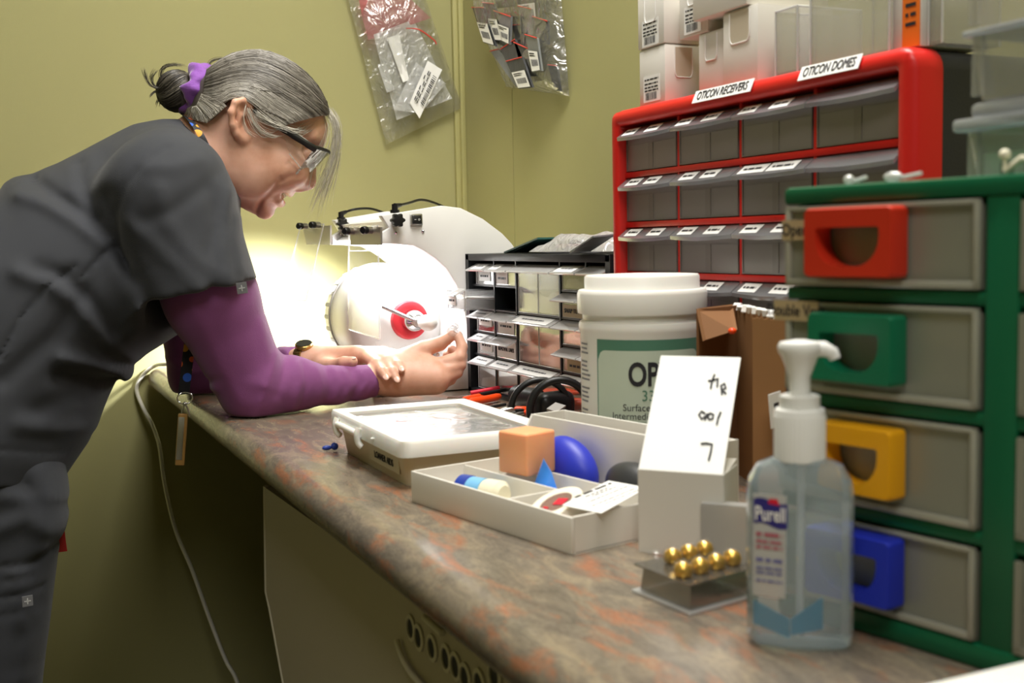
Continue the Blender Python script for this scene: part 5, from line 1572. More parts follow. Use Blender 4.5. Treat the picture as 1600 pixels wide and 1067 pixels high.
def sdf_obj(name, prims, h, m, parent, post=None, smooth_it=0, label=None):
    v, f = surface(prims, h, post)
    me = bpy.data.meshes.new(name)
    me.vertices.add(len(v)); me.vertices.foreach_set('co', v.astype('f').ravel())
    me.loops.add(f.size); me.loops.foreach_set('vertex_index', f.astype('i').ravel())
    me.polygons.add(len(f)); me.polygons.foreach_set('loop_start', np.arange(0, f.size, 4, dtype='i'))
    me.update(calc_edges=True); me.validate()
    bm = bmesh.new(); bm.from_mesh(me)
    bmesh.ops.recalc_face_normals(bm, faces=bm.faces[:])
    if smooth_it:
        for _ in range(smooth_it): bmesh.ops.smooth_vert(bm, verts=bm.verts[:], factor=.5, use_axis_x=True, use_axis_y=True, use_axis_z=True)
    bm.to_mesh(me); bm.free()
    o = link(name, me, m, parent, 0, label)
    me.shade_smooth()
    return o

def pathdist(P, pts):
    """distance to a polyline"""
    d = np.full(len(P), 1e9)
    for a, b in zip(pts, pts[1:]):
        a = np.array(a); b = np.array(b); ab = b-a
        h = np.clip((P-a)@ab/(ab@ab+1e-12), 0, 1)
        d = np.minimum(d, np.sqrt((((P-a)-h[:, None]*ab)**2).sum(1)))
    return d
def folds(lines):
    """lines: (points in the side view, ridge height (+) or crease (-), half width); they follow the near side of the cloth"""
    L = [(np.array([(p[0], p[1]) for p in pts]), amp, sg, side) for pts, amp, sg, side in lines]
    def post(P, f):
        m = np.abs(f) < .03
        if not m.any(): return f
        Q = P[m][:, [0, 2]]; y = P[m][:, 1]
        add = np.zeros(len(Q))
        for pts, amp, sg, side in L:
            d = pathdist(Q, pts)
            e = amp*np.exp(-(d/sg)**2)
            if side: e = e*(1/(1+np.exp(y*side/.008)))
            add += e
        f = f.copy(); f[m] -= add
        return f
    return post

# ---------------------------------------------------------------- head shape in side view
HEAD = [(0.2133, 1.212), (0.2159, 1.202), (0.2134, 1.188), (0.2061, 1.175), (0.197, 1.166), (0.1889, 1.159), (0.1867, 1.151), (0.1853, 1.139), (0.1808, 1.123), (0.1756, 1.113), (0.1686, 1.108), (0.1627, 1.107), (0.1577, 1.102), (0.1517, 1.098), (0.1458, 1.095), (0.1428, 1.093), (0.1436, 1.088), (0.1405, 1.083), (0.1347, 1.082), (0.1316, 1.077), (0.1294, 1.07), (0.1234, 1.064), (0.1147, 1.062), (0.1071, 1.065), (0.0988, 1.071), (0.0876, 1.077), (0.0783, 1.083), (0.0674, 1.093), (0.0565, 1.105), (0.0453, 1.105), (0.0309, 1.119), (0.0228, 1.148), (0.0184, 1.173), (0.0138, 1.195), (0.0129, 1.219), (0.0158, 1.242), (0.0242, 1.266), (0.0406, 1.283), (0.0616, 1.297), (0.0853, 1.305), (0.108, 1.308), (0.1306, 1.305), (0.1542, 1.297), (0.1777, 1.281), (0.1963, 1.26), (0.2072, 1.236)]
HC = np.array((0.1137, 0, 1.234)); CH = np.array((0.1186, -0, 1.063)); 
up_ax = (HC-CH)[[0, 2]]; up_len = np.linalg.norm(up_ax); up_ax = up_ax/up_len
def headW(x, z):
    # wider at the skull, narrower at the jaw
    s = ((x-CH[0])*up_ax[0]+(z-CH[2])*up_ax[1])/up_len
    return np.interp(s, [-.05, .15, .4, .75, 1.0, 1.5], [.034, .051, .063, .071, .075, .075])
def hp(px, t): pass
eyeL = (0.1773, 0, 1.162)
nose_tip, nose_bridge, nose_base = np.array((0.1827, -0, 1.12)), np.array((0.1898, -0, 1.157)), np.array((0.1687, 0, 1.112))
def near(p, y): q = np.array(p, float).copy(); q[1] = y; return q
skin = []
skin.append(infl(HEAD, headW, .062, .01))
# neck and hidden trunk
skin.append(rc((0.0544, 0, 1.167), (0.0021, -0, 1.138), .058, .062, .03, .95))
skin.append(rc((0.0021, -0, 1.138), (-0.1011, 0, 1.068), .055, .06, .04, 1.1))
skin.append(rc((-0.1011, 0, 1.068), (-0.3064, 0, 0.8126), .06, .08, .04, 1.1))
# nose
skin.append(rc(nose_bridge, nose_tip, .0085, .0115, .012))
skin.append(rc(nose_tip, nose_base, .0105, .008, .008))
for s in (-1, 1):
    skin.append(el(np.array((0.174, -0, 1.122))+np.array([0, s*.0125, 0]), (.0115, .0075, .0095), .008))
    d = el(np.array((0.1747, -0, 1.115))+np.array([0, s*.0075, -.001]), (.006, .0035, .004), .003, sub=True); skin.append(d)
    # cheek and brow
    skin.append(el(np.array((0.1453, 0, 1.135))+np.array([0, s*.043, 0]), (.030, .020, .026), .03))
    skin.append(rc(np.array((0.2003, -0, 1.178))+np.array([-.003, s*.010, 0]), np.array((0.1859, -0, 1.184))+np.array([0, s*.045, 0]), .007, .006, .015))
    d = el(np.array((0.1841, 0, 1.159))+np.array([0, s*.031, 0]), (.014, .017, .013), .016, sub=True); skin.append(d)
    # eyelids
    skin.append(el(np.array((0.1772, 0, 1.158))+np.array([0, s*.031, 0]), (.0125, .0145, .0125), .004))
    # jaw corner
    skin.append(el(np.array((0.0935, 0, 1.131))+np.array([0, s*.050, 0]), (.030, .016, .034), .03))
    # lips follow the face round to the corners of the smile
    up_l = [near(p, s*y) for p, y in (((0.1538, 0, 1.102), 0), ((0.1481, -0, 1.106), .0245), ((0.1425, -0, 1.111), .0335), ((0.1351, 0, 1.118), .0415))]
    lo_l = [near(p, s*y) for p, y in (((0.1407, -0, 1.088), 0), ((0.1371, 0, 1.094), .0195), ((0.1335, -0, 1.101), .0295), ((0.133, -0, 1.114), .0415))]
    for a_, b_ in zip(up_l, up_l[1:]): skin.append(rc(a_, b_, .0050, .0042, .006))
    for a_, b_ in zip(lo_l, lo_l[1:]): skin.append(rc(a_, b_, .0054, .0044, .006))
    # ear
    e0 = -.0715 if s < 0 else .0715
    pts = [near(p, e0*w) for p, w in (((0.0948, 0, 1.211), .98), ((0.0953, -0, 1.225), 1.06), ((0.0861, -0, 1.232), 1.13), ((0.0747, 0, 1.228), 1.2), ((0.0685, -0, 1.214), 1.22), ((0.0697, -0, 1.196), 1.17), ((0.0748, 0, 1.184), 1.1), ((0.0821, 0, 1.177), 1.04))]
    for a, b_ in zip(pts, pts[1:]): skin.append(rc(a, b_, .0048, .0050, .004))
    skin.append(el(near((0.085, 0, 1.18), e0*1.02), (.0085, .005, .010), .006))
    skin.append(rc(near((0.0819, 0, 1.22), e0*1.08), near((0.0808, -0, 1.194), e0*1.05), .0085, .0065, .006, .7))
    skin.append(rc(near((0.078, -0, 1.218), e0*1.14), near((0.0801, 0, 1.198), e0*1.1), .0040, .0036, .004))
    d = el(near((0.0877, 0, 1.2), e0*1.10), (.0055, .007, .009), .004, sub=True); skin.append(d)
    d = el(near((0.0865, 0, 1.217), e0*1.16), (.0055, .005, .006), .004, sub=True); skin.append(d)
    skin.append(el(near((0.0962, 0, 1.201), e0*1.0), (.005, .006, .006), .004))
# open smile between the lips
for s in (-1, 1):
    MID = [near(p, s*y) for p, y in (((0.1496, -0, 1.093), 0), ((0.144, -0, 1.099), .0235), ((0.1385, 0, 1.106), .0350), ((0.134, 0, 1.116), .0440))]
    for a_, b_, r1, r2 in zip(MID, MID[1:], (.0045, .0052, .0044), (.0052, .0044, .0016)):
        d = rc(a_, b_, r1, r2, .002); d['sub'] = True; skin.append(d)

# ---------------------------------------------------------------- arms and hands
Rsh, Rel, Rwr = np.array((-0.023, -0.1445, 1.098)), np.array((0.0835, -0.1231, 0.8042)), np.array((0.2863, -0.0696, 0.8194))
Lsh = Rsh*np.array([1, -1, 1]); Lel = np.array((0.006, 0.1809, 0.8088)); Lwr = np.array((0.1802, 0.0453, 0.8351))
skin += [rc(Rsh, Rel, .040, .032, .02), rc(Rel, (0.1994, -0.0925, 0.8129), .030, .022, .02), rc((0.1994, -0.0925, 0.8129), Rwr, .022, .0225, .01), rc(Lsh, Lel, .040, .032, .02), rc(Lel, Lwr, .032, .024, .02)]
def finger(pts, radii, k=.004):
    return [rc(a, b_, r1, r2, k if i == 0 else .0025) for i, (a, b_, r1, r2) in enumerate(zip(pts, pts[1:], radii, radii[1:]))]
# right hand: thumb up, fingers curling in towards the held piece
mcp = [(0.3544, -0.0804, 0.8319), (0.3594, -0.0932, 0.8221), (0.3621, -0.0979, 0.8126), (0.3588, -0.0936, 0.8044)]
cmc = np.array((0.3154, -0.0552, 0.8383))
for i, m_ in enumerate(mcp):
    skin.append(rc(Rwr, m_, .0225-.0015*i, .0125-.0006*i, .018))
skin.append(rc((0.2916, -0.0645, 0.8344), (0.3474, -0.0753, 0.8327), .020, .015, .015))
skin.append(rc((0.301, -0.0747, 0.8093), (0.3522, -0.0874, 0.806), .018, .012, .015))
skin += finger([np.array(p) for p in ((0.3046, -0.0593, 0.8402), (0.3448, -0.0618, 0.8584), (0.3694, -0.066, 0.8656), (0.3877, -0.0721, 0.8783))], [.0175, .0130, .0112, .0082], .010)
skin += finger([np.array(p) for p in (mcp[0], (0.3952, -0.0887, 0.8456), (0.401, -0.0827, 0.8606), (0.3976, -0.0772, 0.8753))], [.0115, .0096, .0086, .0070], .004)
skin += finger([np.array(p) for p in (mcp[1], (0.3959, -0.0889, 0.8337), (0.405, -0.0644, 0.8439), (0.3927, -0.0475, 0.854))], [.0115, .0094, .0084, .0070], .004)
skin += finger([np.array(p) for p in (mcp[2], (0.3906, -0.0885, 0.822), (0.3998, -0.0588, 0.8325), (0.3852, -0.0431, 0.8449))], [.0110, .0090, .0080, .0068], .004)
skin += finger([np.array(p) for p in (mcp[3], (0.3811, -0.0847, 0.8111), (0.389, -0.06, 0.8201), (0.3763, -0.0449, 0.8323))], [.0102, .0082, .0072, .0062], .004)
# left hand: laid palm down over the right wrist
lm = [(0.2591, -0.0207, 0.8477), (0.2737, -0.0113, 0.8482), (0.2864, -0.0023, 0.8478), (0.2944, 0.0089, 0.8475)]
for i, m_ in enumerate(lm): skin.append(rc(Lwr, m_, .0185-.001*i, .0115-.0006*i, .016))
skin.append(rc((0.214, 0.0204, 0.8389), (0.2462, -0.0138, 0.8497), .014, .012, .014))
skin += finger([np.array(p) for p in (lm[0], (0.2691, -0.0765, 0.8396), (0.2725, -0.1012, 0.8303), (0.2766, -0.1104, 0.8224))], [.0108, .0086, .0076, .0062], .004)
skin += finger([np.array(p) for p in (lm[1], (0.2831, -0.075, 0.8417), (0.2877, -0.1035, 0.8298), (0.2924, -0.1131, 0.819))], [.0108, .0086, .0076, .0062], .004)
skin += finger([np.array(p) for p in (lm[2], (0.2946, -0.0665, 0.8453), (0.2972, -0.0949, 0.8391), (0.3011, -0.105, 0.8321))], [.0102, .0083, .0073, .0060], .004)
skin += finger([np.array(p) for p in (lm[3], (0.3, -0.0185, 0.8507), (0.3033, -0.035, 0.851), (0.3062, -0.0464, 0.8499))], [.0095, .0076, .0068, .0058], .006)
skin += finger([np.array(p) for p in ((0.1973, 0.0089, 0.8317), (0.2084, -0.0408, 0.8361), (0.2206, -0.0697, 0.8433), (0.2314, -0.0829, 0.846))], [.0150, .0110, .0100, .0080], .012)
# legs down to the shoes
for s in (-1, 1):
    hip, knee, ank = np.array((-0.3228, 0, 0.748)), np.array((-0.3069, -0, 0.465)), np.array((-0.3295, -0, 0.0883))
    for q in (hip, knee, ank): q[1] = s*.095
    ank[2] = .08
    skin += [rc(hip, knee, .078, .052, .03), rc(knee, ank, .052, .035, .02)]

crease = [([p[::2] for p in ((0.137, 0, 1.119), (0.123, -0, 1.104), (0.111, -0, 1.092), (0.1038, -0, 1.077))], -.0022, .0035),
          ([p[::2] for p in ((0.1644, -0, 1.126), (0.1507, -0, 1.124), (0.139, -0, 1.119))], -.0016, .004),
          ([p[::2] for p in ((0.1593, -0, 1.148), (0.1515, 0, 1.145), (0.1446, 0, 1.14))], -.0008, .003),
          ([p[::2] for p in ((0.1035, -0, 1.071), (0.1048, 0, 1.08), (0.108, 0, 1.089))], -.0012, .003)]
crease = [([np.array(q) for q in pts], amp, sg, 0) for pts, amp, sg in crease]
_cf = folds(crease)
def skin_post(P, f):
    rest = PO.y+P[:, 0]*math.sin(PA)+P[:, 1]*math.cos(PA) < .612
    f = np.where(rest & (P[:, 2] < .9), np.maximum(f, H+.0012-P[:, 2]), f)
    head = P[:, 2] > 1.03
    if not head.any(): return f
    g = f.copy(); g[head] = _cf(P[head], f[head])
    return g

def skin_mat():
    m = mat('skin', '#cf9f84', .46, bump=.10, bscale=900, sss=.25)
    nt = m.node_tree; N = nt.nodes.new; L = nt.links.new
    b = nt.nodes['Principled BSDF']
    tc_ = N('ShaderNodeTexCoord')
    n1 = N('ShaderNodeTexNoise'); n1.inputs['Scale'].default_value = 28; n1.inputs['Detail'].default_value = 5
    r = N('ShaderNodeValToRGB'); e = r.color_ramp.elements
    e[0].position, e[0].color = .3, lin('#cb967c'); e[1].position, e[1].color = .7, lin('#e6b7a1')
    L(tc_.outputs['Object'], n1.inputs['Vector']); L(n1.outputs['Fac'], r.inputs[0]); L(r.outputs[0], b.inputs['Base Color'])
    return m
M['skin'] = skin_mat()
body = sdf_obj('body', skin, .0022, 'skin', person, skin_post, 1)
# teeth, eyes, nails
M['teeth'] = mat('teeth', '#d9cfa6', .3)
M['eye'] = mat('eye white', '#ded8d0', .15)
M['iris'] = mat('iris', '#4a3b2c', .2)
b = B()
for s in (-1, 1):
    tp = [Vector(near(p, s*y).tolist()) for p, y in (((0.1468, 0, 1.097), .003), ((0.1422, 0, 1.103), .0195), ((0.1376, 0, 1.109), .0310), ((0.134, -0, 1.115), .0395))]
    for k in range(8):
        u = (k+.4)/8*2.75; i = int(u); p = tp[i].lerp(tp[i+1], u-i)
        b.ball(p+Vector((-.0004, -s*.0006, .0012)), (.0030, .0030, .0050), 10, 8)
b.build('teeth', 'teeth', person, 60)
for s in (-1, 1):
    c = Vector((0.1782, -0, 1.158))+Vector((0, s*.031, 0))
    b = B(); b.ball(c, .0122, 20, 14); ey = b.build('eye', 'eye', person, 60)
    b = B(); d = Vector((.75, s*.05, -.66)).normalized(); b.lathe([(.0056, 0), (.0045, .0010), (.001, .0014)], c+d*.0110, d, 16); b.build('iris', 'iris', ey, 60, label='brown iris')
M['nail'] = mat('fingernail', '#e9bfae', .2, coat=.5)
for tip, prev, out in (((0.2766, -0.1104, 0.8224), (0.2725, -0.1012, 0.8303), (-.2, -1, .35)), ((0.2924, -0.1131, 0.819), (0.2877, -0.1035, 0.8298), (-.2, -1, .35)), ((0.3011, -0.105, 0.8321), (0.2972, -0.0949, 0.8391), (-.1, -1, .5)), ((0.3976, -0.0772, 0.8753), (0.401, -0.0827, 0.8606), (.6, -.8, .3)), ((0.2314, -0.0829, 0.846), (0.2206, -0.0697, 0.8433), (0, -.5, 1))):
    tip, prev, out = Vector(tip), Vector(prev), Vector(out)
    ax = (tip-prev).normalized(); out = (out-ax*out.dot(ax)).normalized(); sd = ax.cross(out)
    rt = Matrix((ax, sd, out)).transposed()
    b = B(); b.ball(tip+ax*.0022+out*.0048, (.0062, .0046, .0016), 14, 8, rt); b.build('fingernail', 'nail', person, 60)

# ---------------------------------------------------------------- undershirt sleeves
def purple_mat():
    m = mat('purple jersey', '#84497f', .8, bump=.25, bscale=1200, sheen=.3, var=.05, vscale=30)
    return m
M['jersey'] = purple_mat()
Rc, Lc = np.array((0.2647, -0.0745, 0.8132)), np.array((0.1656, 0.0646, 0.8298))
cdir = (Rwr-Rel)/np.linalg.norm(Rwr-Rel); ldir = (Lwr-Lel)/np.linalg.norm(Lwr-Lel)
slv = [rc(Rsh, (0.0287, -0.1412, 0.9514), .068, .062, .02), rc((0.0287, -0.1412, 0.9514), (0.0824, -0.1215, 0.8189), .062, .050, .02),
       rc((0.0824, -0.1215, 0.8189), (0.0737, -0.127, 0.7886), .046, .010, .02), rc((0.0877, -0.123, 0.8188), (0.1369, -0.1107, 0.8203), .046, .0375, .02),
       rc((0.1369, -0.1107, 0.8203), (0.1994, -0.0925, 0.8129), .0375, .0275, .02), rc((0.1994, -0.0925, 0.8129), (0.2805, -0.0684, 0.8146), .0275, .0245, .01, 1, (Rc, cdir)),
       rc(Lsh, Lel, .058, .043, .02), rc(Lel, Lc+ldir*.02, .043, .029, .02, 1, (Lc, ldir))]
def wav(pts, amp, sg): return ([np.array(p) for p in pts], amp, sg, 0)
slf = [wav([(0.1147, 0.8686), (0.1013, 0.8356), (0.089, 0.8074), (0.0804, 0.779)], .0028, .006), wav([(0.1286, 0.8613), (0.1201, 0.8347), (0.1117, 0.8119)], -.002, .005), wav([(0.1425, 0.8529), (0.1473, 0.8284), (0.1354, 0.7902)], .0028, .006), wav([(0.1528, 0.8505), (0.1557, 0.8232), (0.1469, 0.7925)], -.002, .004)]
slf += [wav([(0.1737, 0.8436), (0.1787, 0.8198), (0.1739, 0.7924)], .0020, .0045), wav([(0.1872, 0.841), (0.1943, 0.8209), (0.1908, 0.8033)], -.0018, .004), wav([(0.1998, 0.8374), (0.2069, 0.8163), (0.1973, 0.793)], .0022, .0045), wav([(0.2146, 0.8347), (0.2228, 0.8124), (0.2102, 0.7911)], .0024, .0045), wav([(0.2275, 0.8341), (0.2368, 0.8156), (0.2262, 0.7942)], -.0018, .004), wav([(0.2384, 0.8346), (0.2488, 0.817), (0.2338, 0.7857)], .0024, .0045), wav([(0.2513, 0.8329), (0.2607, 0.8144), (0.2459, 0.7891)], .0022, .0045)]
slf += [wav([(0.0028, 0.9459), (0.0347, 0.8617), (0.0612, 0.8044)], .0018, .010), wav([(0.0955, 0.9149), (0.1002, 0.8727), (0.0913, 0.8309)], .002, .008), wav([(-0.0393, 0.8419), (-0.0019, 0.8189), (0.0288, 0.8227)], .003, .006), wav([(-0.018, 0.7985), (0.0087, 0.829), (0.0346, 0.8384)], -.002, .005)]
_sf = folds(slf)
sleeves = sdf_obj('purple_sleeves', slv, .0034, 'jersey', person, lambda P, f: np.maximum(_sf(P, f), H+.0016-P[:, 2]), 2, 'purple long sleeves of the undershirt')

# ---------------------------------------------------------------- scrub top
TOP = [(0.0297, 1.179), (0.016, 1.204), (0.0007, 1.213), (-0.0267, 1.212), (-0.0678, 1.202), (-0.1225, 1.176), (-0.1765, 1.148), (-0.2119, 1.134), (-0.2344, 1.13), (-0.2485, 1.121), (-0.2559, 1.109), (-0.3081, 1.08), (-0.3657, 1.018), (-0.4033, 0.9369), (-0.4292, 0.847), (-0.443, 0.7562), (-0.4586, 0.6372), (-0.3356, 0.5978), (-0.2314, 0.5977), (-0.2065, 0.6342), (-0.1874, 0.6946), (-0.1583, 0.7388), (-0.1493, 0.7585), (-0.1356, 0.7808), (-0.1147, 0.821), (-0.1098, 0.8285), (-0.0973, 0.8239), (-0.0888, 0.8303), (-0.0864, 0.8427), (-0.0878, 0.8515), (-0.0464, 0.8756), (-0.0111, 0.8984), (0.0305, 0.9309), (0.0533, 0.9789), (0.0685, 1.027), (0.0774, 1.061), (0.0815, 1.093), (0.0688, 1.129), (0.0493, 1.157)]
shc = np.array((-0.0255, -0.1365, 1.121)); she = np.array((0.0039, -0.1527, 0.9765)); sdir = (she-shc)/np.linalg.norm(she-shc)
hem_n = np.array([.22, -.1, -.97]); hem_n = hem_n/np.linalg.norm(hem_n)
hem_o = np.array((0.0132, -0.1931, 0.9627))
shcL, sheL = shc*np.array([1, -1, 1]), she*np.array([1, -1, 1])
hemL_n = hem_n*np.array([1, -1, 1]); hemL_o = hem_o*np.array([1, -1, 1])
def topW(x, z): return np.interp(z, [.6, .72, .85, 1.0, 1.1, 1.2], [.232, .226, .205, .185, .16, .10])
hemT_n = np.array([-.267, 0, -.964])
top = [infl(TOP, topW, .12, .02, cut=((-0.2345, -0, 0.7067), hemT_n)),
       rc((-0.021, -0.0851, 1.126), (-0.0232, -0.1448, 1.094), .064, .076, .03),
       rc((-0.023, -0.1445, 1.098), she+sdir*.06, .080, .0875, .03, .92, (hem_o, hem_n)),
       rc(np.array((-0.021, -0.0851, 1.126))*np.array([1, -1, 1]), Lsh, .064, .076, .03),
       rc(Lsh, sheL+sdir*np.array([1, -1, 1])*.06, .080, .0875, .03, .92, (hemL_o, hemL_n))]
inner_slv = [rc(she-sdir*.03, she+sdir*.10, .066, .079, .02, .92), rc(sheL-sdir*np.array([1, -1, 1])*.03, sheL+sdir*np.array([1, -1, 1])*.10, .066, .079, .02, .92)]
neck_cut = rc((0.0799, 0, 1.17), (0.0281, 0, 1.141), .074, .060, .01)
N_ = -1
tf = []
def fd(pts, amp, sg, side=1): tf.append(([np.array(p) for p in pts], amp, sg, side))
# armhole seam and the crease under the arm
fd([(-0.0201, 1.154), (-0.0516, 1.13), (-0.0757, 1.102), (-0.0887, 1.068), (-0.0867, 1.025), (-0.0747, 0.9844)], -.0030, .0045)
fd([(-0.0982, 1.089), (-0.0905, 1.046), (-0.0779, 1.003), (-0.066, 0.9773), (-0.054, 0.9509)], -.007, .014)
# long drapes from the shoulder down the side
fd([(-0.1995, 1.119), (-0.162, 1.09), (-0.116, 1.054), (-0.0779, 1.003)], -.006, .010)
fd([(-0.2161, 1.098), (-0.178, 1.083), (-0.1397, 1.06), (-0.1051, 1.03)], .004, .010)
fd([(-0.1397, 1.14), (-0.1299, 1.098), (-0.1155, 1.064)], -.004, .010)
fd([(-0.1033, 1.017), (-0.1282, 0.9705), (-0.1711, 0.9122), (-0.2371, 0.8557)], -.0030, .012)
fd([(-0.214, 0.9941), (-0.1755, 0.9804), (-0.145, 0.9539), (-0.1166, 0.91), (-0.0969, 0.8788), (-0.0822, 0.8607)], .0038, .012)
fd([(-0.1904, 0.9977), (-0.1592, 0.9884), (-0.129, 0.9534), (-0.1052, 0.9095)], -.0036, .011)
fd([(-0.1649, 0.8777), (-0.1333, 0.8658), (-0.1136, 0.8536), (-0.0985, 0.8458)], .0055, .011)
fd([(-0.1742, 0.8524), (-0.1426, 0.8421), (-0.1188, 0.8304), (-0.1064, 0.8349)], -.0040, .009)
fd([(-0.2002, 0.8109), (-0.1595, 0.8257), (-0.1281, 0.8066)], -.0025, .014)
fd([(-0.2168, 0.7947), (-0.1857, 0.7824), (-0.1424, 0.7639)], .0035, .014)
fd([(-0.0674, 0.9643), (-0.0631, 0.9339), (-0.0783, 0.9084)], .004, .012)
fd([(-0.2434, 0.8814), (-0.2091, 0.9392), (-0.1757, 0.9762), (-0.1427, 1.001)], -.0025, .0035)
fd([(-0.1353, 0.9878), (-0.11, 1.013), (-0.0932, 1.025)], -.0022, .0035)
fd([(-0.2804, 0.7732), (-0.2342, 0.7632), (-0.175, 0.7417)], -.0012, .0025)
# sleeve drapes
fd([(0.0473, 1.125), (0.0171, 1.095), (-0.0168, 1.07), (-0.0538, 1.058)], -.0035, .010)
fd([(0.0603, 1.095), (0.0485, 1.052), (0.0484, 1.009), (0.0538, 0.9747)], .005, .010)
fd([(0.0336, 1.095), (0.0385, 1.052), (0.0259, 1.01), (0.0285, 0.9711)], -.0035, .010)
fd([(-0.0319, 1.096), (-0.0241, 1.053), (0.0052, 1.01), (0.0415, 0.9836)], .0035, .012)
fd([(-0.0741, 1.054), (-0.0431, 1.028), (-0.012, 0.9936), (0.0118, 0.9716)], .004, .012)
fd([(-0.0465, 1.129), (-0.0143, 1.127), (0.0189, 1.138)], .003, .010)
fd([(0.0698, 1.061), (0.0629, 1.035), (0.0679, 0.9916)], .004, .008)
# stitched hem lines
fd([(-0.0659, 0.9882), (-0.0387, 1), (0.0039, 0.9795), (0.0366, 0.9665), (0.0736, 0.9637)], -.0010, .0020)
tfold = folds(tf)
rnd_ = np.random.RandomState(3)
wv = [(rnd_.uniform(-1, 1, 3)*rnd_.uniform(18, 45), rnd_.uniform(0, 6.28), rnd_.uniform(.0004, .0012)) for _ in range(10)]
def top_post(P, f):
    f = tfold(P, f)
    for k_, ph_, am in wv: f = f-am*np.sin(P@k_+ph_)
    # hollow the sleeves and open the neck
    for q in inner_slv: f = np.maximum(f, -prim_eval(q, P))
    f = np.maximum(f, -prim_eval(neck_cut, P))
    return f
def cloth_mat(name, col):
    m = mat(name, col, .85, sheen=.15, var=.06, vscale=20)
    nt = m.node_tree; N = nt.nodes.new; L = nt.links.new
    tc_ = N('ShaderNodeTexCoord'); w = N('ShaderNodeTexWave'); w.inputs['Scale'].default_value = 420; w.inputs['Distortion'].default_value = .6; w.bands_direction = 'DIAGONAL'
    n = N('ShaderNodeTexNoise'); n.inputs['Scale'].default_value = 700
    ad = N('ShaderNodeMath'); ad.operation = 'ADD'
    bp = N('ShaderNodeBump'); bp.inputs['Strength'].default_value = .25; bp.inputs['Distance'].default_value = .0008
    L(tc_.outputs['Object'], w.inputs['Vector']); L(tc_.outputs['Object'], n.inputs['Vector'])
    L(w.outputs['Fac'], ad.inputs[0]); L(n.outputs['Fac'], ad.inputs[1]); L(ad.outputs[0], bp.inputs['Height']); L(bp.outputs[0], nt.nodes['Principled BSDF'].inputs['Normal'])
    return m
M['scrub'] = cloth_mat('charcoal scrub cloth', '#383a40')
M['scrubtag'] = mat('woven tag', '#6d6d70', .7)
M['tagwhite'] = mat('tag cross', '#c9c9c9', .6)
scrub = sdf_obj('scrub_top', top, .0042, 'scrub', person, top_post, 2, 'charcoal scrub top')
def clothtag(px, nrm, up, parent):
    fr = frame(px, Vector(up).cross(Vector(nrm)), up)
    b = B(fr); b.box((0, 0, 0), (.0135, .0145, .0012), None, .0003); b.mi = 1
    b.box((0, 0, .0008), (.0012, .0080, .0004)); b.box((0, 0, .0008), (.0080, .0012, .0004)); b.box((0, 0, .0008), (.0035, .0035, .0004), Matrix.Rotation(R(45), 3, 'Z'))
    return b.build('cloth_tag', ['scrubtag', 'tagwhite'], parent, 0, label='small woven tag with a white cross')

# ---------------------------------------------------------------- trousers
LEG = [(-0.1775, 0.6983), (-0.1769, 0.6773), (-0.1823, 0.6548), (-0.187, 0.6277), (-0.1948, 0.5917), (-0.2022, 0.5464), (-0.2096, 0.5009), (-0.2178, 0.4554), (-0.2243, 0.4124), (-0.235, 0.3361), (-0.2457, 0.2623), (-0.2569, 0.1787), (-0.2652, 0.118), (-0.3592, 0.1351), (-0.3601, 0.2615), (-0.3617, 0.4), (-0.3697, 0.51), (-0.3817, 0.6009), (-0.3909, 0.7079), (-0.396, 0.7782), (-0.3378, 0.8095), (-0.2417, 0.8037), (-0.1947, 0.7559)]
trs = []
for s in (-1, 1):
    P_ = np.array(LEG)
    if s > 0: P_ = P_+np.array([-.05, 0])
    trs.append(infl(P_, .088, .075, .03, s*.098))
trs.append(rc(np.array((-0.3186, 0, 0.7477))+np.array([0, -.06, 0]), np.array((-0.3186, 0, 0.7477))+np.array([0, .06, 0]), .125, .125, .04))
pf = []
def fp(pts, amp, sg): pf.append(([np.array(p) for p in pts], amp, sg, 1))
fp([(-0.2519, 0.7004), (-0.2131, 0.6929), (-0.1861, 0.6776), (-0.1768, 0.655)], .004, .012); fp([(-0.2276, 0.7156), (-0.2054, 0.6879), (-0.1787, 0.6657)], -.004, .009)
fp([(-0.2699, 0.6547), (-0.2223, 0.6677), (-0.1881, 0.6386)], .005, .014); fp([(-0.257, 0.606), (-0.2178, 0.603), (-0.1885, 0.6159)], -.0030, .004)
fp([(-0.2581, 0.5862), (-0.2212, 0.585)], -.0025, .003); fp([(-0.2594, 0.5629), (-0.2103, 0.5646)], -.0025, .003); fp([(-0.2607, 0.5386), (-0.2133, 0.5377)], -.0018, .003)
fp([(-0.2034, 0.7266), (-0.1982, 0.6743), (-0.2088, 0.6231)], .004, .012); fp([(-0.2343, 0.5907), (-0.2311, 0.5028), (-0.2421, 0.445)], .003, .012)
trousers = sdf_obj('trousers', trs, .0048, 'scrub', person, folds(pf), 2, 'charcoal scrub trousers')
# shoes (below the picture)
for s in (-1, 1):
    a0 = np.array((-0.3345, 0, 0.0791)); 
    sh_p = [rc((a0[0]-.05, s*.098, .035), (a0[0]+.14, s*.10, .028), .037, .030, .02, 1.15)]
    sdf_obj('shoe', sh_p, .006, 'black', person, lambda P, f: np.maximum(f, -P[:, 2]), 1)

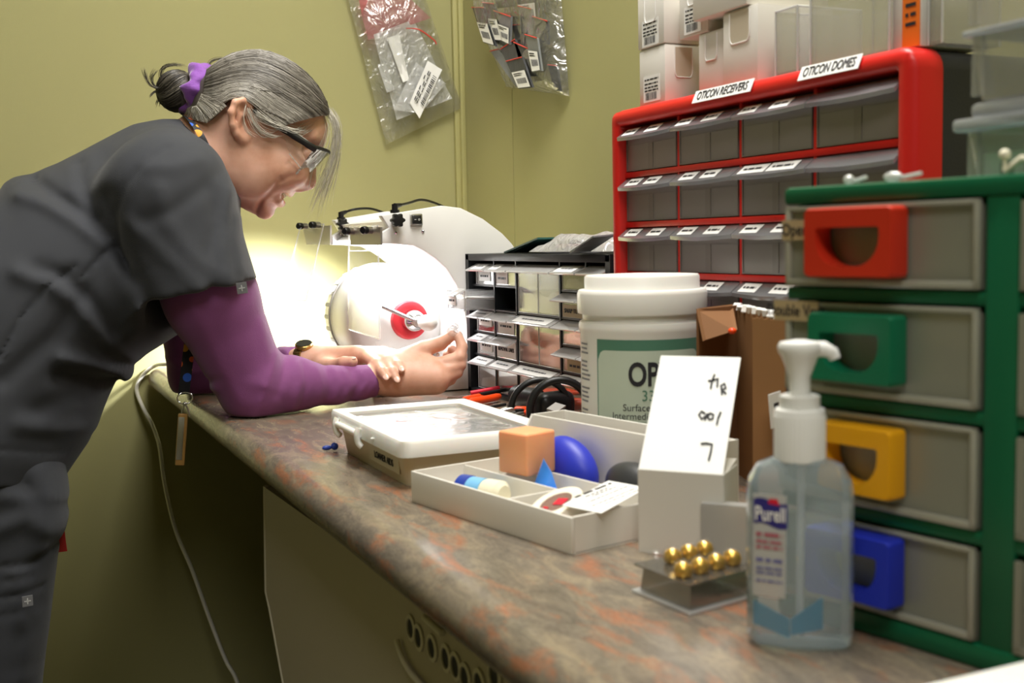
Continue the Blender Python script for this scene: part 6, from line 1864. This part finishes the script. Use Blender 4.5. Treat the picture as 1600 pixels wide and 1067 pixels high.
# ---------------------------------------------------------------- hair
HAIR = [(0.0456, 1.291), (0.0713, 1.305), (0.1141, 1.318), (0.1357, 1.314), (0.1676, 1.296), (0.1957, 1.27), (0.2193, 1.243), (0.2265, 1.225), (0.2125, 1.218), (0.1889, 1.215), (0.1654, 1.207), (0.1438, 1.197), (0.1265, 1.195), (0.1124, 1.201), (0.1024, 1.214), (0.0965, 1.231), (0.0845, 1.239), (0.0713, 1.236), (0.0615, 1.225), (0.0555, 1.217), (0.042, 1.205), (0.0306, 1.2), (0.0143, 1.206), (-0.0002, 1.213), (0.0042, 1.23), (0.0146, 1.256), (0.0265, 1.277)]
OFFH = .0075
_hair = np.array(HAIR); _head = np.array(HEAD)
cap_p = infl(HEAD, headW, .062, .01, off=OFFH)
rs = np.random.RandomState(5)
hair_w = [(rs.uniform(0, 6.28), rs.uniform(260, 520), rs.uniform(.0004, .0009)) for _ in range(5)]
SCc = np.array((0.0293, -0, 1.257))
def hair_post(P, f):
    d = poly_sd(_hair, P[:, 0], P[:, 2])
    # strand grooves run out from the hair tie
    ang = np.arctan2(P[:, 2]-SCc[2], P[:, 0]-SCc[0])
    fade = np.clip((np.hypot(P[:, 0]-SCc[0], P[:, 2]-SCc[2])-.02)/.06, 0, 1)
    for ph, fr_, am in hair_w: f = f-am*fade*np.sin(ang*fr_*.22+ph+P[:, 1]*60)
    k = .006; g = d
    h = np.clip(.5-.5*(f-g)/k, 0, 1)
    return g*(1-h)*0+np.maximum(f, g)+k*h*(1-h)
def hair_mat(name, a, b_, c):
    m = mat(name, a, .42)
    nt = m.node_tree; N = nt.nodes.new; L = nt.links.new
    at = N('ShaderNodeAttribute'); at.attribute_name = 'tone'
    r = N('ShaderNodeValToRGB'); e = r.color_ramp.elements
    e[0].position, e[0].color = 0, lin(a); e[1].position, e[1].color = 1, lin(c); x = e.new(.5); x.color = lin(b_)
    L(at.outputs['Fac'], r.inputs[0]); L(r.outputs[0], nt.nodes['Principled BSDF'].inputs['Base Color'])
    return m
M['haircap'] = mat('hair underlayer', '#57514a', .5, var=.25, vscale=40)
M['hairs'] = hair_mat('grey hair strands', '#423d37', '#837d73', '#c3beb4')
M['hairl'] = hair_mat('silver hair strands', '#8f897d', '#b9b3a6', '#dcd7cc')
M['haird'] = hair_mat('dark hair strands', '#24211d', '#3f3a33', '#8a8374')
cap = sdf_obj('hair', [cap_p], .0026, 'haircap', person, hair_post, 1, 'grey streaked hair pulled back')
def headY(x, z, off):
    """how far the head reaches sideways at a place in the side view"""
    x = np.atleast_1d(x); z = np.atleast_1d(z)
    d2 = poly_sd(_head, x, z)-off
    s = np.clip(-d2/.062, 0, 1)
    return (headW(x, z)+off)*np.sqrt(np.maximum(1-(1-s)**2, 0))
def strands(name, paths, rad, m, parent, seed=0, tone=None):
    """paths: array (n, k, 3); three sided tubes with a tone per strand"""
    rnd = np.random.RandomState(seed)
    paths = np.asarray(paths, float); n, k, _ = paths.shape
    t = np.gradient(paths, axis=1); t /= np.linalg.norm(t, axis=2, keepdims=True)+1e-9
    ref = np.array([0, 1., 0]); s1 = np.cross(t, ref); s1 /= np.linalg.norm(s1, axis=2, keepdims=True)+1e-9; s2 = np.cross(t, s1)
    prof_ = np.linspace(0, 1, k); rr = rad*np.minimum(1, np.minimum(prof_*8+.5, (1-prof_)*5+.25))[None, :, None]
    V = np.stack([paths+rr*(s1*math.cos(a)+s2*math.sin(a)) for a in (0, 2.094, 4.189)], 2)
    idx = np.arange(n*k*3).reshape(n, k, 3)
    F = []
    for c in range(3):
        d = (c+1) % 3
        F.append(np.stack([idx[:, :-1, c], idx[:, :-1, d], idx[:, 1:, d], idx[:, 1:, c]], -1).reshape(-1, 4))
    F = np.concatenate(F)
    me = bpy.data.meshes.new(name)
    V = V.reshape(-1, 3)
    me.vertices.add(len(V)); me.vertices.foreach_set('co', V.astype('f').ravel())
    me.loops.add(F.size); me.loops.foreach_set('vertex_index', F.astype('i').ravel())
    me.polygons.add(len(F)); me.polygons.foreach_set('loop_start', np.arange(0, F.size, 4, dtype='i'))
    me.update(calc_edges=True)
    at = me.attributes.new('tone', 'FLOAT', 'POINT')
    tn = rnd.beta(1.3, 1.3, n) if tone is None else tone
    at.data.foreach_set('value', np.repeat(tn, k*3).astype('f'))
    o = link(name, me, m, parent, 0, None, 'stuff'); me.shade_smooth()
    return o
def curve_pts(pts, k):
    sp = np.array([tuple(p) for p in smooth_path([(p[0], 0, p[1]) if len(p) == 2 else p for p in pts], 10)])
    i = np.linspace(0, len(sp)-1, k)
    return np.stack([np.interp(i, np.arange(len(sp)), sp[:, c]) for c in range(3)], 1)
KS = 12
topc = curve_pts([(0.2207, 1.229), (0.1966, 1.267), (0.1675, 1.293), (0.1356, 1.311), (0.1121, 1.315), (0.0788, 1.307), (0.053, 1.292), (0.0378, 1.281)], KS)
midc = curve_pts([(0.2125, 1.217), (0.1915, 1.232), (0.1593, 1.251), (0.1292, 1.268), (0.101, 1.275), (0.0728, 1.273), (0.052, 1.267), (0.0332, 1.261)], KS)
botc = curve_pts([(0.1399, 1.195), (0.1306, 1.204), (0.1157, 1.214), (0.1011, 1.229), (0.0845, 1.238), (0.0656, 1.234), (0.0503, 1.225), (0.0301, 1.23)], KS)
rs = np.random.RandomState(11)
paths = []; tones = []
for i in range(2300):
    ph = rs.rand()**.85
    base = topc*(1-ph*2)+midc*ph*2 if ph < .5 else midc*(2-ph*2)+botc*(ph*2-1)
    a, b_ = (rs.uniform(0, .35), rs.uniform(.75, 1)) if rs.rand() < .5 else (0, 1)
    u = np.linspace(a, b_, KS)*(KS-1)
    q = np.stack([np.interp(u, np.arange(KS), base[:, c]) for c in (0, 2)], 1)
    q += np.outer(np.sin(np.linspace(0, 3.1, KS)), rs.normal(0, .0022, 2))
    lift = rs.uniform(0, .0022)
    y = headY(q[:, 0], q[:, 1], OFFH+lift)
    if (y < .001).mean() > .3 and ph > .1: continue
    side = -1 if rs.rand() < .72 else 1
    paths.append(np.stack([q[:, 0], side*y, q[:, 1]], 1))
    # greyer towards the temples, darker over the crown in streaks
    tones.append(np.clip(.20+.40*abs(math.sin(ph*17+1.3*math.sin(ph*41)))+rs.normal(0, .17)+.12*(ph > .75), 0, 1))
strands('hair_strands', paths, .00042, 'hairs', cap, 1, np.array(tones))
# nape hair
n0 = curve_pts([(0.0633, 1.223), (0.0541, 1.227), (0.0431, 1.232), (0.0287, 1.243)], KS); n1 = curve_pts([(0.0343, 1.2), (0.031, 1.21), (0.0259, 1.219), (0.0207, 1.226)], KS); n2 = curve_pts([(0.0016, 1.212), (0.0037, 1.217), (0.0075, 1.222), (0.0133, 1.226)], KS)
paths = []
for i in range(420):
    ph = rs.rand(); base = n0*(1-ph*2)+n1*ph*2 if ph < .5 else n1*(2-ph*2)+n2*(ph*2-1)
    q = base[:, [0, 2]]+np.outer(np.sin(np.linspace(0, 3.1, KS)), rs.normal(0, .002, 2))
    y = np.maximum(headY(q[:, 0], q[:, 1], OFFH+rs.uniform(0, .002)), .03*(1-ph))
    paths.append(np.stack([q[:, 0], (-1 if rs.rand() < .75 else 1)*y, q[:, 1]], 1))
strands('nape_hair', paths, .0004, 'hairl', cap, 2)
def bundle(name, pts, n, spread, m, seed, y0=0, ys=.004, rad=.0004, ks=14, taper_=True):
    """pts: (a, y, z) path"""
    r_ = np.random.RandomState(seed); base = curve_pts(pts, ks); out = []
    for i in range(n):
        o0 = r_.normal(0, 1, 3)*np.array([spread*.5, ys, spread*.5]); o1 = r_.normal(0, 1, 3)*np.array([spread, ys, spread*.6])
        t = np.linspace(0, 1, ks)[:, None]
        wob = np.sin(t*r_.uniform(3, 7)+r_.uniform(0, 6))*r_.normal(0, spread*.35, 3)
        L_ = r_.uniform(.75, 1)
        q = base+o0*(1-t)+o1*t+wob*t
        i2 = np.linspace(0, (ks-1)*L_, ks); q = np.stack([np.interp(i2, np.arange(ks), q[:, c]) for c in range(3)], 1)
        out.append(q)
    return strands(name, out, rad, m, cap, seed)
bundle('fringe', [(0.2141, -0.022, 1.226), (0.2236, -0.028, 1.212), (0.2274, -0.03, 1.189), (0.2224, -0.03, 1.155), (0.2116, -0.03, 1.123), (0.2, -0.03, 1.094), (0.1902, -0.03, 1.063)], 46, .0085, 'hairl', 21, rad=.00026)
bundle('fringe', [(0.2052, -0.03, 1.218), (0.2087, -0.034, 1.194), (0.2029, -0.036, 1.171), (0.1924, -0.038, 1.152), (0.1819, -0.036, 1.119), (0.1777, -0.034, 1.102)], 18, .0085, 'hairl', 22, rad=.00024)
bundle('fringe', [(0.2194, -0.01, 1.225), (0.228, -0.014, 1.205), (0.2278, -0.016, 1.176), (0.2178, -0.016, 1.14), (0.1989, -0.016, 1.103), (0.1864, -0.016, 1.079)], 30, .0105, 'hairl', 26, rad=.00024)
bundle('side_wisp', [(0.0919, -0.083, 1.218), (0.1001, -0.083, 1.197), (0.1115, -0.082, 1.185), (0.1243, -0.08, 1.182), (0.1366, -0.078, 1.188)], 30, .0055, 'hairl', 23, rad=.00026)
bundle('side_wisp', [(0.1035, -0.083, 1.214), (0.1212, -0.083, 1.202), (0.1439, -0.08, 1.193), (0.1678, -0.07, 1.189), (0.1911, -0.05, 1.206)], 46, .0075, 'hairl', 24, rad=.00028)
bundle('side_wisp', [(0.0894, -0.084, 1.224), (0.0847, -0.092, 1.205), (0.0894, -0.09, 1.187), (0.102, -0.085, 1.179)], 7, .002, 'hairl', 25, rad=.00026)
# bun and its loose ends
bun = sdf_obj('hair_bun', [el((-0.0048, -0, 1.254), (.0285, .031, .0300), .01), el((0.007, 0, 1.251), (.024, .026, .026), .012)], .0026, 'haircap', person, None, 1, 'dark hair bun')
bc0 = np.array((-0.0048, -0, 1.254)); paths = []
for i in range(520):
    a0 = rs.uniform(0, 2*math.pi); tw = rs.uniform(1.6, 2.6); rr_ = .0300+rs.uniform(0, .0016)
    t = np.linspace(.05, 1, KS)
    th = np.pi*t*.97; az = a0+tw*t
    # poles lie along the line to the head
    dx = np.cos(th); ry = np.sin(th)*np.cos(az); rz = np.sin(th)*np.sin(az)
    paths.append(bc0+np.stack([dx*rr_*.98, ry*(rr_+.001), rz*rr_], 1))
strands('bun_strands', paths, .00045, 'haird', bun, 3)
for k, pts in enumerate(([(-0.0234, -0.01, 1.26), (-0.0273, -0.01, 1.274), (-0.0232, -0.01, 1.286), (-0.0076, -0.01, 1.291), (0.0113, -0.01, 1.288)], [(-0.0257, 0, 1.256), (-0.0363, -0, 1.261), (-0.0402, 0, 1.273), (-0.0316, -0, 1.286)], [(-0.0273, -0.01, 1.255), (-0.0423, -0.012, 1.26), (-0.0488, -0.014, 1.273), (-0.0501, -0.014, 1.284)], [(-0.0241, -0, 1.249), (-0.0358, -0, 1.253), (-0.0452, 0, 1.244)], [(-0.0225, 0, 1.245), (-0.0318, -0, 1.241), (-0.034, -0, 1.231)], [(0.0407, -0, 1.285), (0.044, 0, 1.297), (0.0554, 0, 1.303), (0.0665, -0, 1.304)], [(0.0175, -0, 1.283), (0.0169, -0, 1.289), (0.02, 0, 1.297)])):
    b_ = bundle('loose_ends', pts, (22, 18, 18, 16, 12, 12, 14)[k], .0022, 'haird', 40+k, rad=.0003)
# scrunchie
M['scrunch'] = mat('purple velvet', '#8a4fae', .75, sheen=.9, bump=.3, bscale=300)
sA, sB = np.array((0.0317, 0, 1.291)), np.array((0.0113, 0, 1.222)); sc_ = (sA+sB)/2; sz = sA-sB; sL = np.linalg.norm(sz)/2; sz = sz/np.linalg.norm(sz)
sxv = np.array([sz[2], 0, -sz[0]])
b = B(); n1_, n2_ = 96, 18
vv = []
for i in range(n1_):
    a = 2*math.pi*i/n1_
    cdir_ = sz*math.cos(a)*(sL-.006)+np.array([0, 1, 0])*math.sin(a)*.043
    c = sc_+cdir_+sxv*.004*math.sin(5*a+1)
    rd = cdir_/np.linalg.norm(cdir_)
    r0 = .0125*(1+.14*math.sin(6*a+.4)+.07*math.sin(11*a+2))
    for j in range(n2_):
        p = 2*math.pi*j/n2_
        r1 = r0*(1+.13*math.sin(2*p+7*a)+.06*math.sin(4*p-11*a))
        vv.append(c+rd*math.cos(p)*r1*.9+sxv*math.sin(p)*r1*1.12)
b.mesh(vv, [(i*n2_+j, ((i+1) % n1_)*n2_+j, ((i+1) % n1_)*n2_+(j+1) % n2_, i*n2_+(j+1) % n2_) for i in range(n1_) for j in range(n2_)])
b.build('scrunchie', 'scrunch', person, 80, label='purple velvet scrunchie')

# ---------------------------------------------------------------- safety glasses
M['lens'] = clear('safety lens', tint='#f2f4f4', haze=.2, hazecol='#e4e6e6', gloss=.55, rough=.04)
sgl = bpy.data.objects.new('safety_glasses', None); COL.objects.link(sgl); sgl.parent = person; ORG[sgl.name] = ORG[person.name]; sgl['label'] = 'clear wraparound safety glasses with black temples'
tc1, bc1 = np.array((0.2155, -0, 1.162)), np.array((0.1729, 0, 1.118)); ts1, bs1 = np.array((0.1867, -0.07, 1.166)), np.array((0.1595, -0.066, 1.129))
nu, nv = 25, 9
def lensp(u, v, th=0):
    cen = tc1+(bc1-tc1)*v; sd_ = ts1+(bs1-ts1)*v
    w_ = abs(u)**2.4
    p = np.array([cen[0]+(sd_[0]-cen[0])*w_, 0, cen[2]+(sd_[2]-cen[2])*w_])
    p[1] = u*(.070-.004*v)
    bul = .007*math.sin(math.pi*v)*(1-w_*.5)
    return p+np.array([.55, 0, .42])*bul*1.2-np.array([.7, 0, .6])*th
b = B(); vv = [lensp(-1+2*i/(nu-1), j/(nv-1)) for j in range(nv) for i in range(nu)]+[lensp(-1+2*i/(nu-1), j/(nv-1), .002) for j in range(nv) for i in range(nu)]
m5 = nu*nv; ff = []
for j in range(nv-1):
    for i in range(nu-1):
        a = j*nu+i; ff += [(a, a+1, a+nu+1, a+nu), (m5+a, m5+a+nu, m5+a+nu+1, m5+a+1)]
b.mesh(vv, ff); b.build('lens', 'lens', sgl, 60, label='clear curved lens')
b = B(); b.tube([lensp(-1+2*i/24, -.02) for i in range(25)], .0021, 8, flat=1.3); b.build('brow_bar', 'black', sgl, 50, label='dark brow bar')
for s in (-1, 1):
    b = B()
    tp_ = [np.array(p)*np.array([1, s*-1, 1]) for p in [(0.1002, -0.079, 1.218), (0.1081, -0.08, 1.212), (0.1303, -0.08, 1.197), (0.1575, -0.078, 1.181), (0.1778, -0.075, 1.169), (0.1884, -0.07, 1.163)]]
    b.tube(smooth_path([tuple(p) for p in tp_], 4), [.0018]*4+[.0022]*4+[.0027]*4+[.0031]*4+[.0034]*5, 8, flat=1.5); b.build('temple_arm', 'black', sgl, 50, label='black temple arm')
    c4 = [np.array(p)*np.array([1, s*-1, 1]) for p in [(0.1395, -0.078, 1.194), (0.1875, -0.071, 1.167), (0.1661, -0.068, 1.136), (0.1495, -0.074, 1.156)]]
    b = B(); b.quadslab(*[tuple(p) for p in c4], .0014); b.build('side_shield', 'acryl', sgl, 0, label='clear side shield')
    b = B(); b.tube([tuple(c4[0]), tuple((c4[0]+c4[1])/2+np.array([0, 0, .004])), tuple(c4[1])], .0011, 6); b.tube([tuple(c4[3]), tuple(c4[2])], .0011, 6); b.build('shield_edge', 'acryledge', sgl, 40)

# ---------------------------------------------------------------- lanyard
def lanyard_mat():
    m = mat('flower lanyard', '#15161c', .6)
    nt = m.node_tree; N = nt.nodes.new; L = nt.links.new
    tc_ = N('ShaderNodeTexCoord'); v = N('ShaderNodeTexVoronoi'); v.inputs['Scale'].default_value = 52
    gt = N('ShaderNodeMath'); gt.operation = 'LESS_THAN'; gt.inputs[1].default_value = .34
    r = N('ShaderNodeValToRGB'); r.color_ramp.interpolation = 'CONSTANT'; e = r.color_ramp.elements
    e[0].position, e[0].color = 0, lin('#d79a22'); e[1].position, e[1].color = .5, lin('#2c5fc4'); x = e.new(.78); x.color = lin('#e0662a')
    mx = N('ShaderNodeMixRGB'); mx.inputs[1].default_value = lin('#14151b')
    sp = N('ShaderNodeSeparateColor')
    L(tc_.outputs['Object'], v.inputs['Vector']); L(v.outputs['Distance'], gt.inputs[0]); L(v.outputs['Color'], sp.inputs[0]); L(sp.outputs[0], r.inputs[0])
    L(gt.outputs[0], mx.inputs[0]); L(r.outputs[0], mx.inputs[2]); L(mx.outputs[0], nt.nodes['Principled BSDF'].inputs['Base Color'])
    return m
M['lany'] = lanyard_mat()
lan = bpy.data.objects.new('lanyard', None); COL.objects.link(lan); lan.parent = person; ORG[lan.name] = ORG[person.name]; lan['label'] = 'black flower patterned lanyard with a tan key tag'
def ribbon(b, pts, wdir, w, th=.0012):
    pts = smooth_path(pts, 6); wd_ = Vector(wdir).normalized()*w/2
    n = len(pts); vv = []
    for i, p in enumerate(pts):
        t_ = (pts[min(i+1, n-1)]-pts[max(i-1, 0)]).normalized(); nn_ = t_.cross(wd_).normalized()*th/2
        vv += [p-wd_-nn_, p+wd_-nn_, p+wd_+nn_, p-wd_+nn_]
    ff = [(i*4+c, (i+1)*4+c, (i+1)*4+(c+1) % 4, i*4+(c+1) % 4) for i in range(n-1) for c in range(4)]+[(0, 1, 2, 3), (n*4-4, n*4-1, n*4-2, n*4-3)]
    b.mesh(vv, ff)
b = B(); ribbon(b, [(0.002, -0, 1.22), (0.0105, -0.05, 1.207), (0.0205, -0.072, 1.191), (0.0285, -0.082, 1.174), (0.0364, -0.086, 1.153), (0.043, -0.078, 1.136)], (.85, -.3, -.45), .0155); b.build('neck_strap', 'lany', lan, 50)
hang = [(0.0203, -0.09, 0.9818), (0.0042, -0.1, 0.9184), (-0.0035, -0.1, 0.882), (-0.0108, -0.1, 0.8362), (-0.0145, -0.1, 0.8124)]
b = B(); ribbon(b, hang, (1, .25, 0), .0160, .0014); b.build('hanging_strap', 'lany', lan, 50)
c = Vector((-0.013, -0.1, 0.8067))
b = B(); b.tube([c+Vector((.0105*math.cos(a), .002*math.cos(a), .0085*math.sin(a))) for a in [2*math.pi*i/24 for i in range(24)]], .0011, 8, closed=True); b.build('split_ring', 'chrome', lan, 60)
b = B(); p = Vector((-0.0134, -0.1, 0.7956)); b.tube([p+Vector((0, 0, .004)), p+Vector((-.004, 0, -.006)), p+Vector((-.0055, 0, -.015))], .0013, 8); b.tube([p+Vector((0, 0, .004)), p+Vector((.004, 0, -.006)), p+Vector((.0055, 0, -.015))], .0013, 8); b.ball(p+Vector((0, 0, .003)), .0028, 12, 8); b.build('swivel_clasp', 'chrome', lan, 60)
M['keytag'] = mat('tan key tag', '#b58a4e', .35, .3)
b = B()
k1, k2 = Vector((-0.0166, -0.1, 0.7847)), Vector((-0.0243, -0.1, 0.7098))
ax = (k2-k1).normalized(); rt = Matrix((Vector((0, 1, 0)).cross(ax).normalized(), Vector((0, 1, 0)), -ax)).transposed()
b.box((k1+k2)/2, (.0135, .006, (k2-k1).length), rt, .002); kt = b.build('key_tag', 'keytag', lan, 40, label='tan key tag')
b = B(); b.box((k1+k2)/2+Vector((-.0015, -.0032, .002)), (.0085, .0008, (k2-k1).length*.82), rt, .0003); b.build('tag_face', 'steel', lan, 40, label='silvery printed tag face')

# ---------------------------------------------------------------- watch, red ribbon, cloth tags
M['goldl'] = mat('gold watch links', '#b99a5e', .25, .9)
wt = bpy.data.objects.new('wrist_watch', None); COL.objects.link(wt); wt.parent = person; ORG[wt.name] = ORG[person.name]; wt['label'] = 'gold link watch with a dark face'
wp0 = np.array((0.1746, 0.05, 0.8349)); wdr = ldir
q = Vector(wdr.tolist()).to_track_quat('Z', 'Y')
b = B()
for k in range(16):
    a = 2*math.pi*k/16
    b.box(Vector(wp0.tolist())+q @ Vector((.0275*math.cos(a), .0275*math.sin(a), 0)), (.004, .0105, .015), (q.to_matrix() @ Matrix.Rotation(a, 3, 'Z')), .0015)
b.build('watch_band', 'goldl', wt, 40, kind='stuff')
tdir = Vector((-.1, -.35, 1)).normalized()
b = B(); b.lathe([(.0135, 0), (.0145, .002), (.0145, .006), (.013, .0075)], Vector(wp0.tolist())+tdir*.0265, tdir, 28); b.build('watch_case', 'goldl', wt, 40)
b = B(); b.lathe([(.0125, 0), (.0125, .0008)], Vector(wp0.tolist())+tdir*.0338, tdir, 28); b.build('watch_face', 'black', wt, 40)
M['ribbon'] = mat('red ribbon', '#a3201c', .6)
b = B(); ribbon(b, [(-0.1916, -0.06, 0.7007), (-0.1904, -0.06, 0.6745), (-0.1946, -0.06, 0.6421), (-0.1937, -0.06, 0.6092), (-0.1922, -0.06, 0.5884)], (1, .2, 0), .0125); b.build('red_ribbon', 'ribbon', person, 50, label='red ribbon hanging behind the thigh')
clothtag(Vector((0.0653, -0.2773, 0.9682)), (-.25, -1, .1), (-.12, 0, 1), person)
clothtag(Vector((-0.2244, -0.1905, 0.5588)), (.35, -1, 0), (0, 0, 1), person)

# held piece
em = Vector(PO)+Matrix.Rotation(PA, 3, 'Z') @ Vector((0.3882, -0.0748, 0.8844))
b = B(); b.ball(em, (.008, .009, .010), 20, 14); b.ball(em+Vector((0, -.004, .007)), (.006, .006, .006), 16, 10); b.tube([em+Vector((0, .002, -.006)), em+Vector((.004, .004, -.020))], .0022, 8)
o = b.build('ear_mold', 'clear', None, 60); tag(recenter(o), 'clear ear mold held between thumb and finger at the polishing tip', 'ear mold')
for dx in ((676, 558, 1.760),):
    em2 = Vector(PO)+Matrix.Rotation(PA, 3, 'Z') @ Vector((0.3551, -0.069, 0.8456))
    b = B(); b.ball(em2, (.004, .005, .004), 14, 8); b.ball(em2+Vector((.004, -.012, .003)), (.003, .003, .003), 12, 8)
    o = b.build('ear_tip', 'white', None, 60); tag(recenter(o), 'tiny white ear tip resting in the curled fingers', 'ear tip')
